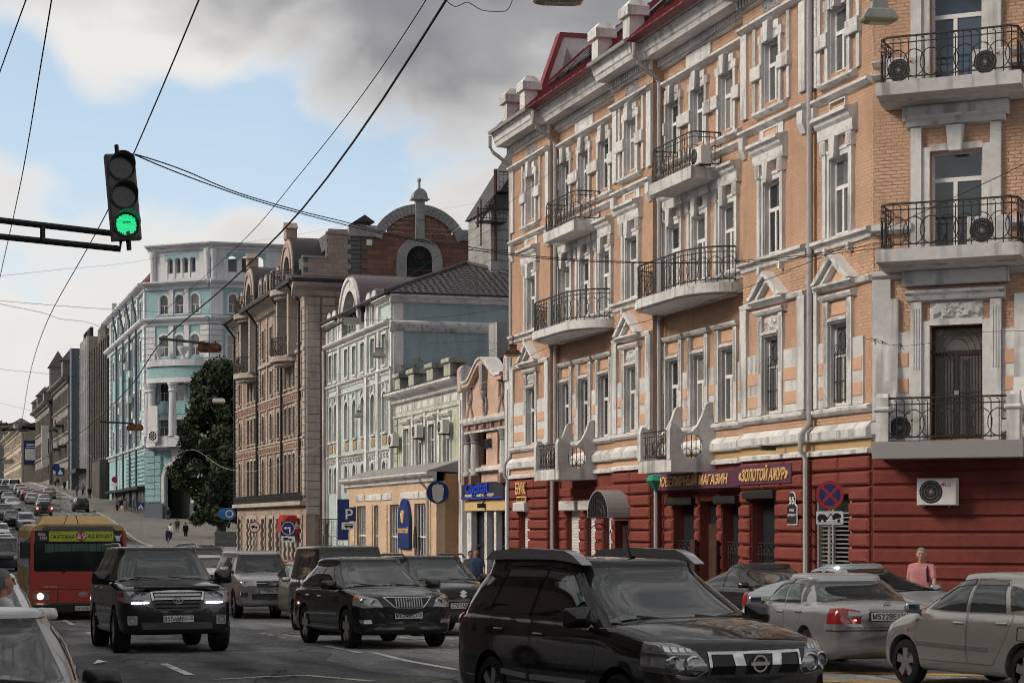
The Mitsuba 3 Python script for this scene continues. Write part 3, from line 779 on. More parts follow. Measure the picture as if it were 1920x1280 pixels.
# ---- barrel canopy over the library entrance
K = empty_part(PB, 'canopy'); uc, r, zc = 16.2, .98, 2.2
prof = arc(0, zc, r, 0, 180, 18, .86)
outer, inner = [(uc + a, b) for a, b in prof], [(uc + a * .95, zc + (b - zc) * .95) for a, b in prof]
part(K, 'shell', B().ext(outer + inner[::-1], .15, .98), 'zinc', ST)
g = B()
for i in range(11):
    q = -.85 + i * .17; g.tube([(uc + q, .95, zc), (uc + q, .95, zc + .82 * math.sqrt(max(0, 1 - (q / .93) ** 2)))], .014, 4)
for r_ in (.35, .6): g.tube([(a, .95, b) for a, b in arc(uc, zc, r_, 0, 180, 14, r_ * .85)], .014, 4)
g.tube([(uc - .95, .95, zc), (uc + .95, .95, zc)], .025)
for s in (-1, 1):
    g.tube([(uc + s * .94, .95, zc), (uc + s * .94, .95, -1.2)], .024)
    g.tube([(uc + s * .92, .6 + a, 1.7 + b) for a, b in arc(0, 0, .30, 0, 300, 16)], .014, 4)
part(K, 'grille', g, 'iron', ST)
# ---- signs and plates on the ground floor
JS = thing('jeweller_sign', 'long purple sign board with golden script lettering over the dark shop windows', 'sign')
part(JS, 'board', B().cham(7.08, 13.0, -.1, .26, 2.98, 3.48, .02), 'purple', ST)
part(JS, 'board', B().cham(3.75, 7.06, .20, .32, 3.02, 3.54, .02), 'purple', ST)
part(JS, 'lettering', B().text('ЮВЕЛИРНЫЙ МАГАЗИН', .27, 12.7, .262, 3.10, .03, True, width=4.9, shear=.25), 'gold', ST)
part(JS, 'lettering', B().text('«ЗОЛОТОЙ АЖУР»', .30, 6.9, .322, 3.13, .03, True, width=3.0, shear=.25), 'gold', ST)
mat('gem_green', (0.02, 0.22, 0.15), 0.2, 0.6)
part(JS, 'gem', B().lathe([(.0, 2.92), (.34, 3.28), (.24, 3.46), (.0, 3.46)], (13.05, .25, 0), 8), 'gem_green', ST)
LS = thing('library_sign', 'small gold library sign on the red wall above the leftmost roller shutter', 'sign')
part(LS, 'board', B().box(25.5, 26.6, .32, .37, 2.78, 3.0), 'gold', ST)
part(LS, 'lettering', B().text('БУК', .42, 26.75, .32, 3.08, .05, True, width=1.15), 'gold', ST)
part(LS, 'small_lettering', B().text('БИБЛИОТЕКА', .12, 26.55, .371, 2.83, .01, True, width=1.0), 'wood_dark', ST)
HP = thing('house_number_plate', 'dark house number plate reading 55 on the red blocks near the corner', 'plate')
pp = Polygon([(3.42, 2.0), (3.95, 2.0), (3.95, 2.42), (3.83, 2.5)] + [(3.685 + a, b) for a, b in arc(0, 2.62, .17, 10, 170, 10)] + [(3.54, 2.5), (3.42, 2.42)])
part(HP, 'rim', B().ext(pp.buffer(.025), .29, .31), 'sign_white' if 'mat_sign_white' in scene else 'white_clean', ST)
part(HP, 'plate', B().ext(pp, .31, .325), 'iron', ST)
part(HP, 'lettering', B().text('55', .17, 3.80, .326, 2.5, .008, True).text('УЛИЦА', .055, 3.80, .326, 2.32, .006, True).text('СВЕТЛАНСКАЯ', .05, 3.90, .326, 2.2, .006, True, width=.44), 'white_clean', ST)
for i, u in enumerate((9.35, 10.9)): single('menu_case', B().cham(u - .16, u + .16, -.08, .02, .2, 1.55, .03), 'wood_dark', 'dark framed display case %s of the jeweller door' % ('right', 'left')[i], 'display case', ST)
b = B().box(7.3, 7.55, .3, .34, -1, .75); single('orange_banner', b, 'banner_orange', 'narrow orange banner stand beside the shop entrance', 'banner', ST) if mat('banner_orange', (0.45, 0.10, 0.02), 0.6, 0.3) else None
b = B().tube([(4.3, .3, 3.98), (4.3, .62, 3.94)], .03).box(4.22, 4.38, .5, .85, 3.86, 3.98)
single('security_camera', b, 'black_plastic', 'small dark security camera on the white band near the corner', 'camera', ST)
# ---------------------------------------------------------------- the row beyond: bank, pale green house, shop, teal house, granite house
mat('pink_wall', dirty((0.50, 0.34, 0.275), (0.30, 0.22, 0.19), 0.5, 1.0, 0.3), 0.85, 0.2)
mat('cream', (0.52, 0.38, 0.20), 0.85, 0.2)
mat('tile_grey', (0.085, 0.08, 0.088), 0.45, 0.4)
mat('old_plaster', dirty((0.36, 0.375, 0.325), (0.15, 0.15, 0.13), 0.7, 1.4, 0.6), 0.9, 0.2)
mat('green_wall', dirty((0.40, 0.435, 0.36), (0.22, 0.24, 0.19), 0.55, 0.8, 0.5), 0.85, 0.2)
mat('brown_wall', dirty((0.33, 0.20, 0.115), (0.25, 0.15, 0.09), 0.5, 0.6, 0.2), 0.85, 0.2)
mat('shop_wall', dirty((0.50, 0.37, 0.27), (0.36, 0.265, 0.19), 0.4, 0.9, 0.2), 0.85, 0.2)
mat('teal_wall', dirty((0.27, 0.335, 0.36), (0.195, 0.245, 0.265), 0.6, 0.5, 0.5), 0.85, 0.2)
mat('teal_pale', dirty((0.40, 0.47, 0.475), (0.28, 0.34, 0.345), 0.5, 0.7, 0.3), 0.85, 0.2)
mat('roof_dark', (0.035, 0.03, 0.036), 0.45, 0.4)
mat('roof_plum', (0.06, 0.045, 0.055), 0.35, 0.5)
mat('granite', dirty((0.30, 0.235, 0.205), (0.17, 0.135, 0.12), 0.55, 0.7, 0.35), 0.8, 0.3)
mat('granite_pink', dirty((0.27, 0.165, 0.14), (0.155, 0.10, 0.09), 0.5, 0.7, 0.3), 0.8, 0.3)
mat('granite_pale', dirty((0.36, 0.315, 0.285), (0.20, 0.175, 0.16), 0.55, 0.7, 0.35), 0.8, 0.3)
mat('panel_red_a', (0.16, 0.082, 0.066), 0.7, 0.3)
mat('panel_red_b', (0.135, 0.07, 0.058), 0.7, 0.3)
mat('panel_red_c', (0.185, 0.095, 0.076), 0.7, 0.3)
mat('panel_beige_a', (0.30, 0.235, 0.205), 0.7, 0.3)
mat('panel_beige_b', (0.265, 0.21, 0.185), 0.7, 0.3)
mat('stone_grey', dirty((0.27, 0.27, 0.28), (0.14, 0.14, 0.145), 0.5, 0.9, 0.4), 0.8, 0.3)
mat('stone_dark', (0.10, 0.105, 0.11), 0.8, 0.3)
mat('curtain_tan', (0.30, 0.22, 0.13), 0.8, 0.2)
mat('sign_blue', (0.012, 0.03, 0.14), 0.4, 0.4)

mat('sign_red', (0.40, 0.02, 0.02), 0.4, 0.4)
mat('letter_blue', (0.02, 0.06, 0.50), 0.4, 0.4)
mat('sign_dark', (0.03, 0.033, 0.045), 0.35, 0.5)
mat('leaf_weed', (0.045, 0.06, 0.025), 0.8, 0.2)


def opening(u, z0, z1, hw, arch=False):
    p = sbox(u - hw, z0, u + hw, z1)
    return p.union(Polygon(arc(u, z1, hw, 0, 180, 14))) if arch else p


def win(parent, F, u, w, z0, z1, hw, arch=False, sur=.14, surm='white_trim', sill=True, framem='white_clean', panem='pane', depth=.13, hood=0, split=.62, frame=True, proud=.07, name='window'):
    W = empty_part(parent, name)
    y = w - depth
    if panem == 'pane': panem = R.choice(['pane', 'pane', 'pane', 'pane_pale', 'pane_pale', 'pane_curtain'])
    o = opening(u, z0, z1, hw, arch)
    if frame:
        fr = o.difference(o.buffer(-.06, join_style=2)); t = .045
        zs = z0 + (z1 - z0) * split
        fr = fr.union(sbox(u - t / 2, z0, u + t / 2, zs).union(sbox(u - hw, zs - t / 2, u + hw, zs + t / 2)).intersection(o))
        part(W, 'frame', B().ext(fr, y, y + .05), framem, F)
    t1, t2 = R.uniform(-.012, .012), R.uniform(-.008, .008)
    b = B().ext(o, y - .03, y + .01); v = b.v[0]; v[:, 1] += (v[:, 0] - u) * t1 + (v[:, 2] - z0) * t2
    part(W, 'pane', b, panem, F)
    if sur:
        s = o.buffer(sur, join_style=2 if not arch else 1).difference(o)
        s = s.intersection(sbox(u - hw - sur - .1, z0, u + hw + sur + .1, z1 + hw + sur + .1))
        b = B().ext(s, w, w + proud)
        if hood: b.ext([(w, z1 + sur + .02), (w + .12, z1 + sur + .06), (w + .2, z1 + sur + .16), (w + .2, z1 + sur + .22), (w, z1 + sur + .28)], u - hw - sur - .06, u + hw + sur + .06, 'wz')
        part(W, 'surround', b, surm, F)
    if sill: part(W, 'sill', B().box(u - hw - .1, u + hw + .1, w, w + .12, z0 - .09, z0 - .002), surm, F)
    return W


def wall(parent, F, u0, u1, z0, z1, w, m, holes=(), thick=.4, name='wall'):
    return part(parent, name, wall_with_holes(u0, u1, z0, z1, list(holes), w, thick), m, F)


def quoins(parent, F, ua, ub, w, z0, z1, h, m, gap=.025, d=.06, c=.02, name='quoin'):
    n = max(1, round((z1 - z0) / h)); h = (z1 - z0) / n
    for i in range(n): part(parent, name, B().cham(ua, ub, w, w + d, z0 + i * h + gap / 2, z0 + (i + 1) * h - gap / 2, c), m, F)


def top_cornice(parent, F, a, b, w, z, h, d, m, name='cornice'):
    return part(parent, name, B().ext([(w, z), (w + d * .3, z + h * .1), (w + d * .35, z + h * .4), (w + d * .8, z + h * .6), (w + d, z + h * .8), (w + d, z + h), (w, z + h)], a, b, 'wz'), m, F)


# ---- bank, a narrow house
CB = thing('bank_house', 'narrow pink house with wreaths, columns and a dark bank sign beside the peach building', 'building')
c0, c1 = 28.02, 35.0
cm = (c0 + c1) / 2
part(CB, 'wall', B().box(c0, c1, -8, -.6, -1.6, 8.0), 'pink_wall', ST)
part(CB, 'wall', wall_with_holes(c0, c1, -1.6, 3.0, [sbox(c0 + .75, -2, c0 + 2.35, 2.5), sbox(c0 + 2.65, -2, c0 + 3.6, 2.5), sbox(c0 + 3.95, -2, c0 + 5.8, 2.5)], 0, .5), 'white_trim', ST)
gab = [(c0 + .5, 5.98)] + [(cm + x, 7.45 + .78 * (0.5 + 0.5 * math.cos(math.pi * max(-1, min(1, x / 2.0)))) ** .8) for x in np.linspace(-2.75, 2.75, 30)] + [(c1 - .5, 5.98)]
part(CB, 'gable', B().ext(gab, -.5, .06), 'pink_wall', ST)
curve = gab[1:-1]
part(CB, 'gable_moulding', B().ext(curve + [(u, z + .22) for u, z in curve[::-1]], -.3, .30), 'pink_wall', ST)
part(CB, 'gable_moulding', B().ext([(u, z + .17) for u, z in curve] + [(u, z + .27) for u, z in curve[::-1]], -.3, .36), 'white_trim', ST)
part(CB, 'wall', wall_with_holes(c0, c1, 2.98, 6.0, [sbox(c0 + .75, 4.3, c0 + 2.2, 5.65), sbox(c0 + 3.7, 4.3, c0 + 5.75, 5.65)], .0, .5), 'pink_wall', ST)
for u in (c0 + 1.48, c0 + 4.72): win(CB, ST, u, -.35, 4.32, 5.65, .7, sur=0, sill=False, framem='wood_dark')
part(CB, 'ledge', B().ext([(0, 5.92), (.2, 5.95), (.26, 6.05), (.26, 6.18), (0, 6.24)], c0 + .45, c1 - .45, 'wz'), 'white_trim', ST)
part(CB, 'frieze', B().box(c0 + .5, c1 - .5, .0, .08, 5.68, 5.92), 'granite_pink', ST)
for i in range(5): part(CB, 'scroll', B().box(cm - 2.2 + i * 1.1 - .05, cm - 2.2 + i * 1.1 + .05, .08, .2, 5.72, 5.9), 'granite_pink', ST)
part(CB, 'ledge', B().box(c0 + .45, c1 - .45, 0, .14, 5.60, 5.68), 'white_trim', ST)
part(CB, 'ledge', B().ext([(0, 4.02), (.25, 4.06), (.25, 4.18), (0, 4.24)], c0 + .8, c1 - 1.6, 'wz'), 'white_trim', ST)
for u in (c0 + .62, c0 + 4.55, c0 + 5.55):
    K = empty_part(CB, 'column')
    part(K, 'shaft', B().lathe([(.20, 3.9), (.20, 4.02), (.16, 4.06), (.17, 4.6), (.15, 5.15)], (u, .22, 0), 12), 'white_trim', ST, smooth=40)
    part(K, 'capital', B().lathe([(.16, 5.15), (.2, 5.2), (.15, 5.24), (.19, 5.4), (.25, 5.58)], (u, .22, 0), 12), 'stone_grey', ST, smooth=40)
    part(K, 'foot', B().box(u - .18, u + .18, .04, .42, 3.55, 3.9), 'granite_pink', ST)
for i, (u, z) in enumerate(((c0 + 1.35, 7.05), (c1 - 1.3, 7.1), (cm, 6.6))):
    b = B()
    for k in range(22):
        a = math.radians(k * 360 / 22); b.lathe([(.0, -.06), (.075, 0), (.0, .06)], (u + .24 * math.cos(a), .11, z + .33 * math.sin(a)), 5)
    for s in (-1, 1):
        for k in range(7): b.lathe([(.0, -.05), (.06, 0), (.0, .05)], (u + s * (.1 + .06 * k), .10, z - .36 - .085 * k), 5)
    part(CB, 'wreath', b, 'stone_grey', ST)
part(CB, 'keystone', B().ext([(cm - .13, 7.2), (cm + .13, 7.2), (cm + .26, 8.35), (cm - .26, 8.35)], .06, .3).lathe([(.0, 6.75), (.1, 6.9), (.16, 7.1), (.1, 7.3)], (cm, .16, 0), 7), 'stone_grey', ST)
for a in (c0, c1 - .55):
    K = empty_part(CB, 'pier')
    part(K, 'shaft', B().box(a, a + .55, -.5, .20, -1.6, 7.35).box(a + .14, a + .41, .2, .25, 3.7, 7.0), 'white_trim', ST)
    b1, b2 = B(), B()
    for i in range(6): (b1 if i % 2 else b2).box(a + .005 + i * .09, a + .095 + i * .09, -.3, .28, 7.35, 8.15).lathe([(.0, -.045), (.27, -.045), (.27, .045), (.0, .045)], (a + .05 + i * .09, .02, 8.15), 10, 'u')
    part(K, 'striped_head', b1, 'granite_pink', ST); part(K, 'striped_head', b2, 'white_trim', ST)
part(CB, 'cream_band', B().box(c0 + .55, c1 - .55, 0, .1, 2.52, 2.94), 'cream', ST)
b = B()
for u0, u1 in ((c0 + .75, c0 + 2.35), (c0 + 2.65, c0 + 3.6), (c0 + 3.95, c0 + 5.8)):
    W = empty_part(CB, 'shop_window'); part(W, 'pane', B().box(u0, u1, -.36, -.32, -1.4, 2.5), 'pane', ST)
    part(W, 'frame', B().box(u0, u0 + .07, -.32, -.24, -1.4, 2.5).box(u1 - .07, u1, -.32, -.24, -1.4, 2.5).box(u0 + .07, u1 - .07, -.32, -.24, 1.1, 1.2), 'black_plastic', ST)
part(CB, 'roof', B().ext([(.0, 7.4), (-8, 10.6), (-8, 7)], c0, c1, 'wz'), 'roof_dark', ST)
SG = thing('bank_sign', 'dark sign board with raised blue letters over the bank door', 'sign')
part(SG, 'board', B().cham(c0 + .62, c1 - .62, .1, .26, 2.98, 3.62, .02), 'sign_dark', ST)
part(SG, 'lettering', B().text('Capital', .36, c1 - 1.5, .262, 3.22, .08, True, width=3.1), 'letter_blue', ST)
part(SG, 'edge_strip', B().box(c0 + .64, c1 - .64, .26, .28, 2.98, 3.03), 'letter_blue', ST)
part(SG, 'small_lettering', B().text('РАЗМЕН', .10, c1 - 1.2, .262, 3.07, .01, True, 1.0).text('ВАЛЮТЫ', .10, c1 - 2.9, .262, 3.07, .01, True, .9).text('КРЕДИТ', .10, c1 - 4.3, .262, 3.07, .01, True, .9), 'sign_white', ST)
single('flower_shop_sign', B().text('ЦВЕТЫ', .34, cm + .55, .03, 4.95, .06, True, width=1.2), 'iron', 'dark letters spelling flowers on the pink pier between the bank columns', 'sign', ST)
single('floodlight', B().box(cm - .1, cm + .1, .12, .4, 2.62, 2.8).tube([(cm, .1, 2.9), (cm, .25, 2.75)], .03), 'iron', 'small floodlight under the bank sign', 'lamp', ST)

# ---- pale green two storey house
GH = thing('green_house', 'pale green two storey house with white window hoods and square posts along its eaves', 'building')
g0, g1 = 35.06, 46.7
GU = [37.4, 39.9, 42.05, 44.3]
wall(GH, ST, g0, g1, -1.6, 7.55, 0, 'green_wall', [opening(u, 4.55, 6.3, .5) for u in GU])
for u in GU:
    W = win(GH, ST, u, 0, 4.55, 6.3, .5, sur=.16, hood=1, framem='white_clean')
    part(W, 'apron', B().box(u - .7, u + .7, 0, .05, 4.0, 4.4), 'white_trim', ST)
top_cornice(GH, ST, g0, g1, 0, 7.5, .5, .55, 'white_trim')
part(GH, 'belt', moulding([(0, 6.86), (.08, 6.88), (.1, 6.98), (0, 7.0)], g0, g1), 'white_trim', ST)
for i in range(9): part(GH, 'frieze_panel', B().cham(g0 + .7 + i * 1.2, g0 + 1.6 + i * 1.2, 0, .04, 7.08, 7.40, .02), 'white_trim', ST)
for u in (38.65, 40.98, 43.2): part(GH, 'pilaster', B().box(u - .16, u + .16, 0, .08, 3.9, 6.86), 'white_trim', ST)
for a in (g0 + .05, g1 - .65): quoins(GH, ST, a, a + .6, 0, 3.6, 6.85, .33, 'green_wall')
part(GH, 'roof', B().ext([(.56, 8.03), (-5, 10.0), (-10, 8.0), (-10, 7.6), (-.2, 7.9)], g0, g1, 'wz'), 'roof_dark', ST)
for u in (45.2, 42.6, 39.4, 36.6):
    Q = empty_part(GH, 'parapet_post'); part(Q, 'shaft', B().box(u - .5, u + .5, -.35, .25, 7.9, 8.65), 'old_plaster', ST); part(Q, 'cap', B().cham(u - .62, u + .62, -.45, .36, 8.65, 8.85, .04), 'old_plaster', ST)
for u, w in ((45.2, -.1), (42.6, -.1)):
    v, f = [], []
    for i in range(90):
        a = np.array([u + R.gauss(0, .35), w + R.gauss(0, .15), 8.85 + abs(R.gauss(0, .22))]); q = np.array([[0, 0, 0], [R.uniform(-.12, .12), R.uniform(-.05, .05), R.uniform(.0, .12)], [R.uniform(-.12, .12), .03, R.uniform(.02, .15)]])
        f.append([len(v), len(v) + 1, len(v) + 2]); v.extend(a + q)
    single('weed', (np.array(v), np.array(f)), 'leaf_weed', 'weeds growing on top of the %s eaves post of the pale green house' % ('leftmost' if u > 45 else 'second'), 'plant', ST)
part(GH, 'chimney', B().box(36.2, 37.4, -3, -1.8, 8, 10.4), 'stone_grey', ST)


def air_conditioner(F, u, w, z, label, hw=.42, h=.56, d=.3, logo=True, tz=None):
    A = thing('air_conditioner', label, 'air conditioner', 'air conditioner units on the house walls')
    part(A, 'casing', B().cham(u - hw, u + hw, w + .06, w + .06 + d, z, z + h, .02), 'ac_white', F)
    c, y = u + hw * .28, w + .06 + d
    part(A, 'fan_grille', B().lathe([(.0, 0), (h * .40, 0), (h * .42, .012), (h * .36, .02), (.0, .015)], (c, y, z + h / 2), 20, 'w') if False else B().ext(Point(c, z + h / 2).buffer(h * .42), y, y + .012), 'black_plastic', F)
    g = B()
    for r_ in (.12, .24, .36): g.tube([(a, y + .016, b) for a, b in arc(c, z + h / 2, h * r_, 0, 360, 16)], .005, 4)
    g.ext(Point(c, z + h / 2).buffer(h * .07), y + .012, y + .02)
    part(A, 'fan_guard', g, 'zinc', F)
    for s in (-.7, .6): part(A, 'bracket', B().box(u + hw * s, u + hw * (s + .1), w, w + d + .05, z - .05, z - .002), 'iron', F)
    if logo:
        part(A, 'logo', B().text('LG', h * .13, c - h * .52, y + .001, z + h * .70, .004, True), 'stone_grey', F)
        part(A, 'logo_disc', B().ext(Point(c - h * .45, z + h * .77).buffer(h * .05), y, y + .006), 'sign_red', F)
    return A


for u, z, l in ((45.6, 5.55, 'white air conditioner left of the first window of the pale green house'), (41.2, 5.75, 'white air conditioner between the middle windows of the pale green house'), (36.9, 5.75, 'white air conditioner right of the last window of the pale green house')):
    air_conditioner(ST, u, .12, z, l, logo=False)
air_conditioner(CH, DC + .36, .08, 2.42, 'white air conditioner on the red wall under the corner balcony', .45, .62, tz=1)
air_conditioner(CH, DC + 1.02, .45, 12.0, 'air conditioner at the left end of the top corner balcony', .42, .6)
air_conditioner(CH, DC - .92, .45, 12.0, 'air conditioner at the right end of the top corner balcony', .42, .6)
air_conditioner(CH, DC - .85, .42, 8.24, 'air conditioner standing on the middle corner balcony', .46, .64, logo=False)
air_conditioner(CH, DC + 1.0, .42, 3.88, 'air conditioner behind the railing of the lowest corner balcony', .42, .6)
air_conditioner(ST, 9.2, .25, 11.95, 'air conditioner on the top balcony nearest the corner', .36, .5, logo=False)

# ---- orange single storey shop that stands one metre forward
SH = thing('shop', 'low orange shop with white cornice, gridded windows and a plain brown side wall', 'building')
S = ST.sub(0, 1.12); s0, s1 = 35.05, 51.8
SW = [(37.6, 1.05), (40.3, .0), (42.2, .85), (45.7, .45), (48.8, .95)]
sw = [(u, h) for u, h in SW if h]
wall(SH, S, s0, s1, -1.6, 3.75, 0, 'shop_wall', [sbox(u - h, -.6, u + h, 2.85) for u, h in sw], thick=.38)
part(SH, 'side_wall', B().box(s0, s0 + .3, -1.4, -.385, -1.6, 4.05), 'brown_wall', S)
top_cornice(SH, S, s0 - .05, s1 + .1, 0, 3.72, .42, .42, 'white_trim')
part(SH, 'roof', B().ext([(.44, 4.14), (-1.10, 4.62), (-1.10, 4.1)], s0 - .05, s1, 'wz'), 'zinc', S)
for u, h in sw:
    W = empty_part(SH, 'window')
    b = B(); n = 3 if h > .6 else 1
    for i in range(n + 2): q = u - h + i * 2 * h / (n + 1); b.box(q - .03, q + .03, -.2, -.14, -.6, 2.85)
    for z in (-.55, .3, 1.45, 2.80): b.box(u - h, u + h, -.205, -.135, z - .03, z + .03)
    part(W, 'frame', b, 'white_clean', S); part(W, 'pane', B().box(u - h, u + h, -.25, -.22, -.6, 2.85), 'pane_blue', S)
for a, b in ((36.6, 37.6), (37.8, 40.9), (42.6, 44.3), (44.6, 47.7), (48.0, 49.8)): part(SH, 'frieze_panel', B().cham(a, b, 0, .06, 3.05, 3.36, .03), 'white_trim', S)
for u in (36.4, 40.95, 43.6, 46.5, 50.2): quoins(SH, S, u - .16, u + .16, 0, -1.2, 2.9, .3, 'shop_wall')
part(SH, 'downpipe', B().tube([(36.0, .45, 3.9), (36.0, .45, 3.75), (36.0, .12, 3.4), (36.0, .12, -1)], .06, 8), 'pipe_grey', S)
SI = thing('arched_shop_sign', 'tall arched blue sign with gold emblem and lettering on the orange shop', 'sign')
part(SI, 'board', B().ext([(39.0, .95), (41.0, .95), (41.0, 2.0)] + [(40.0 + a, b) for a, b in arc(0, 2.0, 1.0, 0, 180, 16, 1.1)] + [(39.0, 2.0)], .02, .14), 'sign_blue', S)
e = B()
for i in range(9):
    a = math.radians(50 + i * 10 + (i % 2) * 6); e.tube([(40 + .12 * math.cos(a), .17, 2.05), (40 + (.42 - .1 * (i % 3)) * math.cos(a), .17, 2.05 + .55 * math.sin(a))], .05, 5)
part(SI, 'emblem', e, 'gold', S)
part(SI, 'lettering', B().text('золотой', .24, 40.85, .14, 1.62, .02, True, width=1.7), 'gold', S)
RS = thing('round_shop_sign', 'round dark blue sign with a pale bell shape on the brown shop wall', 'sign')
XS = Frame(ST.pt(35.05, 1.12, 0)[:2], CROSS_N)
part(RS, 'disc', B().ext(Point(-.02, 3.28).buffer(.46, 32), .10, .16), 'sign_blue', XS)
bell = unary_union([Polygon([(-.15, 3.0), (-.20, 3.42), (-.14, 3.54), (.14, 3.54), (.20, 3.42), (.15, 3.0)]).buffer(.05), Point(0, 3.0).buffer(.13), Point(0, 2.90).buffer(.04), Point(0, 3.62).buffer(.03)])
part(RS, 'bell', B().ext(affinity.translate(bell, -.02, 0), .16, .175), 'ac_white', XS)
part(RS, 'mount', B().box(-.1, .1, 0, .1, 3.2, 3.4), 'iron', XS)
single('address_plate', B().ext(Polygon([(38.1, 1.0), (38.6, 1.0), (38.6, 1.5), (38.45, 1.9), (38.25, 1.9), (38.1, 1.5)]), .02, .06), 'iron', 'small dark address plate right of the arched shop sign', 'plate', S)
NB = thing('notice_case', 'grey glazed notice case with posters in front of the orange shop', 'notice board')
part(NB, 'frame', B().ext(sbox(39.2, -.5, 42.0, .75).difference(sbox(39.28, -.42, 40.55, .67)).difference(sbox(40.65, -.42, 41.92, .67)), .5, .6), 'zinc', S)
part(NB, 'glass', B().box(39.28, 41.92, .53, .55, -.42, .67), 'stone_grey', S)
part(NB, 'leg', B().tube([(39.25, .55, -1), (39.25, .55, -.4)], .04), 'zinc', S); part(NB, 'leg', B().tube([(41.95, .55, -1), (41.95, .55, -.4)], .04), 'zinc', S)

# ---- teal and white house with the blank side wall
TH = thing('teal_house', 'tall teal and white house with arched dormers and a blank teal side wall', 'building')
t0, t1 = 46.9, 61.75
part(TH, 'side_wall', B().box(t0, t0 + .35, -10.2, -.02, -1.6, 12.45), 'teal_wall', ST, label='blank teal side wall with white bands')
TX = Frame(ST.pt(t0, 0, 0)[:2], CROSS_N)
part(TH, 'side_band', B().ext([(0, 10.95), (.1, 11.0), (.18, 11.15), (.24, 11.3), (.24, 11.42), (0, 11.5)], -10.3, .2, 'wz'), 'white_trim', TX)
part(TH, 'side_band', B().ext([(0, 12.30), (.14, 12.35), (.22, 12.5), (.3, 12.6), (.3, 12.72), (0, 12.75)], -10.3, .2, 'wz'), 'white_trim', TX)
part(TH, 'corner_pier', B().box(-.45, .0, 0, .05, 2, 12.3), 'white_trim', TX)
part(TH, 'side_window', B().ext(opening(-9.2, 8.0, 8.9, 1.0, False).union(Polygon(arc(-9.2, 8.9, 1.0, 0, 180, 12, .35))).difference(opening(-9.2, 8.0, 8.8, .75)), 0, .08), 'white_trim', TX)
part(TH, 'side_pane', B().ext(opening(-9.2, 8.0, 8.8, .75), -.05, .03), 'pane', TX)
bays = [46.9, 49.7, 52.2, 58.7, 61.75]
TU = [48.6, 51.0, 53.2, 55.1, 57.0, 59.6, 60.9]
rows = [(9.55, 11.0, .42, False), (6.35, 8.3, .42, True), (3.6, 5.0, .36, True)]
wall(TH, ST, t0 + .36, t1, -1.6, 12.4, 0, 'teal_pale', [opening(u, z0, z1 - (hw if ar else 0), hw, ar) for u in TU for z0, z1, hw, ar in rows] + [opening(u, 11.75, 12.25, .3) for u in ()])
for u in TU:
    for i, (z0, z1, hw, ar) in enumerate(rows):
        W = win(TH, ST, u, 0, z0, z1 - (hw if ar else 0), hw, ar, sur=.13, sill=i < 2)
        if i == 1: part(W, 'apron', B().cham(u - .42, u + .42, 0, .05, 5.75, 6.15, .02), 'curtain_tan', ST)
        if i == 1: part(W, 'head_arch', B().ext(Polygon(arc(u, 8.35, .5, 0, 180, 12)).difference(Polygon(arc(u, 8.35, .38, 0, 180, 12))), 0, .09), 'white_trim', ST)
for z0, h, d in ((11.2, .35, .35), (9.05, .28, .22), (8.62, .14, .14), (5.35, .2, .18), (5.15, .1, .1)): top_cornice(TH, ST, t0, t1, 0, z0, h, d, 'white_trim', 'belt')
for u in bays:
    part(TH, 'pilaster', B().box(max(t0, u - .26), min(t1, u + .26), 0, .16, 2.0, 9.3), 'white_trim', ST)
    part(TH, 'pilaster', B().box(max(t0, u - .2), min(t1, u + .2), 0, .12, 9.35, 11.2), 'white_trim', ST)
    part(TH, 'pilaster', B().box(max(t0, u - .2), min(t1, u + .2), 0, .14, 11.56, 12.4), 'white_trim', ST)
for k in range(24):
    u = t0 + .5 + k * .6; part(TH, 'modillion', B().ext([(.0, 5.1), (.1, 5.15), (.14, 5.35), (0, 5.35)], u - .08, u + .08, 'wz'), 'white_trim', ST)
top_cornice(TH, ST, t0, 49.9, 0, 12.35, .3, .4, 'white_trim'); top_cornice(TH, ST, 58.4, t1, 0, 12.35, .3, .4, 'white_trim')
for u in (50.4, 51.6, 59.6, 60.9):
    D = empty_part(TH, 'dormer')
    part(D, 'head', B().ext(opening(u, 11.56, 12.75, .52, True).difference(opening(u, 11.65, 12.5, .3, True)), -1.5, .16), 'white_trim', ST)
    part(D, 'pane', B().ext(opening(u, 11.65, 12.5, .3, True), -.1, -.05), 'pane', ST)
    part(D, 'roof', B().ext(Polygon(arc(u, 12.75, .60, 0, 180, 12)).difference(Polygon(arc(u, 12.75, .521, 0, 180, 12))), -2.5, .10), 'roof_plum', ST)
D = empty_part(TH, 'dormer'); ua = 55.3
o = Polygon(arc(ua, 12.0, 2.4, 0, 180, 26, 2.5)).union(sbox(ua - 2.4, 11.56, ua + 2.4, 12.0)); i1 = Polygon(arc(ua, 11.9, 1.75, 0, 180, 24, 1.9)).union(sbox(ua - 1.75, 11.56, ua + 1.75, 11.9))
part(D, 'arch', B().ext(o.difference(i1), -.4, .28), 'white_trim', ST)
part(D, 'arch_roll', B().ext(o.buffer(.0).difference(o.buffer(-.18)).intersection(sbox(ua - 3, 12.0, ua + 3, 15)), .28, .36), 'white_trim', ST)
part(D, 'pane', B().ext(i1, -.3, -.25), 'pane_blue', ST)
part(D, 'frame', B().ext(unary_union([sbox(ua - .95, 11.5, ua - .83, 14), sbox(ua + .83, 11.5, ua + .95, 14), sbox(ua - 1.8, 12.25, ua + 1.8, 12.37)]).intersection(i1), -.25, -.15), 'white_clean', ST)
part(D, 'roof', B().ext(Polygon(arc(ua, 12.0, 2.52, 0, 180, 26, 2.62)).difference(Polygon(arc(ua, 12.0, 2.405, 0, 180, 26, 2.505))), -5, .20), 'roof_plum', ST)
part(TH, 'roof_balcony', railing(B(), [(ua + 1.6, .3, 11.6), (ua - 1.6, .3, 11.6)], .8), 'iron', ST)
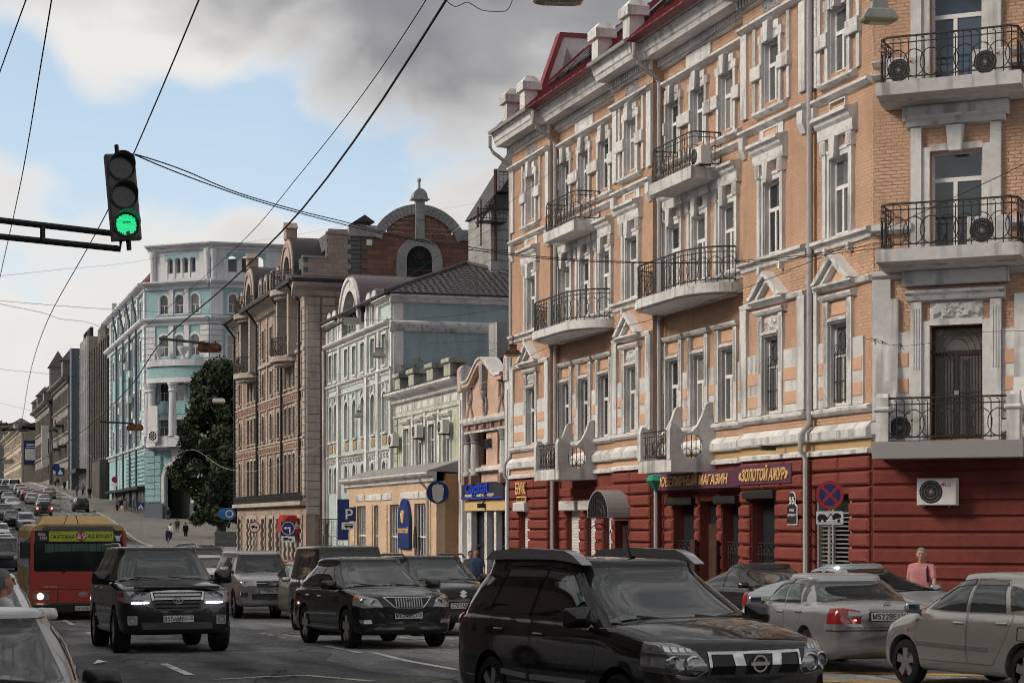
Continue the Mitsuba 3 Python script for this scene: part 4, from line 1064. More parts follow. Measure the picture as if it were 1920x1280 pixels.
# hipped roof of rolled tiles: every course is a step
RT = empty_part(TH, 'roof')
A_ = np.array; eave = [(t0 - .35, .45), (t1, .45), (t1, -10.3), (t0 - .35, -10.3)]; rz, ez = 14.9, 12.72
r1, r2 = (t0 + 5.0, -4.95), (t1 - 3, -4.95)


def hip_plane(p0, p1, q1, q0, name, n=15, m=30):
    """A roof plane from eave p0-p1 to ridge q0-q1, with tile courses and rolls."""
    b = B(); p0, p1, q0, q1 = (np.array([*p, z]) for p, z in ((p0, ez), (p1, ez), (q0, rz), (q1, rz)))
    nn = np.cross(p1 - p0, q0 - p0); nn /= np.linalg.norm(nn); nn *= np.sign(nn[2])
    for i in range(n):
        a, c = i / n, (i + 1) / n
        l0, l1 = p0 + (q0 - p0) * a, p1 + (q1 - p1) * a; h0, h1 = p0 + (q0 - p0) * c, p1 + (q1 - p1) * c
        k = max(4, int(np.linalg.norm(l1 - l0) / .11))
        t = np.linspace(0, 1, k)[:, None]; wv = (.5 + .5 * np.cos(np.arange(k) * 2.1))[:, None] * .035 * nn
        lo, hi = l0 + (l1 - l0) * t, h0 + (h1 - h0) * t
        v = np.vstack([lo + nn * .0, lo + nn * .07 + wv, hi + nn * .02 + wv])
        f = [[j, j + 1, k + j + 1, k + j] for j in range(k - 1)] + [[k + j, k + j + 1, 2 * k + j + 1, 2 * k + j] for j in range(k - 1)]
        if nn[2] > 0 and np.cross(l1 - l0, h0 - l0)[2] < 0: f = [x[::-1] for x in f]
        b.add(v, f)
    k = part(RT, name, b, 'tile_grey', ST); labels[k] = {'kind': 'stuff'}


hip_plane(eave[0], eave[1], r2, r1, 'tiles'); hip_plane(eave[3], eave[0], r1, r1, 'tiles', 17)
part(RT, 'hip_cap', B().tube([(*eave[0], ez + .08), (*r1, rz + .1), (*r2, rz + .1)], .12, 8).tube([(*eave[3], ez + .08), (*r1, rz + .1)], .12, 8), 'roof_dark', ST)
part(RT, 'under', B().add([[*eave[0], ez - .02], [*eave[1], ez - .02], [*eave[2], ez - .02], [*eave[3], ez - .02], [*r1, rz - .02], [*r2, rz - .02]], [[0, 4, 5, 1][::-1], [3, 0, 4, 4], [0, 3, 2, 1]]), 'roof_dark', ST)
part(TH, 'balcony', plan_slab(B(), [(57.8, 0), (60.9, 0), (60.9, .8), (57.8, .8)], .55, .75), 'white_trim', ST)
part(TH, 'balcony_railing', railing(B(), [(57.9, .02, .75), (57.9, .75, .75), (60.8, .75, .75), (60.8, .02, .75)], 1.5), 'iron', ST)
part(TH, 'downpipe', B().tube([(t1 - .1, .3, 11.3), (t1 - .1, .25, -1)], .07, 8), 'white_trim', ST)

# ---- granite house: rusticated front, oriel balconies, arched gables
GR = thing('granite_house', 'pink granite house with rusticated strips, iron balconies and arched gables on its roof', 'building')
G = ST.sub(0, 1.2); q0, q1 = 61.8, 84.9
GBAY = [66.2, 79.0]
GUS = [(63.4, 1), (72.2, 1), (74.9, 1), (69.8, 1), (83.6, 1)]
frows = [(-.2, 2.3, .55), (3.5, 5.9, .42), (6.95, 8.5, .42), (9.6, 11.0, .40), (11.9, 13.6, .42)]
holes, wl = [], []
for u, _ in GUS:
    for i, (z0, z1, hw) in enumerate(frows):
        ar = i in (2, 1); holes.append(opening(u, z0, z1 - (hw if ar else 0), hw, ar)); wl.append((u, z0, z1 - (hw if ar else 0), hw, ar, i))
for ub in GBAY:
    for du in (-1.25, 0, 1.25):
        for i, (z0, z1, hw) in enumerate(frows[:4]): holes.append(opening(ub + du, z0, z1, .40)); wl.append((ub + du, z0, z1, .40, False, i))
    holes.append(sbox(ub - 1.7, 11.3, ub + 1.7, 14.4))
wall(GR, G, q0, q1, -1.6, 14.7, 0, 'granite', holes, thick=.5)
for u, z0, z1, hw, ar, i in wl: win(GR, G, u, 0, z0, z1, hw, ar, sur=.12 if i else .2, surm='granite_pale', sill=i > 0, framem='wood_dark', depth=.2, frame=i > 0)
for k in range(0, 21):                               # courses between the windows, block by block near the street edge
    z = 3.5 + k * .44
    if z > 11: continue
    for ub in GBAY: part(GR, 'course', B().box(ub - 2.6, ub - 1.75, 0, .05, z, z + .40), 'granite_pink', G); part(GR, 'course', B().box(ub + 1.75, ub + 2.6, 0, .05, z, z + .40), 'granite_pink', G)
for a in (q0, 68.2, 76.3, q1 - .7): quoins(GR, G, a, a + .7, 0, 3.5, 14.5, .42, 'granite_pale', d=.1)
for a in (64.4, 68.95, 70.9, 73.4, 75.9, 82.0): quoins(GR, G, a, a + .25, 0, 3.5, 14.3, .42, 'granite_pale', d=.08)
for k in range(11):
    z = -1.5 + k * .42
    for i in range(14):
        u0 = q0 + i * (q1 - q0) / 14 + (.4 if k % 2 else 0); u1 = min(u0 + (q1 - q0) / 14 - .03, q1)
        if any(abs((u0 + u1) / 2 - u) < hw + .9 and z < 2.4 for u, z0, z1, hw, ar, ii in wl if ii == 0): continue
        if z + .4 > 3.0: continue
        part(GR, 'stone', B().cham(u0, u1, 0, .09, z, z + .39, .04), 'granite_pink' if (i + k) % 3 else 'granite', G)
for u, z0, z1, hw, ar, i in wl:
    if i == 0:
        for k in range(7):
            for s in (-1, 1): part(GR, 'stone', B().cham(min(u + s * hw, u + s * (hw + .24)), max(u + s * hw, u + s * (hw + .24)), 0, .14, -1.4 + k * .52, -1.4 + k * .52 + .30, .03), 'granite_pale', G)
for z0, h, d in ((3.0, .25, .35), (6.1, .55, .10), (6.60, .12, .18), (8.75, .5, .10), (9.2, .12, .18), (11.35, .2, .15)): part(GR, 'belt', moulding([(0, z0), (d, z0 + .03), (d, z0 + h), (0, z0 + h)], q0, q1), 'granite_pale', G)
for z in (6.2, 8.85):
    for i in range(38): part(GR, 'boss', B().cham(q0 + .3 + i * .6, q0 + .55 + i * .6, .09, .16, z, z + .3, .03), 'granite_pink', G)
b = B()
for i in range(int((q1 - q0) / .16)): u = q0 + .05 + i * .16; b.tube([(u, .25, 3.22), (u, .25, 3.72)], .022, 4)
b.box(q0, q1, .23, .27, 3.55, 3.6); b.box(q0, q1, .23, .27, 3.28, 3.33)
k = part(GR, 'iron_cresting', b, 'iron', G); labels[k] = {'kind': 'stuff'}
part(GR, 'cornice', B().ext([(0, 14.3), (.2, 14.4), (.35, 14.7), (.75, 14.85), (.8, 15.0), (0, 15.1)], q0, q1, 'wz'), 'granite_pale', G)
part(GR, 'gutter', B().ext([(.8, 14.95), (1.0, 14.95), (1.02, 15.15), (.75, 15.15)], q0 - .3, q1 + .3, 'wz'), 'iron', G)
part(GR, 'roof', B().ext([(.95, 15.12), (-2.6, 18.0), (-9, 18.0), (-9, 14.6), (0, 14.6)], q0 + 1.8, q1, 'wz'), 'roof_dark', G)
for u in (q0 + .9, 68.0, 76.2, q1 - .2): part(GR, 'downpipe', B().tube([(u, .9, 15.0), (u, .5, 14.5), (u, .22, 14.1), (u, .2, 3.4)], .08, 6), 'iron', G)
for ub in GBAY:
    K = empty_part(GR, 'oriel')
    part(K, 'back', B().box(ub - 1.7, ub + 1.7, -1.0, -.5, 11.2, 16), 'stone_dark', G)
    part(K, 'pane', B().box(ub - .9, ub + .9, -.5, -.45, 11.4, 13.9), 'pane', G)
    for s in (-1, 1): part(K, 'post', B().box(ub + s * 1.7 - .22, ub + s * 1.7 + .22, -.3, .5, 11.3, 14.9), 'granite_pale', G)
    for z, hh in ((11.0, 1), (14.7, 1)):
        pl = [(ub + a, bb) for a, bb in arc(0, 0, 1.75, 0, 180, 14, 1.15)]
        part(K, 'slab', plan_slab(B(), pl, z, z + .3).ext([(ub + (u - ub) * .8, w * .8) for u, w in pl], z - .2, z, 'uw'), 'granite_pale', G)
        part(K, 'railing', railing(B(), [(u, w * .95, z + .3) for u, w in pl], 1.0, .2, .02), 'iron', G)
    A = empty_part(GR, 'arched_gable')
    o, i_ = Polygon(arc(ub, 15.9, 1.75, 0, 180, 22, 2.0)).union(sbox(ub - 1.75, 15.0, ub + 1.75, 15.9)), Polygon(arc(ub, 15.6, 1.05, 0, 180, 20, 1.35)).union(sbox(ub - 1.05, 15.0, ub + 1.05, 15.6))
    part(A, 'arch', B().ext(o.difference(i_), -.5, .25), 'granite_pale', G)
    part(A, 'arch_moulding', B().ext(o.buffer(-.25).difference(o.buffer(-.45)).intersection(sbox(ub - 2, 15.2, ub + 2, 19)), .25, .33), 'granite', G)
    part(A, 'pane', B().ext(i_, -.45, -.40), 'pane', G)
    part(A, 'roof', B().ext(o.buffer(.12).difference(o.buffer(.005)).intersection(sbox(ub - 2.4, 15.1, ub + 2.4, 19)), -3.5, .18), 'roof_dark', G)
    part(A, 'finial', B().cham(ub - .3, ub + .3, -.3, .35, 17.85, 18.5, .05).ext([(ub - .4, 18.5), (ub + .4, 18.5), (ub, 18.85)], -.35, .4), 'granite', G)
for u in (69.6, 71.6, 73.6, 75.4, 82.4, 84.0):
    D = empty_part(GR, 'dormer'); o = opening(u, 15.0, 16.3, .5, True); i_ = opening(u, 15.2, 16.2, .3, True)
    part(D, 'head', B().ext(o.difference(i_), -1.6, .15), 'granite_pale', G); part(D, 'pane', B().ext(i_, -.2, -.15), 'pane', G)
    part(D, 'roof', B().ext(o.buffer(.09).difference(o.buffer(.005)).intersection(sbox(u - 1, 15.8, u + 1, 18)), -2.4, .1), 'roof_dark', G)
GX = Frame(ST.pt(q0, 1.2, 0)[:2], CROSS_N)             # side walls; to the right is negative
part(GR, 'side_wall', B().box(-14, -.02, -3, -.01, -1.6, 14.7), 'granite_pink', GX)
for a in (-.75, -1.6): quoins(GR, GX, a, a + .72, 0, 2.5, 14.2, .45, 'granite_pale', d=.07)
for r_ in range(25):
    for c in range(5):
        if R.random() < .03: continue
        part(GR, 'panel', B().cham(-2.6 - c * .95 + .01 - (.4 if r_ % 2 else 0) + .02, -1.67 - c * .95 - (.4 if r_ % 2 and c else 0), 0, .03, 3.3 + r_ * .44, 3.72 + r_ * .44, .012), 'panel_beige_b' if R.random() < .4 else 'granite_pink', GX)
part(GR, 'side_cornice', B().ext([(0, 14.2), (.15, 14.3), (.2, 14.55), (.5, 14.75), (.6, 14.95), (0, 15.05)], -12, .8, 'wz'), 'granite_pale', GX)
part(GR, 'side_roof_edge', B().ext([(0, 15.05), (.65, 14.97), (.7, 15.15), (-1.2, 15.55), (-1.2, 15.05)], -12, .9, 'wz'), 'roof_dark', GX)

# ---- the tall rear house: stepped end wall of red panels with a great arch
RW = thing('rear_house', 'tall rear house with an arched red panel end wall, grey arch band and finial', 'building')
X = Frame(ST.pt(q0, 1.2, 0)[:2] - np.array(CROSS_N) * 1.3, CROSS_N)
xc = -6.62
part(RW, 'core', B().ext([(-.1, 10), (-.1, 16.55), (-1.42, 16.55), (-1.42, 17.9), (-2.8, 17.9), (-2.8, 18.35), (-4.0, 18.35)] + [(xc - a, b) for a, b in arc(0, 16.78, 2.85, 24, 156, 20)][::1][::-1][::-1] + [(-9.2, 18.35), (-10.6, 18.35), (-10.6, 10)], -7, 0), 'stone_dark', X)
ring_o, ring_i = Point(xc, 16.78).buffer(2.92, 40), Point(xc, 16.78).buffer(2.38, 40)
clip = sbox(xc - 2.62, 17.9, xc + 2.62, 21)
for k in range(26):
    a0, a1 = math.radians(22 + k * 136 / 26), math.radians(22 + (k + 1) * 136 / 26 - .35)
    q = [(xc + 2.36 * math.cos(a0), 16.78 + 2.36 * math.sin(a0)), (xc + 2.92 * math.cos(a0), 16.78 + 2.92 * math.sin(a0)), (xc + 2.92 * math.cos(a1), 16.78 + 2.92 * math.sin(a1)), (xc + 2.36 * math.cos(a1), 16.78 + 2.36 * math.sin(a1))]
    if abs((a0 + a1) / 2 - math.pi / 2) < .09: continue
    part(RW, 'arch_stone', B().ext(q, 0, .18), 'stone_grey', X)
win_o = opening(xc, 13.6, 16.65, .74, True); win_r = opening(xc, 13.6, 16.6, 1.30, True)
for r_ in range(22):
    z0, z1 = 15.0 + r_ * .26, 15.0 + r_ * .26 + .25
    n = 10; u_ = -3.30
    for c in range(n + 1):
        a = u_ - c * .74 - (.37 if r_ % 2 else 0); cell = sbox(max(a - .73, -10.45), z0, min(a, -3.30), z1)
        if c == 0 and r_ % 2: cell = cell.union(sbox(a + .01, z0, -3.30, z1)) if False else cell
        cell = cell.intersection(ring_i.union(sbox(-10.5, 10, -3.3, 17.72))).difference(win_r.buffer(.01)).difference(sbox(xc - .28, 17.8, xc + .28, 21))
        if cell.is_empty or cell.area < .02: continue
        part(RW, 'panel', B().ext(cell, 0, .05 + R.uniform(-.008, .008)), ('panel_red_a', 'panel_red_b', 'panel_red_c', 'panel_red_a')[R.randrange(4)], X)
for r_ in range(12):
    z0 = 14.9 + r_ * .27
    for c in range(5):
        a = -.12 - c * .55 - (.25 if r_ % 2 else 0); lim = -.12 if z0 + .26 < 16.55 else -1.44
        cell = sbox(max(a - .54, -2.75), z0, min(a, lim), z0 + .26)
        if cell.area < .02 or a - .54 > lim or a - .5 < -2.75 - .3: continue
        part(RW, 'beige_panel', B().ext(cell, 0, .04 + R.uniform(-.006, .006)), ('panel_beige_a', 'panel_beige_b')[R.randrange(2)], X)
quoins(RW, X, -3.26, -2.78, 0, 14.8, 17.75, .25, 'stone_dark', d=.08)
part(RW, 'coping', B().box(-4.25, -2.62, -.2, .14, 17.78, 18.4), 'stone_grey', X); part(RW, 'coping', B().box(-10.6, -9.0, -.2, .14, 17.78, 18.4), 'stone_grey', X)
part(RW, 'coping', B().box(-2.7, -1.36, -.2, .1, 17.85, 17.98), 'stone_grey', X); part(RW, 'coping', B().box(-1.4, -.05, -.2, .1, 16.5, 16.62), 'stone_grey', X)
W = empty_part(RW, 'arched_window')
part(W, 'ring', B().ext(win_r.difference(win_o), 0, .16), 'stone_grey', X); part(W, 'pane', B().ext(win_o, .0, .02), 'pane', X)
bars = unary_union([LineString([(xc, 16.65), (xc + math.cos(a) * .8, 16.65 + math.sin(a) * .8)]).buffer(.022) for a in np.radians([30, 60, 90, 120, 150])] + [sbox(xc - .75, 16.0, xc + .75, 16.1), sbox(xc - .28, 13.6, xc - .22, 16.05), sbox(xc + .22, 13.6, xc + .28, 16.05), Point(xc, 16.65).buffer(.28).difference(Point(xc, 16.65).buffer(.24))]).intersection(win_o)
part(W, 'bars', B().ext(bars, .02, .07), 'wood_dark', X)
part(RW, 'pillar', B().cham(xc - .27, xc + .27, 0, .24, 17.75, 20.1, .03), 'stone_grey', X)
part(RW, 'medallion', B().ext(Point(xc, 19.05).buffer(.24), .24, .30), 'stone_grey', X)
F_ = empty_part(RW, 'finial')
part(F_, 'hood', B().ext(Polygon(arc(xc, 20.0, .42, 0, 180, 14, .55)), -.3, .34).box(xc - .5, xc + .5, -.3, .4, 19.93, 20.0), 'stone_grey', X)
part(F_, 'ball', B().lathe([(.05, 20.5), (.12, 20.55), (.08, 20.62), (.07, 20.95), (.12, 21.02), (.1, 21.12), (.02, 21.18)], (xc, .0, 0), 10), 'stone_grey', X, smooth=40)
part(RW, 'vent', B().box(-3.62 - .3, -3.62 + .0, .05, .12, 17.3, 17.62), 'white_clean', X)
part(RW, 'rear_turret', B().box(-4.3, -3.6, -3, -2, 18, 18.9).ext([(-4.55, 18.9), (-3.35, 18.9), (-3.95, 19.3)], -3.2, -1.8), 'roof_dark', X)

# ---- dark tower beside the arch with an iron stair
DT = thing('slate_tower', 'dark grey stone tower with steep slate roof half hidden behind the peach building', 'building')
Y = Frame(ST.pt(50.5, -8.3, 0)[:2], CROSS_N); Y.o = Y.o + Y.d * 2.5
for r_ in range(15): part(DT, 'stone_course', B().cham(-6.5, -.0, -4, 0, 10.0 + r_ * .5, 10.48 + r_ * .5, .02), 'stone_grey', Y)
part(DT, 'slate_roof', B().ext([(.15, 17.5), (-6.8, 17.5), (-6.8, 22.5), (-3.0, 22.5)], -4.2, .3), 'roof_dark', Y)
IS = thing('iron_stair', 'rusty iron stair landing and railing on the roof beside the slate tower', 'stair')
YY = Y.sub(0, .3)
for u, z0, z1, r_ in ((-.12, 14.9, 19.4, .085), (.62, 15.6, 17.9, .04), (.78, 16.5, 17.5, .05)): part(IS, 'post', B().tube([(u, .1, z0), (u, .1, z1)], r_, 6), 'wood_dark', YY)
part(IS, 'landing', B().box(-.85, -.2, -.3, .5, 18.25, 18.33), 'iron', YY); part(IS, 'landing', B().box(-.6, .8, -.3, .4, 16.75, 16.83), 'iron', YY)
part(IS, 'stringer', B().tube([(.6, .2, 16.9), (-.1, .2, 18.2)], .06, 5), 'iron', YY)
part(IS, 'railing', railing(B(), [(-.2, .45, 18.33), (-.85, .45, 18.33)], .9, .12, .016), 'iron', YY)
part(IS, 'railing', railing(B(), [(.55, .35, 17.0), (-.08, .35, 17.75)], .45, .08, .014), 'iron', YY)
part(IS, 'railing', railing(B(), [(.78, .4, 16.83), (-.6, .4, 16.83)], .55, .1, .014), 'iron', YY)
# ---------------------------------------------------------------- far up the hill: turquoise corner house, dark block, old houses, tree
mat('turq', dirty((0.25, 0.39, 0.42), (0.18, 0.29, 0.31), 0.5, 0.3, 0.3), 0.85, 0.2)
mat('lilac_white', dirty((0.53, 0.54, 0.58), (0.31, 0.32, 0.355), 0.5, 0.4, 0.4), 0.85, 0.2)
mat('plinth', (0.10, 0.12, 0.15), 0.8, 0.3)
mat('dark_block', dirty((0.085, 0.08, 0.077), (0.05, 0.047, 0.045), 0.6, 0.3, 0.4), 0.85, 0.2)
mat('old_grey', dirty((0.19, 0.18, 0.17), (0.10, 0.095, 0.09), 0.6, 0.3, 0.4), 0.85, 0.2)
mat('old_cream', dirty((0.36, 0.32, 0.265), (0.24, 0.21, 0.18), 0.5, 0.2, 0.3), 0.85, 0.2)
mat('hill_grey', (0.20, 0.20, 0.20), 0.9, 0.2)
TQ = thing('turquoise_house', 'large turquoise corner house with white columns, balcony and open loggia tower', 'building')
BS = ST.sub(0, -3.5)
P1 = BS.pt(177.3, 0, 0)[:2]
BC = Frame(P1, (-.4115, -.9114)); CWD = 8.3
P2 = BC.pt(-CWD, 0, 0)[:2]; BR = Frame(P2, CROSS_N)
ZB = 1.6
# street face
tcol = [180.3, 183.2, 187.5, 190.0, 195, 198, 203, 206, 211, 214.5]
trow = [(11.6, 13.9), (15.0, 17.4), (20.6, 23.0), (25.4, 27.4)]
wall(TQ, BS, 177.3, 220.5, ZB, 28.2, 0, 'turq', [sbox(u - .75, a, u + .75, b) for u in tcol for a, b in trow])
for u in tcol:
    for a, b in trow: win(TQ, BS, u, 0, a, b, .75, sur=.3, surm='lilac_white', sill=False, depth=.15)
for u in (178.2, 185.3, 192.5, 200.5, 208.6, 217):
    quoins(TQ, BS, u - .8, u + .8, 0, 10.8, 24.0, .62, 'lilac_white', d=.3, gap=.06)
    part(TQ, 'pilaster', B().box(u - .7, u + .7, 0, .25, 25.0, 28.0), 'lilac_white', BS)
for F, a, b in ((BS, 177.3, 220.5), (BC, -CWD, 0), (BR, -16, 0)):
    for z, h, d in ((10.2, .6, .5), (24.0, .9, .8), (28.0, .9, 1.0)): top_cornice(TQ, F, a, b, 0, z, h, d, 'lilac_white', 'belt')
for u in (182, 189, 196.5, 204.5): part(TQ, 'downpipe', B().tube([(u + 2.6, .9, 28.2), (u + 2.6, .7, 27), (u + 2.6, .45, 26), (u + 2.6, .4, 4)], .13, 6), 'plinth', BS)
for r_ in range(8):
    for c in range(16): part(TQ, 'faceted_stone', B().cham(178.2 + c * 1.2, 179.3 + c * 1.2, 0, .28, 6.3 + r_ * .47, 6.72 + r_ * .47, .16), 'turq', BS)
part(TQ, 'shopfront', B().box(177.4, 215, 0, .25, ZB, 6.0), 'stone_dark', BS); part(TQ, 'shop_canopy', B().box(177.4, 215, .2, 1.1, 5.9, 6.2), 'iron', BS)
for i in range(7): part(TQ, 'shop_window', B().box(178.4 + i * 3, 180.8 + i * 3, .24, .30, 3.2, 5.6), 'pane', BS)
AIRC = [(186.4, 22.2), (188.8, 19.2), (193.8, 26.0), (194.2, 20.5), (185.6, 14.2), (190.6, 16.3), (199.5, 22), (187.2, 12.5), (201, 15.5)]
for i, (u, z) in enumerate(AIRC):
    k = single('far_air_conditioner', B().cham(u - .5, u + .5, .3, .8, z, z + .8), 'ac_white', 'air conditioner %s of the turquoise house street front, %s from the corner' % (('on the top floor' if z > 24 else 'on the third floor' if z > 18.5 else 'on the second floor' if z > 15 else 'on the first floor'), ('one', 'two', 'three', 'four', 'five', 'six', 'seven', 'eight', 'nine')[sorted(AIRC).index((u, z))]), 'air conditioner', BS, group='air conditioners on the turquoise house')
# chamfer with arch, columns, curved balcony
cw = [-2.3, -4.35, -6.4]
hole = [opening(u, 15.6, 17.2, .62, True) for u in cw] + [opening(u, 20.6, 22.4, .6, True) for u in cw] + [opening(u, 25.3, 26.9, .55, True) for u in cw] + [sbox(u - .62, 11.4, u + .62, 13.6) for u in cw]
arch_o = opening(-4.3, ZB, 7.0, 1.75, True)
wall(TQ, BC, -CWD, 0, ZB, 10.4, 0, 'turq', [arch_o]); wall(TQ, BC, -CWD, 0, 10.4, 28.2, 0, 'turq', hole)
for u in cw:
    win(TQ, BC, u, 0, 15.6, 17.2, .62, True, .22, 'lilac_white', False, depth=.15); win(TQ, BC, u, 0, 20.6, 22.4, .6, True, .25, 'lilac_white', False, depth=.15)
    win(TQ, BC, u, 0, 25.3, 26.9, .55, True, .25, 'lilac_white', True, depth=.15); win(TQ, BC, u, 0, 11.4, 13.6, .62, False, .2, 'lilac_white', False, depth=.15)
    part(TQ, 'apron', B().cham(u - .8, u + .8, 0, .1, 14.2, 15.3), 'turq', BC)
for u in (-.6, -7.7):
    quoins(TQ, BC, u - .6, u + .6, 0, 10.9, 24.0, .62, 'lilac_white', d=.15, gap=.06)
    quoins(TQ, BC, u - .62, u + .62, 0, 4.4, 10.2, .72, 'turq', d=.3, gap=.05)
for u in (-3.35, -5.4): part(TQ, 'pilaster', B().box(u - .28, u + .28, 0, .22, 25.2, 28), 'lilac_white', BC); part(TQ, 'pilaster', B().box(u - .3, u + .3, 0, .22, 20.4, 24), 'lilac_white', BC)
part(TQ, 'arch_band', B().ext(opening(-4.3, ZB + 2.4, 7.0, 2.15, True).difference(arch_o), 0, .35), 'lilac_white', BC)
part(TQ, 'keystone', B().ext([(-4.7, 8.9), (-3.9, 8.9), (-3.5, 10.4), (-5.1, 10.4)], 0, .6), 'lilac_white', BC)
part(TQ, 'gate', B().ext(arch_o, -1.2, -1.1), 'dark_gap', BC)
for u in (-1.6, -7.0): quoins(TQ, BC, u - .4, u + .4, 0, 4.4, 9.6, .72, 'turq', d=.25, gap=.05)
for a, b in ((-2.5, 0), (-CWD, -6.1)): part(TQ, 'plinth_stone', B().box(a, b, 0, .6, ZB - .5, 4.3), 'plinth', BC)
bow = [(-4.2 + a, b) for a, b in arc(0, 0, 3.9, 0, 180, 26, 1.9)]
part(TQ, 'balcony_ring', B().ext(bow, 18.0, 18.5, 'uw').ext([(-4.2 + (u + 4.2) * .96, w * .95) for u, w in bow], 18.5, 19.4, 'uw'), 'turq', BC)
part(TQ, 'balcony_ring', B().ext([(-4.2 + (u + 4.2) * 1.05, w * 1.08) for u, w in bow], 19.4, 20.1, 'uw').ext([(-4.2 + (u + 4.2) * 1.02, w * 1.03) for u, w in bow], 17.6, 18.1, 'uw'), 'lilac_white', BC)
part(TQ, 'column_base', B().ext([(-4.2 + (u + 4.2) * 1.04, w * 1.04) for u, w in bow], 10.5, 11.7, 'uw'), 'lilac_white', BC)
for x in (.15, 1.0, 4.1, 6.9, 7.7):
    u = -.45 - x; w_ = 1.9 * math.sqrt(max(.02, 1 - ((u + 4.2) / 3.9) ** 2)) * .86
    K = empty_part(TQ, 'column')
    part(K, 'shaft', B().lathe([(.55, 11.7), (.42, 11.9), (.44, 13.5), (.36, 16.5)], (u, w_, 0), 12), 'lilac_white', BC, smooth=40)
    part(K, 'capital', B().lathe([(.36, 16.5), (.5, 16.7), (.4, 16.9), (.62, 17.6)], (u, w_, 0), 10), 'lilac_white', BC, smooth=40)
for u in (-2.6, -5.8): part(TQ, 'urn', B().lathe([(.3, 20.1), (.15, 20.4), (.2, 20.6), (.6, 21.2), (.62, 21.5), (.0, 21.5)], (u, 1.4, 0), 10), 'lilac_white', BC, smooth=40)
# right face
rw_ = [-2.6, -4.6, -6.6, -10, -12.5]
wall(TQ, BR, -16, 0, ZB, 28.2, 0, 'turq', [opening(u, 25.3, 26.9, .5, True) for u in rw_] + [sbox(u - .65, 20.2, u + .65, 22.8) for u in rw_] + [sbox(u - .65, 15.2, u + .65, 17.8) for u in rw_])
for u in rw_:
    win(TQ, BR, u, 0, 25.3, 26.9, .5, True, .22, 'lilac_white', True, depth=.15); win(TQ, BR, u, 0, 20.2, 22.8, .65, False, .25, 'lilac_white', True, depth=.15); win(TQ, BR, u, 0, 15.2, 17.8, .65, False, .25, 'lilac_white', True, depth=.15)
quoins(TQ, BR, -1.5, -.05, 0, 10.9, 24.0, .62, 'lilac_white', d=.15, gap=.06); part(TQ, 'pilaster', B().box(-1.5, -.05, 0, .15, 25, 28), 'lilac_white', BR)
part(TQ, 'core', B().box(177.4, 220.4, -16, -.5, ZB, 28), 'dark_gap', BS)
# loggia tower
tz0, tz1 = 28.9, 32.4
for F, a, b, us in ((BC, -CWD - .1, -.3, [-2.9, -3.9, -4.9, -5.9]), (BR, -10.0, 0, [-2.6, -4.1, -5.6])):
    hw_ = .36 if F is BC else .5
    op = [opening(u, 29.3, 31.2, hw_, True) for u in us]
    wall(TQ, F, a, b, tz0, tz1, -.3, 'lilac_white', op, thick=.5, name='loggia_wall')
    part(TQ, 'loggia_frieze', B().ext(sbox(min(us) - .7, 31.25, max(us) + .7, 32.05).difference(unary_union([o.buffer(.02) for o in op])), -.3, -.24), 'turq', F)
    for u in us:
        part(TQ, 'balustrade', B().ext([(u - hw_ + .02, 29.3), (u + hw_ - .02, 29.3), (u + hw_ - .02, 29.9), (u - hw_ + .02, 29.9)], -.55, -.40), 'lilac_white', F)
    for u in (a + .45, b - .45):
        part(TQ, 'loggia_column', B().lathe([(.4, 28.9), (.32, 29.2), (.3, 31.3), (.45, 31.7), (.45, 32.3)], (u, -.15, 0), 10), 'lilac_white', F, smooth=40)
    top_cornice(TQ, F, a - .2, b + .2, -.3, 32.3, .75, .9, 'lilac_white', 'loggia_cornice')
part(TQ, 'loggia_end', B().box(177.3, 177.8, -9, -.6, tz0, tz1), 'lilac_white', BS)
part(TQ, 'loggia_roof', B().add([*[[*BC.pt(u, w, 0)[:2], 33.02] for u, w in ((0.2, .4), (-CWD, .4))], [*BR.pt(-10, .4, 0)[:2], 33.02], [*BR.pt(-10, -9, 0)[:2], 33.3], [*BC.pt(.2, -9, 0)[:2], 33.3]], [[0, 4, 3, 2], [0, 2, 1, 1]]), 'roof_plum', WORLD)
part(TQ, 'loggia_back', B().box(-9, -.5, -9, -8.6, tz0, tz1), 'lilac_white', BC)
RV = thing('roof_lettering', 'row of dark red letters seen from behind on the turquoise house roof', 'sign')
for i in range(12): part(RV, 'letter', B().ext(sbox(181 + i * 1.7, 29.0, 182.2 + i * 1.7, 30.6).difference(sbox(181.3 + i * 1.7, 29.4, 181.9 + i * 1.7, 30.2)), -1, -.8), 'roof_red', BS)
part(TQ, 'roof', B().ext([(.8, 28.9), (-5, 30.2), (-16, 28.8)], 177.3, 220.5, 'wz'), 'roof_plum', BS)
single('turquoise_house_banner', B().cham(-1.35, -.1, 1.2, 1.35, 11.0, 15.0, .03), 'ac_white', 'pale grey banner board with a round emblem between the white columns', 'sign', BC.sub(-1.7, 1.0))
b = B()
for i in range(8):
    a = math.radians(i * 45 + 22); b.tube([(-2.42 + .1 * math.cos(a), 2.38, 11.7 + .1 * math.sin(a)), (-2.42 + .42 * math.cos(a), 2.38, 11.7 + .42 * math.sin(a))], .05, 4)
b.tube([(x, 2.38, z) for x, z in arc(-2.42, 11.7, .45, 0, 360, 20)], .05, 4); single('banner_emblem', b, 'iron', 'round black emblem on the pale banner of the turquoise house', 'emblem', BC)

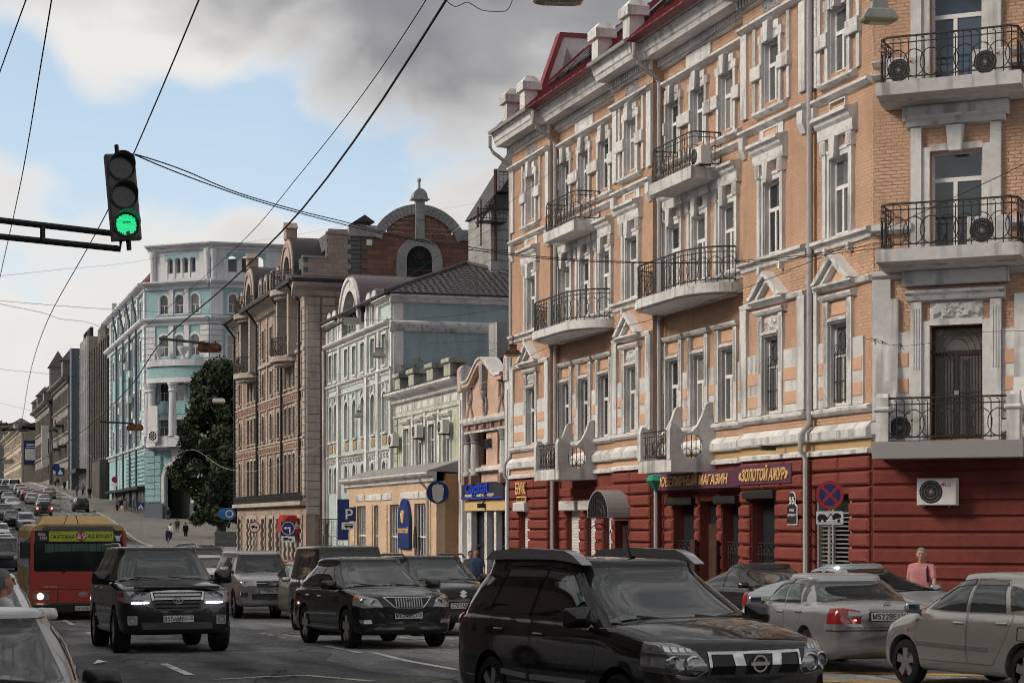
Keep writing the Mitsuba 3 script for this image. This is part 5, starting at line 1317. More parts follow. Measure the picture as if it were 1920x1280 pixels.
# ---- dark ribbed block
DB = thing('ribbed_block', 'dark brown block with tall vertical ribs beyond the turquoise house', 'building')
part(DB, 'wall', B().box(220.6, 250, -14, -.35, 1, 28.0), 'dark_block', BS)
for i in range(11): part(DB, 'rib', B().box(220.8 + i * 2.7, 221.9 + i * 2.7, -.35, .35, 1, 27.2), 'dark_block', BS)
for i in range(10):
    for r_ in range(6): part(DB, 'pane', B().box(222.0 + i * 2.7, 223.4 + i * 2.7, -.36, -.30, 6.5 + r_ * 3.4, 8.9 + r_ * 3.4), 'pane', BS)
part(DB, 'upper_storey', B().box(222, 249, -8, -1.0, 28.0, 30.6), 'stone_dark', BS)
part(DB, 'arched_attic', B().ext([(236.0 + a, b) for a, b in arc(0, 28.2, 4.6, 0, 180, 16, 2.4)], -6, -.5), 'dark_block', BS)
part(DB, 'lower_wing', B().box(220.7, 232, .36, 1.3, 1, 10.5), 'dark_block', BS)
part(DB, 'mast', B().box(221.0, 221.9, -1, -.4, 28, 31.5), 'ac_white', BS)
GT = thing('glass_block', 'narrow glass and steel block with a dark slab end wall', 'building')
GS = ST.sub(0, -3.0)
part(GT, 'wall', B().box(250.1, 262, -14, -.3, 2, 29.8), 'old_cream', GS)
for i in range(4):
    for r_ in range(7): part(GT, 'pane', B().box(250.4 + i * 2.9, 252.9 + i * 2.9, -.3, -.2, 6.5 + r_ * 3.2, 9.3 + r_ * 3.2), 'pane_blue', GS)
for i in range(5): part(GT, 'mullion', B().box(250.1 + i * 2.9, 250.35 + i * 2.9, -.3, .05, 5, 29.8), 'white_clean', GS)
for i in range(6): part(GT, 'roof_post', B().box(250.4 + i * 2.2, 250.9 + i * 2.2, -1, -.5, 29.8, 31.2), 'iron', GS)
part(GT, 'slab_wall', B().box(262.1, 265.5, -12, 1.3, 3, 29.0), 'plinth', GS)
part(GT, 'canopy', B().box(250.2, 261.8, 0, 1.6, 9.6, 10.2), 'iron', GS)


def old_house(name, label, s0, s1, w, zt, wallm, floors, step=2.6, turret=None, gz=None):
    H = thing(name, label, 'building'); F = ST.sub(0, w)
    g = float(_gp(s0)) - 1; us = np.arange(s0 + 1.6, s1 - 1, step); hgt = (zt - g - 1.5) / floors
    part(H, 'wall', wall_with_holes(s0, s1, g, zt, [sbox(u - .6, g + 2 + k * hgt, u + .6, g + 2 + k * hgt + hgt * .55) for u in us for k in range(floors)], 0), wallm, F)
    for u in us:
        for k in range(floors): win(H, F, u, 0, g + 2 + k * hgt, g + 2 + k * hgt + hgt * .55, .6, sur=.2, surm=wallm, sill=False, depth=.15, frame=False)
    part(H, 'core', B().box(s0 + .002, s1, -12, -.45, g, zt - .3), wallm, F)
    for k in range(1, floors): top_cornice(H, F, s0, s1, 0, g + 1.3 + k * hgt, .3, .3, wallm, 'belt')
    top_cornice(H, F, s0 - .3, s1, 0, zt - .5, .9, 1.1, wallm)
    part(H, 'roof', B().ext([(1.0, zt + .4), (-5, zt + 1.8), (-12, zt)], s0, s1, 'wz'), 'roof_plum', F)
    for u, hh in turret or ():
        Q = empty_part(H, 'turret'); part(Q, 'shaft', B().box(u - 1.5, u + 1.5, -2, .8, zt, zt + hh), wallm, F); part(Q, 'cap', B().add([[u - 1.8, -2.3, zt + hh], [u + 1.8, -2.3, zt + hh], [u + 1.8, 1.1, zt + hh], [u - 1.8, 1.1, zt + hh], [u, -.6, zt + hh * 1.7]], [[0, 1, 4, 4], [1, 2, 4, 4], [2, 3, 4, 4], [3, 0, 4, 4]]), 'roof_plum', F)
    return H, F


E1, F1 = old_house('old_grey_house', 'soot grey old house with heavy cornice and corner turrets behind the dark slab', 266, 300, -1.5, 24.5, 'old_grey', 4, turret=[(268, 3.0), (297, 4.2)])
for u, z in ((270, 14), (276, 17.5), (283, 14), (290, 17.5)): part(E1, 'balcony', B().box(u - 1.5, u + 1.5, 0, 1.4, z, z + .35).box(u - 1.5, u + 1.5, 1.3, 1.4, z + .35, z + 1.2), 'iron', F1)
E2, F2 = old_house('gabled_old_house', 'grey old house with small gables and a steep dark roof further up the hill', 301, 341, -.9, 22.8, 'old_grey', 3, turret=[(304, 2.2), (322, 2.6), (337, 2.2)])
part(E2, 'sign_strip', B().box(301.5, 302.2, .2, 1.2, 12, 19), 'ac_white', F2)
E3, F3 = old_house('cream_house', 'cream house with a blue billboard on its end wall near the hilltop', 344, 420, 1.6, 20.5, 'old_cream', 3, 4.0, turret=[(356, 1.6), (380, 1.6), (405, 1.8)])
FX = Frame(ST.pt(344, 1.6, 0)[:2], CROSS_N)
BB = thing('billboard', 'dark blue billboard with a white rounded panel on the cream end wall', 'billboard')
part(BB, 'board', B().box(-3.2, -.5, .0, .2, 13.5, 18.2), 'sign_blue', FX); part(BB, 'panel', B().ext(sbox(-2.8, 14.6, -.9, 16.4).buffer(.2), .2, .24), 'sign_white', FX)
part(BB, 'lettering', B().box(-2.9, -1.0, .2, .23, 17.2, 17.5).box(-2.6, -.9, .2, .23, 16.85, 17.0), 'sign_white', FX)
E4, F4 = old_house('hazy_grey_house', 'grey house at the end of the street beside the cream house', 424, 520, 4.0, 24.0, 'hill_grey', 4, 5.0)
E5, F5 = old_house('end_house', 'low grey house closing the street at the hilltop', 530, 640, 7.0, 22.0, 'hill_grey', 3, 6.0)

# ---- the tree on the small square, low wall and steps
mat('leaf', (0.026, 0.036, 0.021), 0.75, 0.2)
mat('leaf_b', (0.05, 0.066, 0.034), 0.75, 0.2)
mat('bark', (0.06, 0.05, 0.042), 0.9, 0.2)
TR = thing('tree', 'tall dark green tree on the small square before the turquoise house', 'tree')
tx, ty = -28.4, 187.0; tg = float(ground_z(tx, ty))
trunk = B().tube([(tx, ty, tg - .3), (tx + .1, ty, tg + 2), (tx - .2, ty, tg + 5), (tx + .3, ty, tg + 9), (tx + .1, ty, tg + 14)], [.55, .45, .38, .25, .08], 9)
rng = np.random.default_rng(4)
clumps = []
for i in range(175):
    z = rng.uniform(2.2, 17.2); f = (z - 2.0) / 15.2
    rr = (5.3 - 2.6 * f) * min(1, .62 + f * 2.2) * (1 - max(0, f - .8) * 2.2)
    a = rng.uniform(0, 6.28); r_ = rr * math.sqrt(rng.uniform(.05, 1))
    clumps.append((tx + .3 + r_ * math.cos(a), ty + r_ * math.sin(a), tg + z, rng.uniform(.55, 1.25)))
for c in clumps[::5]:
    p0 = np.array([tx, ty, tg + max(1.8, (c[2] - tg) * .7)]); p1 = np.array(c[:3]); trunk.tube([p0, (p0 + p1) / 2 + [0, 0, .3], p1], [.14, .09, .03], 5)
part(TR, 'trunk', trunk, 'bark', WORLD, smooth=50)


def leaves(cl, per, size, rng):
    n = len(cl) * per
    c = np.repeat(np.array(cl), per, 0); d = rng.normal(size=(n, 3)); d /= np.linalg.norm(d, axis=1, keepdims=True)
    p = c[:, :3] + d * (c[:, 3:] * rng.uniform(.25, 1.08, (n, 1)) ** .6) * [1, 1, .8]
    a = rng.normal(size=(n, 3)); a /= np.linalg.norm(a, axis=1, keepdims=True); b = np.cross(a, rng.normal(size=(n, 3))); b /= np.linalg.norm(b, axis=1, keepdims=True)
    s = size * rng.uniform(.6, 1.4, (n, 1))
    v = np.stack([p - a * s, p + b * s * .45, p + a * s, p - b * s * .45], 1).reshape(-1, 3)
    i = np.arange(n)[:, None] * 4
    return v, np.vstack([i + [0, 1, 2], i + [0, 2, 3]])


cr = part(TR, 'crown', leaves(clumps[::2], 170, .27, rng), 'leaf', WORLD); labels[cr] = {'kind': 'stuff'}
cr = part(TR, 'crown', leaves(clumps[1::2], 170, .27, rng), 'leaf_b', WORLD); labels[cr] = {'kind': 'stuff'}
q = at(424, 1012, 168); gq = float(ground_z(q[0], q[1]))
LW = thing('low_wall', 'low stone wall with stepped blocks beside the square', 'wall')
LF = Frame((q[0] - 3.2, q[1]), CROSS_N)
for r_ in range(5): part(LW, 'stone_row', B().cham(-6.5, -2.2, -.6, 0, gq - .4 + r_ * .42, gq + .0 + r_ * .42, .03), 'stone_dark', LF)
part(LW, 'step', B().box(-2.1, -.8, -.9, .2, gq - .4, gq + .5), 'stone_dark', LF); part(LW, 'step', B().box(-.75, .4, -.9, .2, gq - .4, gq + .25), 'stone_dark', LF)
single('lawn_edge', B().box(-3.0, -2.2, -16, 1.5, gq - .3, gq + .12), 'kerb', 'pale kerb edging the square below the tree', 'kerb', LF)
# hills behind everything
hv = [[x, 1500 + 60 * math.sin(x * .004), -5] for x in np.linspace(-900, 700, 40)]
struct('distant_hill', B().add(hv + [[x, y + 80, 26 + 8 * meshkit.fbm(np.array([[x * .004, 1, 2]]), 4, 3)[0]] for x, y, z in hv], [[i, i + 1, 41 + i, 40 + i] for i in range(39)]), 'hill_grey')
# ---------------------------------------------------------------- vehicles
def paint(key, c, metal=0.0, rough=.05, coat=1.0): return mat(key, c, rough, .5 if metal else .36, metal, coat)


paint('paint_black', (0.010, 0.010, 0.011)); paint('paint_brown_black', (0.013, 0.0105, 0.0105)); paint('paint_silver', (0.43, 0.43, 0.44), .75, .2)
paint('paint_silver_warm', (0.44, 0.43, 0.41), .72, .2); paint('paint_dull_silver', (0.33, 0.32, 0.305), .6, .24); paint('paint_grey', (0.10, 0.105, 0.11), .4, .2); paint('paint_white', (0.62, 0.62, 0.62)); paint('paint_sky', (0.36, 0.40, 0.44), .72, .2)
paint('paint_green', (0.03, 0.045, 0.04), .3); paint('paint_beige', (0.30, 0.27, 0.23), .6); paint('paint_red', (0.22, 0.02, 0.02)); paint('paint_navy', (0.015, 0.02, 0.045))
mat('chrome', (0.62, 0.62, 0.62), 0.10, 0.5, 1.0); mat('satin', (0.42, 0.42, 0.43), 0.32, 0.5, .9); mat('alloy', (0.40, 0.40, 0.41), 0.35, 0.5, .8)
mat('rubber', (0.014, 0.014, 0.014), 0.85, 0.25); mat('trim_black', (0.014, 0.014, 0.015), 0.4, 0.4); mat('cabin', (0.022, 0.022, 0.023), 0.8, 0.2); mat('cabin_grey', (0.08, 0.08, 0.08), 0.8, 0.2)
mat('lamp_clear', (0.30, 0.30, 0.315), 0.08, 0.9, .45, 1.0); mat('lamp_dark', (0.05, 0.05, 0.055), 0.06, 0.8, 0, 1.0); mat('lamp_red', (0.22, 0.008, 0.010), 0.08, 0.7, 0, 1.0); mat('lamp_amber', (0.45, 0.12, 0.01), 0.1, 0.6, 0, 1.0)
mat('plate_white', (0.62, 0.62, 0.62), 0.4, 0.4); mat('plate_ink', (0.015, 0.015, 0.015), 0.6, 0.3); mat('glass_far', (0.012, 0.014, 0.016), 0.05, 0.8)
mat('glass_clear', (0.020, 0.025, 0.027), 0.03, 1.0)
mat('glass_tint', (0.006, 0.006, 0.007), 0.03, .75)


GLOW = {'glow_white': (3.6, 3.4, 4.2), 'glow_warm': (14, 11, 7), 'glow_red': (3.2, .12, .09), 'glow_amber': (5, 1.5, .15), 'glow_green': (.0, .20, .07)}
for k_ in GLOW: mat(k_, (.3, .3, .3), .3)


def put_glow(key, vf, k, to_world=None, frame=None):
    v, f = vf.out() if isinstance(vf, B) else vf
    if frame is not None: v = frame(v)
    scene[key] = mikit.ply((v, f), 'mat_' + k, emitter={'type': 'area', 'radiance': {'type': 'rgb', 'value': list(GLOW[k])}}, **({'to_world': to_world} if to_world is not None else {}))


def to_man(v, f): return m3.Manifold(m3.Mesh(vert_properties=np.asarray(v, np.float32), tri_verts=np.asarray(f, np.uint32)))


def arr(m):
    q = m.to_mesh(); return np.array(q.vert_properties[:, :3], float), np.array(q.tri_verts, int)


def poly_cs(p): return m3.CrossSection([np.asarray(p, float)], m3.FillRule.NonZero)


def shp_cs(g):
    g = [g] if g.geom_type == 'Polygon' else list(g.geoms)
    return m3.CrossSection([np.asarray(r.coords)[:-1] for p in g for r in (p.exterior, *p.interiors)], m3.FillRule.EvenOdd)


def cs_of(p): return shp_cs(p) if hasattr(p, 'geom_type') else poly_cs(p)


def side_prism(p, y0=-3, y1=3):
    return cs_of(p).extrude(y1 - y0).transform(np.array([[1, 0, 0, 0], [0, 0, 1, y0], [0, 1, 0, 0]], float))


def front_prism(p, x0, x1):
    return cs_of(p).extrude(x1 - x0).transform(np.array([[0, 0, 1, x0], [1, 0, 0, 0], [0, 1, 0, 0]], float))


def cube(x0, x1, y0, y1, z0, z1): return m3.Manifold.cube((x1 - x0, y1 - y0, z1 - z0)).translate((x0, y0, z0))


def rbox(x0, x1, y0, y1, z0, z1, r=.04, n=8):
    s = m3.Manifold.sphere(r, n)
    return m3.Manifold.batch_hull([s.translate((x, y, z)) for x in (x0 + r, x1 - r) for y in (y0 + r, y1 - r) for z in (z0 + r, z1 - r)])


def grid_solid(rings, cap=True):
    """Closed solid from a list of rings (k x 3) of equal length, fan-capped at both ends."""
    r = np.array(rings); m, k = r.shape[:2]; v = r.reshape(-1, 3)
    f = []
    for i in range(m - 1):
        a, b = i * k + np.arange(k), i * k + (np.arange(k) + 1) % k
        f += [np.column_stack([a, b, b + k]), np.column_stack([a, b + k, a + k])]
    f = np.vstack(f); c0, c1 = len(v), len(v) + 1
    v = np.vstack([v, r[0].mean(0), r[-1].mean(0)]); j = np.arange(k); jn = (j + 1) % k
    f = np.vstack([f, np.column_stack([0 * j + c0, jn, j]), np.column_stack([0 * j + c1, (m - 1) * k + j, (m - 1) * k + jn])])
    t = trimesh.Trimesh(v, f, process=False)
    if t.volume < 0: t = trimesh.Trimesh(v, f[:, ::-1], process=False)
    return t


def grown(t, d):
    return to_man(t.vertices + t.vertex_normals * d, t.faces)


def pchip(p):
    p = sorted(p); x, y = np.array(p, float).T
    return PchipInterpolator(x, y)


def body_loft(S, m=70):
    L = S['L']; top, bot, plan, sh = pchip(S['top']), pchip(S['bot']), pchip(S['plan']), pchip(S['shoulder'])
    e = np.array([0, .012, .03, .06, .10, .15, .22, .30])
    xs = np.unique(np.concatenate([-e, -L + e, np.linspace(-.4, -L + .4, m)]))
    rings = []
    for x in xs:
        zt, zb, w, zs = float(top(x)), float(bot(x)), float(plan(x)), float(sh(x))
        zs = min(zs, zt - .012); zm = zb + (zs - zb) * .52; kk = S.get('tumble', .03)
        ctrl = np.array([(0, zb), (w * .55, zb), (w * .88, zb + .01), (w * .965, zb + .06), (w * .992, zb + (zm - zb) * .45), (w, zm), (w * (1 - kk * .3), zs - (zs - zm) * .35), (w * (1 - kk), zs - .02), (w * (1 - kk) - .03, zs + (zt - zs) * .28), (w * .78, zs + (zt - zs) * .66), (w * .42, zt - (zt - zs) * .07), (0, zt)])
        t = np.concatenate([[0], np.cumsum(np.linalg.norm(np.diff(ctrl, axis=0), axis=1) + 1e-4)]); tt = np.concatenate([np.linspace(a, b, 4)[:-1] for a, b in zip(t[:-1], t[1:])] + [[t[-1]]])
        h = np.column_stack([PchipInterpolator(t, ctrl[:, 0])(tt), PchipInterpolator(t, ctrl[:, 1])(tt)])
        full = np.vstack([h, h[1:-1][::-1] * [-1, 1]])
        y, z = full.T
        ff, fr = np.clip((x + 1.0) / 1.0, 0, 1) ** 1.5, np.clip((-L + 1.0 - x) / 1.0, 0, 1) ** 1.5
        X = x - S.get('bow', .16) * ff * (y / S['W'] * 2) ** 2 + S.get('rbow', .10) * fr * (y / S['W'] * 2) ** 2
        X = X - S.get('rake', .0) * ff * (z - .5) + S.get('rrake', 0) * fr * (z - .5)
        rings.append(np.column_stack([X, y, z]))
    return grid_solid(rings)


def house_loft(S, n=92):
    """The glasshouse: plan outlines stacked from the belt to the roof."""
    z0, z1 = S['belt'] - .06, S['H']; fr, rr, wd = pchip(S['screen']), pchip(S['back']), pchip(S['side'])
    lev = list(np.linspace(z0, z1 - .066, 12)) ; rings = []
    e0 = S.get('sq', 5.0)
    xf0, xr0, w0_ = float(fr(z0)), float(rr(z0)), float(wd(z0))
    q = np.linspace(0, 2 * np.pi, 4001); cx_ = (xf0 - xr0) / 2 * np.sign(np.cos(q)) * np.abs(np.cos(q)) ** (2 / e0); cy_ = w0_ * np.sign(np.sin(q)) * np.abs(np.sin(q)) ** (2 / e0)
    al = np.concatenate([[0], np.cumsum(np.hypot(np.diff(cx_), np.diff(cy_)))]); a = np.interp((np.arange(n) + .5) / n * al[-1], al, q)      # evenly along the outline

    def ring(z, shrink=1.0, zc=None):
        xf, xr, w = float(fr(z)), float(rr(z)), float(wd(z)); xc, hx = (xf + xr) / 2, (xf - xr) / 2 * shrink; w = w * (1 - (1 - shrink) * 1.0)
        c, s = np.cos(a), np.sin(a); x = xc + hx * np.sign(c) * np.abs(c) ** (2 / e0); y = w * np.sign(s) * np.abs(s) ** (2 / e0)
        t = (z - z0) / (z1 - z0)
        zz = (zc if zc is not None else z) - S.get('arch', .05) * t ** 2 * ((x - xc - S.get('peak', 0.1)) / max(hx / shrink, .1)) ** 2
        return np.column_stack([x, y, np.broadcast_to(zz, x.shape)])
    for z in lev: rings.append(ring(z))
    zl = lev[-1]
    for k, (s, dz) in enumerate(((.988, .028), (.962, .046), (.91, .056), (.78, .062), (.55, .065), (.28, .066))): rings.append(ring(zl, s, zl + dz))
    return grid_solid(rings)


from scipy.spatial import cKDTree


def normal_field(*ts):
    """Sample points and smooth normals of the lofts, to shade what is cut from them without facets."""
    P, N = [], []
    for t in ts:
        v, n, f = t.vertices, t.vertex_normals, t.faces
        P += [v, v[f].mean(1), (v[f[:, 0]] + v[f[:, 1]]) / 2, (v[f[:, 1]] + v[f[:, 2]]) / 2]; N += [n, n[f].mean(1), n[f[:, 0]] + n[f[:, 1]], n[f[:, 1]] + n[f[:, 2]]]
    P, N = np.vstack(P), np.vstack(N); N /= np.linalg.norm(N, axis=1, keepdims=True) + 1e-12
    return cKDTree(P), N


def shaded(v, f, field):
    """(vertices, triangles, normals), one vertex per corner."""
    tree, N = field; V = v[f].reshape(-1, 3); fn = np.cross(v[f[:, 1]] - v[f[:, 0]], v[f[:, 2]] - v[f[:, 0]]); fn /= np.linalg.norm(fn, axis=1, keepdims=True) + 1e-12
    FN = np.repeat(fn, 3, 0); u, inv = np.unique(np.round(V, 5), axis=0, return_inverse=True); inv = inv.ravel()
    d, i = tree.query(u, k=14); d, i = d[inv], i[inv]
    n = N[i]; ok = ((n * FN[:, None]).sum(-1) > .72) & (d < .11); w = ok * np.exp(-(d / (.028 + .6 * d[:, :1])) ** 2) + ok * 1e-9
    out = (n * w[..., None]).sum(1); ln = np.linalg.norm(out, axis=1, keepdims=True)
    out = np.where(ln > 1e-9, out / np.maximum(ln, 1e-9), FN)
    return V, np.arange(len(V)).reshape(-1, 3), out


def put_shaded(key, v, f, field, m, shift, TW):
    V, F, n = shaded(v, f, field)
    scene[key] = {'type': 'ply', 'filename': meshkit.write_ply((V + shift, F), normals=n), 'face_normals': False, 'bsdf': {'type': 'ref', 'id': 'mat_' + m}, 'to_world': TW}


def surface_x(t, y, z, front=True):
    v = t.vertices; m = v[:, 0] > -1.2 if front else v[:, 0] < v[:, 0].min() + 1.2
    i = np.argmin(((v[m][:, 1] - y) ** 2 + (v[m][:, 2] - z) ** 2) * 50 - (v[m][:, 0] if front else -v[m][:, 0]) * .1)
    return v[m][i, 0]


def wheel_parts(r, wdt, style, n=28):
    """(tyre, rim, spokes) round the y axis, the outer face at +y."""
    h = wdt / 2; rr = r * (.70 if r > .34 else .66)
    ty = B().lathe([(rr, -h), (r * .90, -h), (r * .985, -h * .78), (r, -h * .4), (r, h * .4), (r * .985, h * .78), (r * .90, h), (rr, h * .96)], (0, 0, 0), n, 'w', False)
    v, f = ty.out(); v = v * [1, -1, 1]; f = f[:, ::-1]
    rim = B().lathe([(rr * 1.0, h * .96), (rr * .96, h * .99), (rr * .93, h * .80), (rr * .90, -h * .3), (.0, -h * .3)], (0, 0, 0), n, 'w', False); rv, rf = rim.out(); rv = rv * [1, -1, 1]; rf = rf[:, ::-1]
    sp = B(); ns, sw, tw = style
    for k in range(ns):
        a = 2 * np.pi * k / ns + .3; ca, sa = np.cos(a), np.sin(a)
        for d in ((-tw, tw) if tw else (0,)):
            q = np.array([(rr * .12, -sw * .6 + d * .3), (rr * .95, -sw + d), (rr * .95, sw + d), (rr * .12, sw * .6 + d * .3)])
            qq = np.column_stack([q[:, 0] * ca - q[:, 1] * sa, q[:, 0] * sa + q[:, 1] * ca])
            sp.add([[x, yy + (0.0 if i in (0, 3) else .0), z] for yy in (h * .45, h * .86) for i, (x, z) in enumerate(qq)], [[0, 1, 2, 3], [4, 7, 6, 5], [0, 4, 5, 1], [1, 5, 6, 2], [2, 6, 7, 3], [3, 7, 4, 0]])
    sp.ext(Point(0, 0).buffer(rr * .22, 8), h * .45, h * .90)
    return (v, f), (rv, rf), sp.out()


_car_cache = {}
SHADED = ('body', 'door', 'side_window', 'windscreen', 'rear_window', 'headlight', 'tail_light', 'side_moulding')


def pose(x, y, heading, L0=2.6, lift=0.0, sink=0.0):
    """Matrix for a vehicle that stands on the ground: front axle's ground point near (x, y); heading in degrees from the +y axis, clockwise."""
    a = math.radians(heading); f2 = np.array([math.sin(a), math.cos(a)])
    zf, zr = float(ground_z(x, y)), float(ground_z(*(np.array([x, y]) - f2 * L0)))
    fwd = np.array([*(f2 * L0), zf - zr]); fwd /= np.linalg.norm(fwd); left = np.array([-f2[1], f2[0], 0]); up = np.cross(fwd, left)
    m = np.eye(4); m[:3, 0], m[:3, 1], m[:3, 2], m[:3, 3] = fwd, left, up, [x, y, zf + lift]
    return m


def car(name, S, label, M, colour, plate=None, group=None, cat='car', glass=None, plate_back=None, far=False):
    """A whole car from its measures S. x runs forward from 0 at the front axle ... the nose is at +fo."""
    key = thing(name, label, cat, group)
    TW = T(M.tolist()); fo, wb, W2 = S['fo'], S['wb'], S['W'] / 2

    def emit(nm, man, m, parent=key, smooth=28, lab=None):
        vf = arr(man) if hasattr(man, 'to_mesh') else (man.out() if isinstance(man, B) else man)
        if len(vf[1]) == 0: return None
        v = np.asarray(vf[0], float) + [fo, 0, 0]
        k = numbered(parent + '__' + nm)
        if nm in SHADED and m not in GLOW:
            put_shaded(k, np.asarray(vf[0], float), vf[1], C['field'], m, [fo, 0, 0], TW)
            return k
        if m in GLOW: put_glow(k, (v, vf[1]), m, TW)
        else: put(k, (v, vf[1]), m, None, smooth, TW)
        if lab: labels[k] = {'label': lab}
        return k

    ck = id(S)
    if ck not in _car_cache:
        bl, hl = body_loft(S), house_loft(S)
        body = to_man(bl.vertices, bl.faces) + to_man(hl.vertices, hl.faces)
        C = dict(bl=bl, hl=hl, out=grown(bl, .007) + grown(hl, .007), out2=grown(bl, .016) + grown(hl, .016), inn=grown(bl, -.03) + grown(hl, -.03), inn2=grown(bl, -.012) + grown(hl, -.012))
        for ax in (-fo, -fo - wb):
            for s in (-1, 1):
                c = m3.Manifold.cylinder(.62, S['r'] + .055, -1, 36).rotate((90, 0, 0)).translate((ax, 0, S['r'] + .01)); body = body - c.translate((0, s * (W2 - .06) + .31, 0))
        void = grown(hl, -.045) ^ cube(-9, 9, -3, 3, S['belt'] - .5, 9)
        deep = m3.Manifold.extrude(poly_cs([(S['screen'][0][1] - .1, -W2 + .16), (S['back'][0][1] + .2, -W2 + .16), (S['back'][0][1] + .2, W2 - .16), (S['screen'][0][1] - .1, W2 - .16)]), .55).translate((0, 0, S['belt'] - .5)) if S.get('hollow', False) else None
        wins = [side_prism(p) for p in S['windows']]
        scr = front_prism(S['scr_poly'], S['screen'][-1][1] - .35, S['screen'][1][1] + .03)
        rear = front_prism(S['rear_poly'], S['back'][1][1] - .04, S['back'][-1][1] + .35)
        zb = cube(-9, 9, -3, 3, S['belt'] - .02, 9)
        allw = scr + rear
        for w in wins: allw = allw + w
        if S.get('hollow', False): body = (body - (void + deep)) - (allw ^ zb)
        panes = []
        shell = C['out'] - C['inn2']
        for w, dirn in [(w, 's') for w in wins] + [(scr, 'f'), (rear, 'r')]:
            v, f = arr((shell ^ w) ^ zb); n = np.cross(v[f[:, 1]] - v[f[:, 0]], v[f[:, 2]] - v[f[:, 0]]); n /= np.linalg.norm(n, axis=1, keepdims=True) + 1e-12; c = v[f].mean(1)
            d = n[:, 1] * np.sign(c[:, 1]) if dirn == 's' else (n[:, 0] + .5 * n[:, 2]) * 1.0 if dirn == 'f' else -n[:, 0] + .5 * n[:, 2]
            f = f[d > .35]; c = c[d > .35]
            for side in ((c[:, 1] > 0, c[:, 1] < 0) if dirn == 's' else (np.ones(len(f), bool),)): panes.append((v, f[side], dirn))
        doors = []
        for p in S['doors']:
            P = Polygon(p).buffer(-.03, join_style=1).buffer(.03, join_style=1); pr, pi = side_prism(P), side_prism(P.buffer(-.007))
            for s in (-1, 1):
                half = cube(-9, 9, .42, 3, 0, 9) if s > 0 else cube(-9, 9, -3, -.42, 0, 9)
                doors.append(body ^ (pi ^ half)); body = body - (pr ^ half)
        C['field'] = normal_field(bl, hl)
        C.update(body=body, doors=doors, panes=panes, void=void, deep=deep, allw=allw, zb=zb, wheels=wheel_parts(S['r'], S.get('tw', .22), S.get('spokes', (5, .05, 0))))
        _car_cache[ck] = C
    C = _car_cache[ck]
    emit('body', C['body'], colour)
    for d in C['doors']:
        if not d.is_empty(): emit('door', d, colour)
    seen = 0
    for v, f, dirn in C['panes']:
        used, inv = np.unique(f, return_inverse=True)
        if len(f) == 0: continue
        g = glass or S.get('glass', 'glass_clear')
        if dirn == 's' and S.get('tint') and seen >= 2 and not S.get('tint_all'): g = S['tint']
        if S.get('tint_all') and dirn != 'f': g = S['tint_all']
        if dirn == 's': seen += 1
        emit({'s': 'side_window', 'f': 'windscreen', 'r': 'rear_window'}[dirn], (v[used], inv.reshape(-1, 3)), g, smooth=40)
    ax, seat = S['screen'][0][1], S['belt']
    if S.get('hollow', False) and not far:
        I = empty_part(key, 'interior')
        zf_ = S['belt'] - .48
        emit('dashboard', rbox(ax - .62, ax - .12, -W2 + .18, W2 - .18, zf_ + .05, S['belt'] - .02, .05), 'cabin', I)
        emit('floor', cube(S['back'][0][1] + .3, ax - .12, -W2 + .17, W2 - .17, zf_ - .0, zf_ + .03), 'cabin', I)
        for x0 in (ax - 1.25, ax - 2.1):
            if x0 - .4 < S['back'][0][1] + .3: continue
            for s in (-1, 1):
                emit('seat', rbox(x0 - .28, x0 - .10, s * .36 - .23, s * .36 + .23, zf_ + .02, S['belt'] + .16, .06) + rbox(x0 - .24, x0 - .14, s * .36 - .12, s * .36 + .12, S['belt'] + .19, S['belt'] + .36, .04) + rbox(x0 - .2, x0 + .32, s * .36 - .23, s * .36 + .23, zf_ + .02, zf_ + .16, .05), 'cabin_grey' if S.get('light_seats') else 'cabin', I)
        emit('steering_wheel', B().tube([(ax - .66 + .08 * math.sin(t), -.36 + .18 * math.cos(t), S['belt'] - .02 + .17 * math.sin(t)) for t in np.linspace(0, 6.28, 20)], .016, 6), 'cabin', I)
        emit('mirror', rbox(S['screen'][-1][1] - .05, S['screen'][-1][1] + .0, -.13, .13, S['H'] - .26, S['H'] - .18, .02), 'cabin', I)
    # wheels
    ty, rim, sp = C['wheels']
    for x in (-fo, -fo - wb):
        for s in (-1, 1):
            Wk = empty_part(key, 'wheel'); yy = s * (W2 - S.get('inset', .12)); fl = np.array([1, s, 1])
            for nm, (v, f), m, sm in (('tyre', ty, 'rubber', 40), ('rim', rim, 'zinc', 40), ('spokes', sp, S.get('rim_mat', 'alloy'), False)):
                emit(nm, (v * fl + [x, yy, S['r']], f if s > 0 else f[:, ::-1]), m, Wk, sm)
            if far: continue
            w_ = m3.Manifold.cylinder(.40, S['r'] + .05, -1, 24) - m3.Manifold.cylinder(.42, S['r'] + .04, -1, 24).translate((0, 0, -.01))
            emit('wheel_well', (w_.rotate((90, 0, 0)).translate((x, s * (W2 - .30) + .2, S['r'] + .01))) ^ cube(-9, 9, -3, 3, S['r'] * .9, 9), 'trim_black', key)
    shell = C['out'] - C['inn']; shell2 = C['out2'] - C['inn']
    L = S['L']
    for item in S.get('front', ()):
        nm, p, m = item[:3]; src = shell2 if len(item) > 3 and item[3] else shell
        both = [p] if (len(item) > 4 and item[4]) else [p, [(-y, z) for y, z in p]] if not hasattr(p, 'geom_type') else [p]
        for q in both: emit(nm, src ^ front_prism(q, -.52, 1), m)
    for item in S.get('rear', ()):
        nm, p, m = item[:3]; both = [p] if (len(item) > 4 and item[4]) else [p, [(-y, z) for y, z in p]]
        for q in both: emit(nm, (shell2 if len(item) > 3 and item[3] else shell) ^ front_prism(q, -L - 1, -L + S.get('tail_wrap', .26)), m)
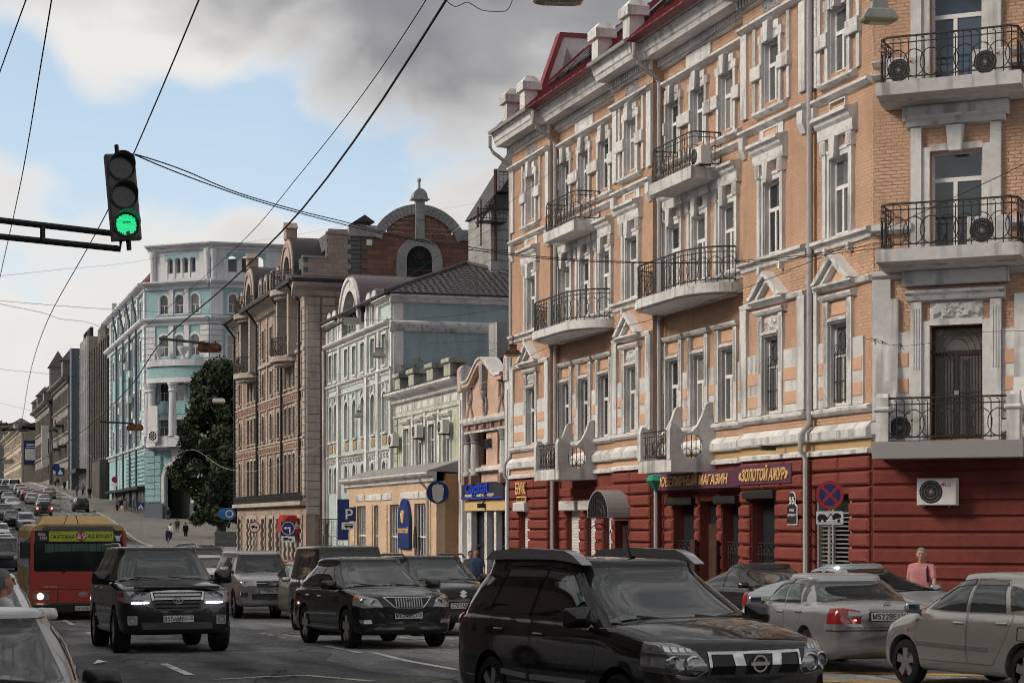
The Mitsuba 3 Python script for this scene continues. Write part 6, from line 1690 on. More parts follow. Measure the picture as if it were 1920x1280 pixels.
    for item in S.get('flank', ()):
        nm, p, m = item[:3]; src = shell2 if len(item) > 3 and item[3] else shell
        for s in (-1, 1): emit(nm, src ^ side_prism(p, *((.45, 3) if s > 0 else (-3, -.45))), m)
    for y, z, r_, m in S.get('projectors', ()):
        for s in (-1, 1):
            x = surface_x(C['bl'], s * y, z)
            emit('headlight_ring', B().ext(Point(0, 0).buffer(r_, 12).difference(Point(0, 0).buffer(r_ * .74, 12)), 0, .05, 'uw') if False else m3.Manifold.revolve(poly_cs([(r_ * .74, 0), (r_, 0), (r_, .03), (r_ * .86, .045), (r_ * .74, .03)]), 20).rotate((0, 90, 0)).translate((x - .025, s * y, z)), 'chrome')
            emit('headlight_lens', m3.Manifold.sphere(r_ * .74, 20).scale((.35, 1, 1)).translate((x - .01, s * y, z)), m)
    for nm, y0, y1, z0, z1, m in S.get('glow', ()):
        for s in (-1, 1):
            n = S.get('glow_n', 1)
            for i in range(n):
                a, b = y0 + (y1 - y0) * i / n, y0 + (y1 - y0) * (i + .7 if n > 1 else 1) / n if n > 1 else y1
                x = surface_x(C['bl'], s * (a + b) / 2, (z0 + z1) / 2)
                emit(nm, cube(x - .02, x + .014, min(s * a, s * b), max(s * a, s * b), z0, z1), m)
    # mirrors, handles, plates
    mx, my, mz = S.get('mirror', (ax - .35, W2 + .06, S['belt'] + .08))
    for s in (-1, 1):
        Mk = empty_part(key, 'wing_mirror'); q = 1 if s > 0 else -1
        sz = S.get('mirror_size', (.10, .13, .085))
        hull = m3.Manifold.batch_hull([m3.Manifold.sphere(.04, 10).translate((mx + dx, s * (my + dy), mz + dz)) for dx, dy, dz in ((0, -sz[1] + .04, -sz[2] + .04), (0, sz[1] - .04, -sz[2] + .05), (0, -sz[1] + .04, sz[2] - .04), (0, sz[1] - .05, sz[2] - .045), (sz[0] - .03, -.03, 0), (sz[0] - .03, .04, 0))])
        emit('housing', hull, S.get('mirror_mat', colour), Mk, 40)
        emit('arm', m3.Manifold.batch_hull([m3.Manifold.sphere(.028, 8).translate((mx + .03, s * (my - sz[1] + .02), mz - .03)), m3.Manifold.sphere(.03, 8).translate((mx + .06, s * (W2 - .13), mz - .06))]), 'trim_black', Mk)
        emit('glass', cube(mx - .048, mx - .038, s * my - sz[1] + .03, s * my + sz[1] - .03, mz - sz[2] + .03, mz + sz[2] - .03), 'pane_blue', Mk)
    for hx, hz in () if far else S.get('handles', ()):
        for s in (-1, 1):
            yv = C['bl'].vertices; i = np.argmin((yv[:, 0] - hx) ** 2 + (yv[:, 2] - hz) ** 2 - (yv[:, 1] * s > .3) * 9)
            emit('handle', m3.Manifold.batch_hull([m3.Manifold.sphere(.018, 8).translate((hx + d, s * (abs(yv[i, 1]) + .012), hz)) for d in (-.085, .085)]), S.get('handle_mat', colour))
    for nm, (v, f), m in () if far == 2 else S.get('extra', ()): emit(nm, (np.array(v), np.array(f)), m, smooth=35)
    if plate:
        x, y, z = S.get('plate', (.0, 0, .5)); x = surface_x(C['bl'], y, z) + .022
        Pk = empty_part(key, 'number_plate'); number_plate(emit, Pk, x, y, z, plate, 1)
    if plate_back:
        y, z = S['rplate']; x = surface_x(C['bl'], y, z, False) - .022
        Pk = empty_part(key, 'number_plate'); number_plate(emit, Pk, x, y, z, plate_back, -1)
    for f_ in () if far else S.get('emblems', ()): f_(emit, key, C)
    return key


def number_plate(emit, Pk, x, y, z, text, d):
    a, b = text
    emit('rim', cube(x - .006, x + .006, y - .275, y + .275, z - .07, z + .07), 'plate_ink', Pk)
    emit('board', cube(x + d * .004 - .005, x + d * .004 + .006, y - .26, y + .26, z - .056, z + .056), 'plate_white', Pk)
    for s, y0, wd, h in ((a, -.245, .345, .075), (b, .125, .12, .06)):
        v, f = letters(s, .004, True); v = v * [h, h, 1]; v = v * [wd / (v[:, 0].max() - v[:, 0].min()), 1, 1]
        xx = v[:, 0] - v[:, 0].min() + y0
        emit('lettering', (np.column_stack([x + d * (.0105 + v[:, 2]), y + d * xx, z - h / 2 + v[:, 1] + (.008 if s is b else 0)]), f if True else f), 'plate_ink', Pk, False)
    emit('divider', cube(x + d * .0105 - .001, x + d * .0105 + .001, y + d * .112 - .003, y + d * .112 + .003, z - .05, z + .05), 'plate_ink', Pk, False)


def ring_emblem(shapes, y, z, m='chrome', t=.02, front=True):
    """A flat badge of shapely outlines on the nose or tail."""
    def f(emit, key, C):
        x = surface_x(C['bl'], y, z, front)
        g = unary_union([affinity.translate(s if front else affinity.scale(s, -1, 1, origin=(0, 0)), y, z) for s in shapes])
        emit('emblem', front_prism(g, x + .004, x + .004 + t) if front else front_prism(g, x - .004 - t, x - .004), m)
    return f


def ell(a, b, t): e = affinity.scale(Point(0, 0).buffer(1, 24), a, b); return e.difference(affinity.scale(Point(0, 0).buffer(1, 24), a - t, b - t))


def rail(x0, x1, y, z, h, m, r=.025, feet=2):
    """A tubular roof rail on each side."""
    out = []
    for s in (-1, 1):
        b = B().tube([(x0, s * y, z - .02), (x0 - .10, s * y, z + h * .8), (x0 - .25, s * y, z + h), (x1 + .25, s * y, z + h), (x1 + .10, s * y, z + h * .8), (x1, s * y, z - .02)], r, 8)
        out.append(('roof_rail', b.out(), m))
    return out


def strip(p0, p1, w): return LineString([p0, p1]).buffer(w / 2, cap_style=2)


def antenna(x, y, z, h=.4): return [('antenna', B().tube([(x, y, z), (x - .25 * h, y, z + h * .3), (x - .5 * h, y, z + h)], [.03, .012, .006], 6).out(), 'trim_black')]


def wipers(S):
    xf = pchip(S['screen']); zb = S['belt'] + .05; out = []
    for y0, y1 in ((.55, .05), (-.05, -.55)):
        out.append(('wiper', B().tube([(float(xf(zb)) + .05 - .12 * y * y, y, zb + .0 + .10 * abs(y - y0)) for y in np.linspace(y0, y1, 5)], .012, 5).out(), 'trim_black'))
    return out


def spec(L, W, H, wb, fo, r, belt, hood, nose, screen, back, side, **k):
    """Fills in the usual shapes. hood: height at the screen; nose: height of the bonnet's front edge."""
    sx = screen[0]; bx = back[0]
    S = dict(L=L, W=W, H=H, wb=wb, fo=fo, r=r, belt=belt)
    cl = k.pop('clear', .24); tail = k.pop('tail', belt + .02); deck = k.pop('deck', None)
    S['top'] = [(0.0, nose - .20), (-.03, nose - .10), (-.09, nose - .02), (-.2, nose + .015), (sx + .02, hood), (sx - .3, belt + .02), (bx + .2, belt + .02), (bx, tail), (-L + .12, tail - .02), (-L + .04, tail - .05), (-L, tail - .20)]
    if deck: S['top'] = [(0.0, nose - .20), (-.03, nose - .10), (-.09, nose - .02), (-.2, nose + .015), (sx + .02, hood), (sx - .3, belt + .02), (bx + .3, belt + .02), (bx - .02, deck[0]), (-L + .12, deck[1]), (-L + .04, deck[1] - .04), (-L, deck[1] - .17)]
    S['bot'] = [(0, cl + .10), (-.05, cl + .03), (-.3, cl), (-L + .4, cl), (-L + .08, cl + .08), (-L, cl + .16)]
    W2 = W / 2; S['plan'] = [(0, W2 * .86), (-.04, W2 * .90), (-.14, W2 * .945), (-.45, W2 * .985), (-1.1, W2), (-L + 1.0, W2), (-L + .4, W2 * .98), (-L + .12, W2 * .93), (-L + .03, W2 * .88), (-L, W2 * .83)]
    S['shoulder'] = [(0, nose - .26), (-.2, nose - .05), (-.8, belt - .08), (sx - .2, belt - .02), (bx, belt - .01), (-L, (deck[1] if deck else tail) - .12)]
    S['screen'] = [(belt - .1, sx + .13), (belt, sx), (H - .066, screen[1]), (H, screen[1] - .03)]
    S['back'] = [(belt - .1, bx - .04), (belt, bx), (H - .066, back[1]), (H, back[1] + .02)]
    S['side'] = [(belt - .1, side[0] + .01), (belt, side[0]), (belt + .25, side[0] - (side[0] - side[1]) * .42), (H - .066, side[1]), (H, side[1])]
    zt = H - .085; S['scr_poly'] = [(side[0] - .11, belt + .03), (side[1] - .07, zt - .01), (-side[1] + .07, zt - .01), (-side[0] + .11, belt + .03)]
    S['rear_poly'] = [(side[0] - .13, belt + .06), (side[1] - .08, zt - .03), (-side[1] + .08, zt - .03), (-side[0] + .13, belt + .06)]
    S.update(k)
    return S
# ---------------------------------------------------------------- the cars in the foreground
def seg(p, q, n=6): return [(p[0] + (q[0] - p[0]) * i / n, p[1] + (q[1] - p[1]) * i / n) for i in range(n + 1)]


def slats(y0, y1, zs, h, m, nm='grille_slat'): return [(nm, [(-y1, z), (-y1, z + h), (y1, z + h), (y1, z)], m, True, True) for z in zs]


# -- black crossover turning in front of the camera
XT = spec(4.64, 1.79, 1.70, 2.63, .93, .345, 1.08, 1.165, 1.0, (-1.10, -1.98), (-4.57, -4.26), (.865, .645), sq=6.5, bow=.20, clear=.26, arch=.03,
          windows=[[(-1.60, 1.13), (-2.20, 1.50), (-2.62, 1.53), (-2.62, 1.12)], [(-2.72, 1.12), (-2.72, 1.53), (-3.46, 1.53), (-3.52, 1.13)], [(-3.62, 1.15), (-3.57, 1.52), (-4.10, 1.50), (-4.30, 1.19)]],
          doors=[[(-1.42, .42), (-1.36, .85), (-1.40, 1.08), (-2.12, 1.57), (-2.67, 1.605), (-2.67, .42)], [(-2.69, .42), (-2.69, 1.605), (-3.50, 1.60), (-3.60, 1.10), (-3.50, .78), (-3.16, .42)]],
          handles=[(-2.48, .96), (-3.36, .97)], glass='glass_clear', tint='glass_tint', tint_all='glass_tint', mirror=(-1.52, .98, 1.16), mirror_size=(.10, .14, .10), spokes=(6, .05, 0), tw=.225,
          front=[('headlight', [(.93, 1.0), (.70, .99), (.56, .92), (.46, .76), (.56, .69), (.93, .75)], 'lamp_clear'), ('headlight_bezel', [(.93, .905), (.60, .89), (.57, .865), (.93, .88)], 'lamp_dark', True),('lamp_cell', [(0.600, .915), (0.600, 0.945), (0.640, 0.950), (0.640, .918)], 'chrome', True),('lamp_cell', [(0.655, .915), (0.655, 0.951), (0.695, 0.956), (0.695, .918)], 'chrome', True),('lamp_cell', [(0.710, .915), (0.710, 0.957), (0.750, 0.962), (0.750, .918)], 'chrome', True),('lamp_cell', [(0.765, .915), (0.765, 0.963), (0.805, 0.968), (0.805, .918)], 'chrome', True),('lamp_cell', [(0.820, .915), (0.820, 0.969), (0.860, 0.974), (0.860, .918)], 'chrome', True), ('headlight_floor', [(.93, .75), (.56, .70), (.50, .755), (.93, .79)], 'lamp_dark', True),
                 ('grille', [(-.44, .70), (-.46, .90), (.46, .90), (.44, .70)], 'trim_black', False, True),
                 ('grille_frame', sbox(-.47, .69, .47, .92).difference(sbox(-.445, .715, .445, .895)), 'chrome', True), ('grille_bar', [(.155, .915), (.255, .915), (.215, .69), (.115, .69)], 'chrome', True),
                 ('bumper_grille', [(-.55, .44), (-.58, .56), (.58, .56), (.55, .44)], 'trim_black', False, True), ('fog_lamp', [(.66, .46), (.66, .58), (.82, .58), (.82, .46)], 'lamp_dark')],
          projectors=[(.60, .80, .088, 'lamp_clear'), (.76, .815, .07, 'lamp_dark')],
          rear=[('tail_light', [(.74, 1.0), (.60, 1.52), (.90, 1.58), (.95, 1.0)], 'lamp_red', True)],
          flank=[('side_strip', strip((-1.50, .565), (-2.64, .545), .05), 'satin', True), ('side_strip', strip((-2.72, .545), (-3.28, .56), .05), 'satin', True), ('sill_trim', [(-1.42, .24), (-1.42, .37), (-3.2, .37), (-3.2, .24)], 'trim_black', True),
                 ('wind_deflector', [(-1.78, 1.30), (-2.16, 1.53), (-2.64, 1.565), (-2.64, 1.50), (-2.24, 1.475), (-1.84, 1.25)], 'lamp_dark', True), ('wind_deflector', [(-2.70, 1.565), (-3.50, 1.56), (-3.50, 1.49), (-2.70, 1.50)], 'lamp_dark', True)])
mat('rail_silver', (0.26, 0.26, 0.27), 0.25, 0.5, .3)
rl = []
for s in (-1, 1):
    p = [(-1.98, 1.63), (-2.20, 1.725), (-2.36, 1.765), (-3.3, 1.78), (-3.95, 1.745), (-4.12, 1.65), (-3.9, 1.655), (-3.6, 1.665), (-2.6, 1.675), (-2.3, 1.66)]
    rl.append(('roof_rail', arr(side_prism(p, s * .62 - .055, s * .62 + .055)), 'rail_silver'))
    rl.append(('rail_lamp', arr(side_prism([(-2.0, 1.64), (-2.19, 1.726), (-2.30, 1.752), (-2.30, 1.71)], s * .62 - .058, s * .62 + .058)), 'lamp_clear'))
XT['extra'] = rl + antenna(-2.35, .08, 1.69, .30) + wipers(XT)
XT['emblems'] = [ring_emblem([ell(.075, .075, .016), sbox(-.095, -.016, .095, .016)], 0, .81)]
car('black_crossover', XT, 'black crossover with thick silver roof rails turning in the right foreground', pose(1.73, 17.45, 154, 2.63), 'paint_brown_black')

# -- black full-size off-roader facing the camera
LC = spec(4.95, 1.97, 1.88, 2.85, .90, .39, 1.22, 1.27, 1.13, (-1.36, -2.02), (-4.86, -4.60), (.94, .72), sq=7.5, bow=.13, clear=.32, arch=.03, tumble=.035,
          windows=[[(-1.80, 1.27), (-2.22, 1.66), (-2.72, 1.69), (-2.72, 1.26)], [(-2.82, 1.26), (-2.82, 1.69), (-3.62, 1.69), (-3.66, 1.27)], [(-3.76, 1.28), (-3.74, 1.68), (-4.4, 1.66), (-4.55, 1.30)]],
          doors=[[(-1.5, .5), (-1.45, .9), (-1.55, 1.22), (-2.15, 1.74), (-2.77, 1.77), (-2.77, .5)], [(-2.79, .5), (-2.79, 1.77), (-3.68, 1.76), (-3.74, 1.2), (-3.6, .85), (-3.25, .5)]],
          handles=[(-2.60, 1.12), (-3.5, 1.13)], handle_mat='chrome', tint_all='glass_tint', mirror=(-1.72, 1.10, 1.30), mirror_size=(.11, .16, .12), spokes=(5, .055, .05), tw=.28,
          front=[('headlight', [(.46, .86), (.47, 1.07), (.99, 1.08), (.99, .95), (.90, .88)], 'lamp_clear'), ('side_lamp', [(.90, .99), (.90, 1.06), (.99, 1.07), (.99, .98)], 'lamp_red', True),
                 ('grille', [(-.38, .76), (-.44, 1.06), (.44, 1.06), (.38, .76)], 'trim_black', False, True),
                 ('grille_frame', Polygon([(-.41, .74), (-.47, 1.10), (.47, 1.10), (.41, .74)]).difference(Polygon([(-.37, .775), (-.43, 1.06), (.43, 1.06), (.37, .775)])), 'chrome', True),
                 ('bumper_recess', [(-.60, .40), (-.62, .54), (.62, .54), (.60, .40)], 'trim_black', False, True), ('fog_lamp', [(.68, .50), (.68, .66), (.86, .66), (.86, .50)], 'lamp_dark')] + slats(0, .40, (.80, .865, .93, .995), .04, 'satin'),
          projectors=[(.72, .985, .075, 'lamp_dark'), (.57, .985, .06, 'lamp_clear'), (.77, .58, .062, 'lamp_clear')], glow=[('running_light', .50, .80, .865, .895, 'glow_white')], glow_n=6,
          rear=[('tail_light', [(.70, .95), (.70, 1.2), (.98, 1.2), (.98, .95)], 'lamp_red')],
          flank=[('side_step', [(-1.35, .34), (-1.35, .42), (-3.4, .42), (-3.4, .34)], 'satin', True), ('side_strip', strip((-1.5, .62), (-3.5, .62), .06), 'satin', True)], plate=(0, .02, .60))
LC['extra'] = rail(-2.15, -4.5, .70, 1.84, .075, 'satin', .022) + wipers(LC) + [('bonnet_guard', arr(rbox(-.16, -.04, -.74, .74, 1.11, 1.165, .025)), 'trim_black')]
LC['emblems'] = [ring_emblem([ell(.088, .062, .011), ell(.034, .058, .009), affinity.translate(ell(.058, .026, .009), 0, .028)], 0, .915)]
car('black_off_roader', LC, 'big black off-roader with chrome grille and running lights before the red bus', pose(-6.05, 33.95, 161, 2.85), 'paint_black', ('В554МВ', '125'))

# -- black crossover with chrome-slatted shield grille
RX = spec(4.735, 1.845, 1.66, 2.715, .93, .36, 1.06, 1.12, .95, (-1.16, -2.10), (-4.62, -3.95), (.885, .64), sq=5.0, bow=.26, clear=.25, arch=.06, tumble=.04,
          windows=[[(-1.74, 1.11), (-2.38, 1.47), (-2.72, 1.50), (-2.72, 1.10)], [(-2.80, 1.10), (-2.80, 1.50), (-3.35, 1.49), (-3.48, 1.10)], [(-3.57, 1.12), (-3.46, 1.47), (-3.80, 1.42), (-4.15, 1.16)]],
          doors=[[(-1.46, .42), (-1.40, .80), (-1.50, 1.06), (-2.30, 1.545), (-2.76, 1.57), (-2.76, .42)], [(-2.78, .42), (-2.78, 1.57), (-3.42, 1.55), (-3.62, 1.08), (-3.5, .76), (-3.2, .42)]],
          handles=[(-2.58, .93), (-3.40, .94)], handle_mat='chrome', tint='glass_tint', tint_all='glass_tint', mirror=(-1.60, 1.02, 1.14), mirror_size=(.11, .15, .09), spokes=(5, .05, .035), tw=.225,
          front=[('headlight', [(.47, .75), (.56, .90), (.80, .97), (.95, .98), (.95, .80), (.80, .74)], 'lamp_clear'), ('turn_lamp', [(.84, .90), (.84, .98), (.95, .98), (.95, .88)], 'lamp_amber', True),
                 ('grille', [(-.26, .745), (-.43, .915), (.43, .915), (.26, .745)], 'trim_black', False, True),
                 ('grille_frame', Polygon([(-.25, .72), (-.47, .94), (.47, .94), (.25, .72)]).difference(Polygon([(-.25, .74), (-.43, .92), (.43, .92), (.25, .74)])), 'chrome', True),
                 ('bumper_intake', [(-.50, .40), (-.52, .46), (.52, .46), (.50, .40)], 'trim_black', False, True), ('fog_lamp', [(.64, .46), (.66, .53), (.86, .53), (.84, .46)], 'lamp_clear')]
          + [('grille_slat', [(y - .008, .75), (y - .008, .915), (y + .008, .915), (y + .008, .75)], 'satin', True, True) for y in np.linspace(-.24, .24, 11)],
          projectors=[(.61, .83, .068, 'lamp_dark'), (.765, .855, .068, 'lamp_dark')], rear=[('tail_light', [(.62, .95), (.62, 1.15), (.93, 1.15), (.93, .95)], 'lamp_red')],
          flank=[('side_strip', strip((-1.5, .62), (-3.45, .60), .028), 'chrome', True), ('sill_strip', strip((-1.5, .36), (-3.3, .36), .03), 'satin', True), ('window_trim', strip((-1.66, 1.085), (-3.6, 1.085), .018), 'chrome', True)], plate=(0, .02, .60))
RX['extra'] = wipers(RX); RX['emblems'] = [ring_emblem([ell(.068, .045, .010), Polygon([(-.05, -.01), (.055, .025), (.01, -.005), (.045, -.02)])], 0, .85)]
car('black_wagon', RX, 'black crossover with shield shaped slatted grille in the middle of the street', pose(-2.17, 35.1, 158, 2.715), 'paint_black', ('М614ВК', '125'))

# -- silver saloon seen from behind
SD = spec(4.30, 1.69, 1.385, 2.465, .82, .30, .93, .985, .80, (-1.22, -1.92), (-3.52, -2.86), (.80, .585), sq=4.6, bow=.22, rbow=.10, clear=.20, arch=.03, deck=(1.01, .985), tumble=.05,
          windows=[[(-1.60, .97), (-2.08, 1.24), (-2.36, 1.265), (-2.40, .96)], [(-2.47, .96), (-2.44, 1.265), (-2.82, 1.24), (-3.02, .97)], [(-3.06, .98), (-2.90, 1.22), (-3.0, 1.18), (-3.16, .99)]],
          doors=[[(-1.34, .34), (-1.30, .7), (-1.40, .93), (-2.02, 1.295), (-2.42, 1.315), (-2.45, .34)], [(-2.47, .34), (-2.44, 1.315), (-2.86, 1.30), (-3.20, .95), (-3.05, .68), (-2.75, .34)]],
          handles=[(-2.28, .83), (-3.02, .85)], handle_mat='satin', mirror=(-1.42, .90, .98), mirror_size=(.08, .11, .065), spokes=(7, .03, 0), tw=.19,
          front=[('headlight', [(.40, .62), (.42, .74), (.80, .76), (.84, .62)], 'lamp_clear'), ('grille', [(-.34, .62), (-.36, .73), (.36, .73), (.34, .62)], 'trim_black', False, True), ('bumper_intake', [(-.5, .28), (-.5, .4), (.5, .4), (.5, .28)], 'trim_black', False, True)],
          rear=[('tail_light', [(.38, .70), (.40, .88), (.62, .92), (.90, .90), (.90, .70)], 'lamp_red'), ('reversing_lamp', [(.38, .79), (.39, .86), (.57, .88), (.57, .79)], 'lamp_clear', True), ('boot_line', [(-.60, .645), (-.60, .652), (.60, .652), (.60, .645)], 'trim_black', True, True),
                ('plate_chrome', [(-.27, .89), (-.27, .93), (.27, .93), (.27, .89)], 'satin', True, True), ('bumper_crease', [(-.84, .60), (-.84, .615), (.84, .615), (.84, .60)], 'trim_black', True, True)],
          flank=[('side_strip', strip((-1.4, .56), (-3.0, .56), .035), 'paint_silver', True), ('wind_deflector', [(-1.78, 1.12), (-2.06, 1.28), (-2.4, 1.30), (-2.4, 1.245), (-2.12, 1.225), (-1.84, 1.08)], 'lamp_dark', True), ('wind_deflector', [(-2.46, 1.30), (-2.82, 1.285), (-2.94, 1.18), (-2.8, 1.23), (-2.46, 1.245)], 'lamp_dark', True)], rplate=(.0, .80), plate=(0, 0, .45))
SD['emblems'] = [ring_emblem([ell(.06, .042, .009), ell(.024, .04, .008), affinity.translate(ell(.04, .018, .008), 0, .018)], 0, .965, 'satin', .02, False)]
SD_BACK = dict(SD); SD_BACK['extra'] = []
k = car('silver_saloon', SD_BACK, 'silver saloon seen from behind with red brake lights lit', pose(4.42, 29.75, -12.5, 2.465), 'paint_silver', plate_back=('М522ВЕ', '125'))
M_ = T(pose(4.42, 29.75, -12.5, 2.465).tolist())
for s in (-1, 1):
    for a in (.66, .46): put_glow(numbered(k + '__brake_light'), arr(m3.Manifold.sphere(.045, 14).scale((.5, 1, .7)).translate((-SD['L'] + SD['fo'] - .0 + .10 * (a / .845) ** 2 + .035, s * a, .76))), 'glow_red', M_)

# -- silver hatchback from the side
HB = spec(3.66, 1.60, 1.45, 2.37, .70, .29, .94, .985, .80, (-.78, -1.50), (-3.56, -3.22), (.76, .575), sq=4.8, bow=.24, rbow=.10, clear=.20, arch=.06, tumble=.06,
          windows=[[(-1.16, .98), (-1.60, 1.28), (-1.93, 1.32), (-1.95, .97)], [(-2.03, .97), (-2.01, 1.32), (-2.56, 1.31), (-2.72, .98)], [(-2.80, 1.0), (-2.66, 1.30), (-2.86, 1.27), (-3.06, 1.10), (-3.02, 1.02)]],
          doors=[[(-1.0, .34), (-.96, .7), (-1.02, .94), (-1.52, 1.33), (-1.98, 1.37), (-2.0, .34)], [(-2.02, .34), (-1.99, 1.37), (-2.60, 1.36), (-2.86, .95), (-2.74, .66), (-2.5, .34)]],
          handles=[(-1.84, .83), (-2.66, .85)], mirror=(-.98, .85, .99), mirror_size=(.08, .11, .075), mirror_mat='satin', spokes=(5, .055, 0), tw=.18,
          front=[('headlight', [(.36, .62), (.40, .76), (.74, .78), (.80, .62)], 'lamp_clear'), ('grille', [(-.3, .62), (-.3, .72), (.3, .72), (.3, .62)], 'trim_black', False, True)], rear=[('tail_light', [(.58, .70), (.60, 1.0), (.85, 1.0), (.85, .70)], 'lamp_red')],
          flank=[('side_moulding', strip((-.98, .555), (-2.0, .535), .05), 'satin', True), ('side_moulding', strip((-2.05, .535), (-2.42, .535), .05), 'satin', True), ('fuel_flap', sbox(-3.12, .66, -2.95, .82).difference(sbox(-3.112, .668, -2.958, .812)), 'trim_black'),
                 ('side_indicator', sbox(-.83, .70, -.79, .73), 'lamp_amber', True), ('wind_deflector', [(-1.28, 1.14), (-1.58, 1.325), (-1.96, 1.36), (-1.96, 1.30), (-1.64, 1.27), (-1.34, 1.10)], 'lamp_dark', True), ('wind_deflector', [(-2.02, 1.36), (-2.56, 1.35), (-2.6, 1.30), (-2.02, 1.30)], 'lamp_dark', True)])
car('silver_hatchback', HB, 'small silver hatchback seen from its side at the right edge', pose(5.72, 24.85, -24, 2.37), 'paint_silver_warm')

# -- black off-roader behind the crossover
SZ = spec(4.30, 1.81, 1.70, 2.64, .85, .36, 1.10, 1.17, 1.02, (-1.12, -1.90), (-4.24, -4.08), (.86, .66), sq=7, bow=.15, clear=.28, arch=.03,
          windows=[[(-1.58, 1.15), (-2.05, 1.51), (-2.5, 1.54), (-2.5, 1.14)], [(-2.58, 1.14), (-2.58, 1.54), (-3.3, 1.54), (-3.36, 1.14)], [(-3.44, 1.16), (-3.42, 1.53), (-3.95, 1.52), (-4.02, 1.18)]], doors=[[(-1.4, .45), (-1.36, 1.1), (-2.0, 1.58), (-2.54, 1.61), (-2.54, .45)], [(-2.56, .45), (-2.56, 1.61), (-3.38, 1.60), (-3.42, .85), (-3.1, .45)]],
          handles=[(-2.36, .98), (-3.2, .98)], tint_all='glass_tint', mirror=(-1.45, 1.0, 1.2), spokes=(5, .06, 0),
          front=[('headlight', [(.48, .80), (.48, .98), (.92, 1.0), (.92, .80)], 'lamp_clear'), ('grille', [(-.42, .80), (-.42, .97), (.42, .97), (.42, .80)], 'trim_black', False, True), ('grille_frame', sbox(-.42, .73, .42, .77), 'satin', True), ('bumper_intake', [(-.55, .42), (-.55, .52), (.55, .52), (.55, .42)], 'trim_black', False, True)],
          rear=[('tail_light', [(.66, .75), (.66, 1.0), (.92, 1.0), (.92, .75)], 'lamp_red', True), ('spare_wheel', [(.38 * math.cos(t), .98 + .38 * math.sin(t)) for t in np.linspace(0, 6.28, 24)], 'trim_black', True, True)], projectors=[(.66, .89, .07, 'lamp_clear')], plate=(0, 0, .64))
SZ['emblems'] = [ring_emblem([Polygon([(0, .085), (.085, .03), (.03, -.01), (.085, -.035), (0, -.085), (-.085, -.03), (-.03, .01), (-.085, .035)])], 0, .885)]
SZ['extra'] = rail(-1.95, -3.95, .68, 1.66, .06, 'trim_black', .02) + wipers(SZ)
car('black_four_by_four', SZ, 'black off-roader with an angular S badge partly hidden by the turning crossover', pose(-1.30, 40.8, 160, 2.64), 'paint_black', ('С763АЕ', '125'))

# -- silver pickup with a canopy
PU = spec(5.10, 1.80, 1.78, 3.0, .90, .37, 1.16, 1.22, 1.06, (-1.35, -1.98), (-5.02, -4.95), (.85, .64), sq=7, bow=.18, clear=.32, arch=.02,
          windows=[[(-1.78, 1.21), (-2.15, 1.57), (-2.6, 1.6), (-2.6, 1.2)], [(-2.68, 1.2), (-2.68, 1.6), (-3.25, 1.59), (-3.3, 1.21)]], doors=[[(-1.5, .5), (-1.45, 1.15), (-2.1, 1.65), (-2.63, 1.67), (-2.63, .5)], [(-2.65, .5), (-2.65, 1.67), (-3.34, 1.66), (-3.38, .5)]], handles=[(-2.48, 1.05), (-3.2, 1.05)],
          mirror=(-1.68, 1.02, 1.28), mirror_mat='satin', spokes=(6, .05, 0),
          front=[('headlight', [(.45, .86), (.48, 1.02), (.92, 1.05), (.92, .88)], 'lamp_clear'), ('grille', [(-.40, .84), (-.40, 1.0), (.40, 1.0), (.40, .84)], 'trim_black', False, True), ('grille_bar', [(-.4, .93), (-.4, .95), (.4, .95), (.4, .93)], 'satin', True, True), ('bumper_intake', [(-.5, .50), (-.52, .66), (.52, .66), (.5, .50)], 'trim_black', False, True), ('fog_lamp', [(.62, .58), (.62, .70), (.80, .70), (.80, .58)], 'lamp_dark')], projectors=[(.66, .95, .06, 'lamp_clear'), (.71, .64, .06, 'lamp_clear')], plate=(0, -.05, .72))
PU['emblems'] = [ring_emblem([Polygon([(0, .12), (.045, .05), (0, -.02), (-.045, .05)]), Polygon([(0, -.02), (.05, .05), (.14, .05), (.09, -.04)]).buffer(.001), Polygon([(0, -.02), (-.05, .05), (-.14, .05), (-.09, -.04)]).buffer(.001)], 0, .91)]
PU['extra'] = wipers(PU)
car('silver_pickup', PU, 'silver pickup with covered bed and boxy fog lamps behind the black off-roader', pose(-6.55, 51.2, 163, 3.0), 'paint_silver', ('С713КХ', '125'), glass='glass_tint')

# -- silver saloon facing the camera, black van, two liftbacks
S2 = dict(spec(4.61, 1.695, 1.50, 2.70, .90, .32, 1.0, 1.05, .88, (-1.10, -2.05), (-3.92, -3.15), (.80, .60), sq=4.6, bow=.24, clear=.2, arch=.05, deck=(1.07, 1.02), tumble=.05,
          windows=[[(-1.55, 1.04), (-2.15, 1.34), (-2.5, 1.37), (-2.5, 1.03)], [(-2.58, 1.03), (-2.58, 1.37), (-3.05, 1.34), (-3.3, 1.04)]], doors=[[(-1.4, .36), (-1.36, .98), (-2.1, 1.40), (-2.54, 1.43), (-2.54, .36)], [(-2.56, .36), (-2.56, 1.43), (-3.1, 1.40), (-3.45, 1.0), (-3.1, .36)]], handles=[(-2.4, .90), (-3.25, .92)], mirror=(-1.3, .90, 1.06), mirror_size=(.09, .12, .07),
          front=[('headlight', [(.38, .66), (.42, .82), (.80, .90), (.86, .70)], 'lamp_clear'), ('grille', [(-.33, .66), (-.36, .82), (.36, .82), (.33, .66)], 'trim_black', False, True)], rear=[('tail_light', [(.5, .72), (.5, .95), (.86, .95), (.86, .72)], 'lamp_red')], plate=(0, 0, .5)))
S2['extra'] = wipers(S2)
car('silver_saloon', S2, 'silver saloon facing the camera half hidden behind the black crossover', pose(-4.8, 49.0, 162, 2.7), 'paint_silver_warm', glass='glass_tint')
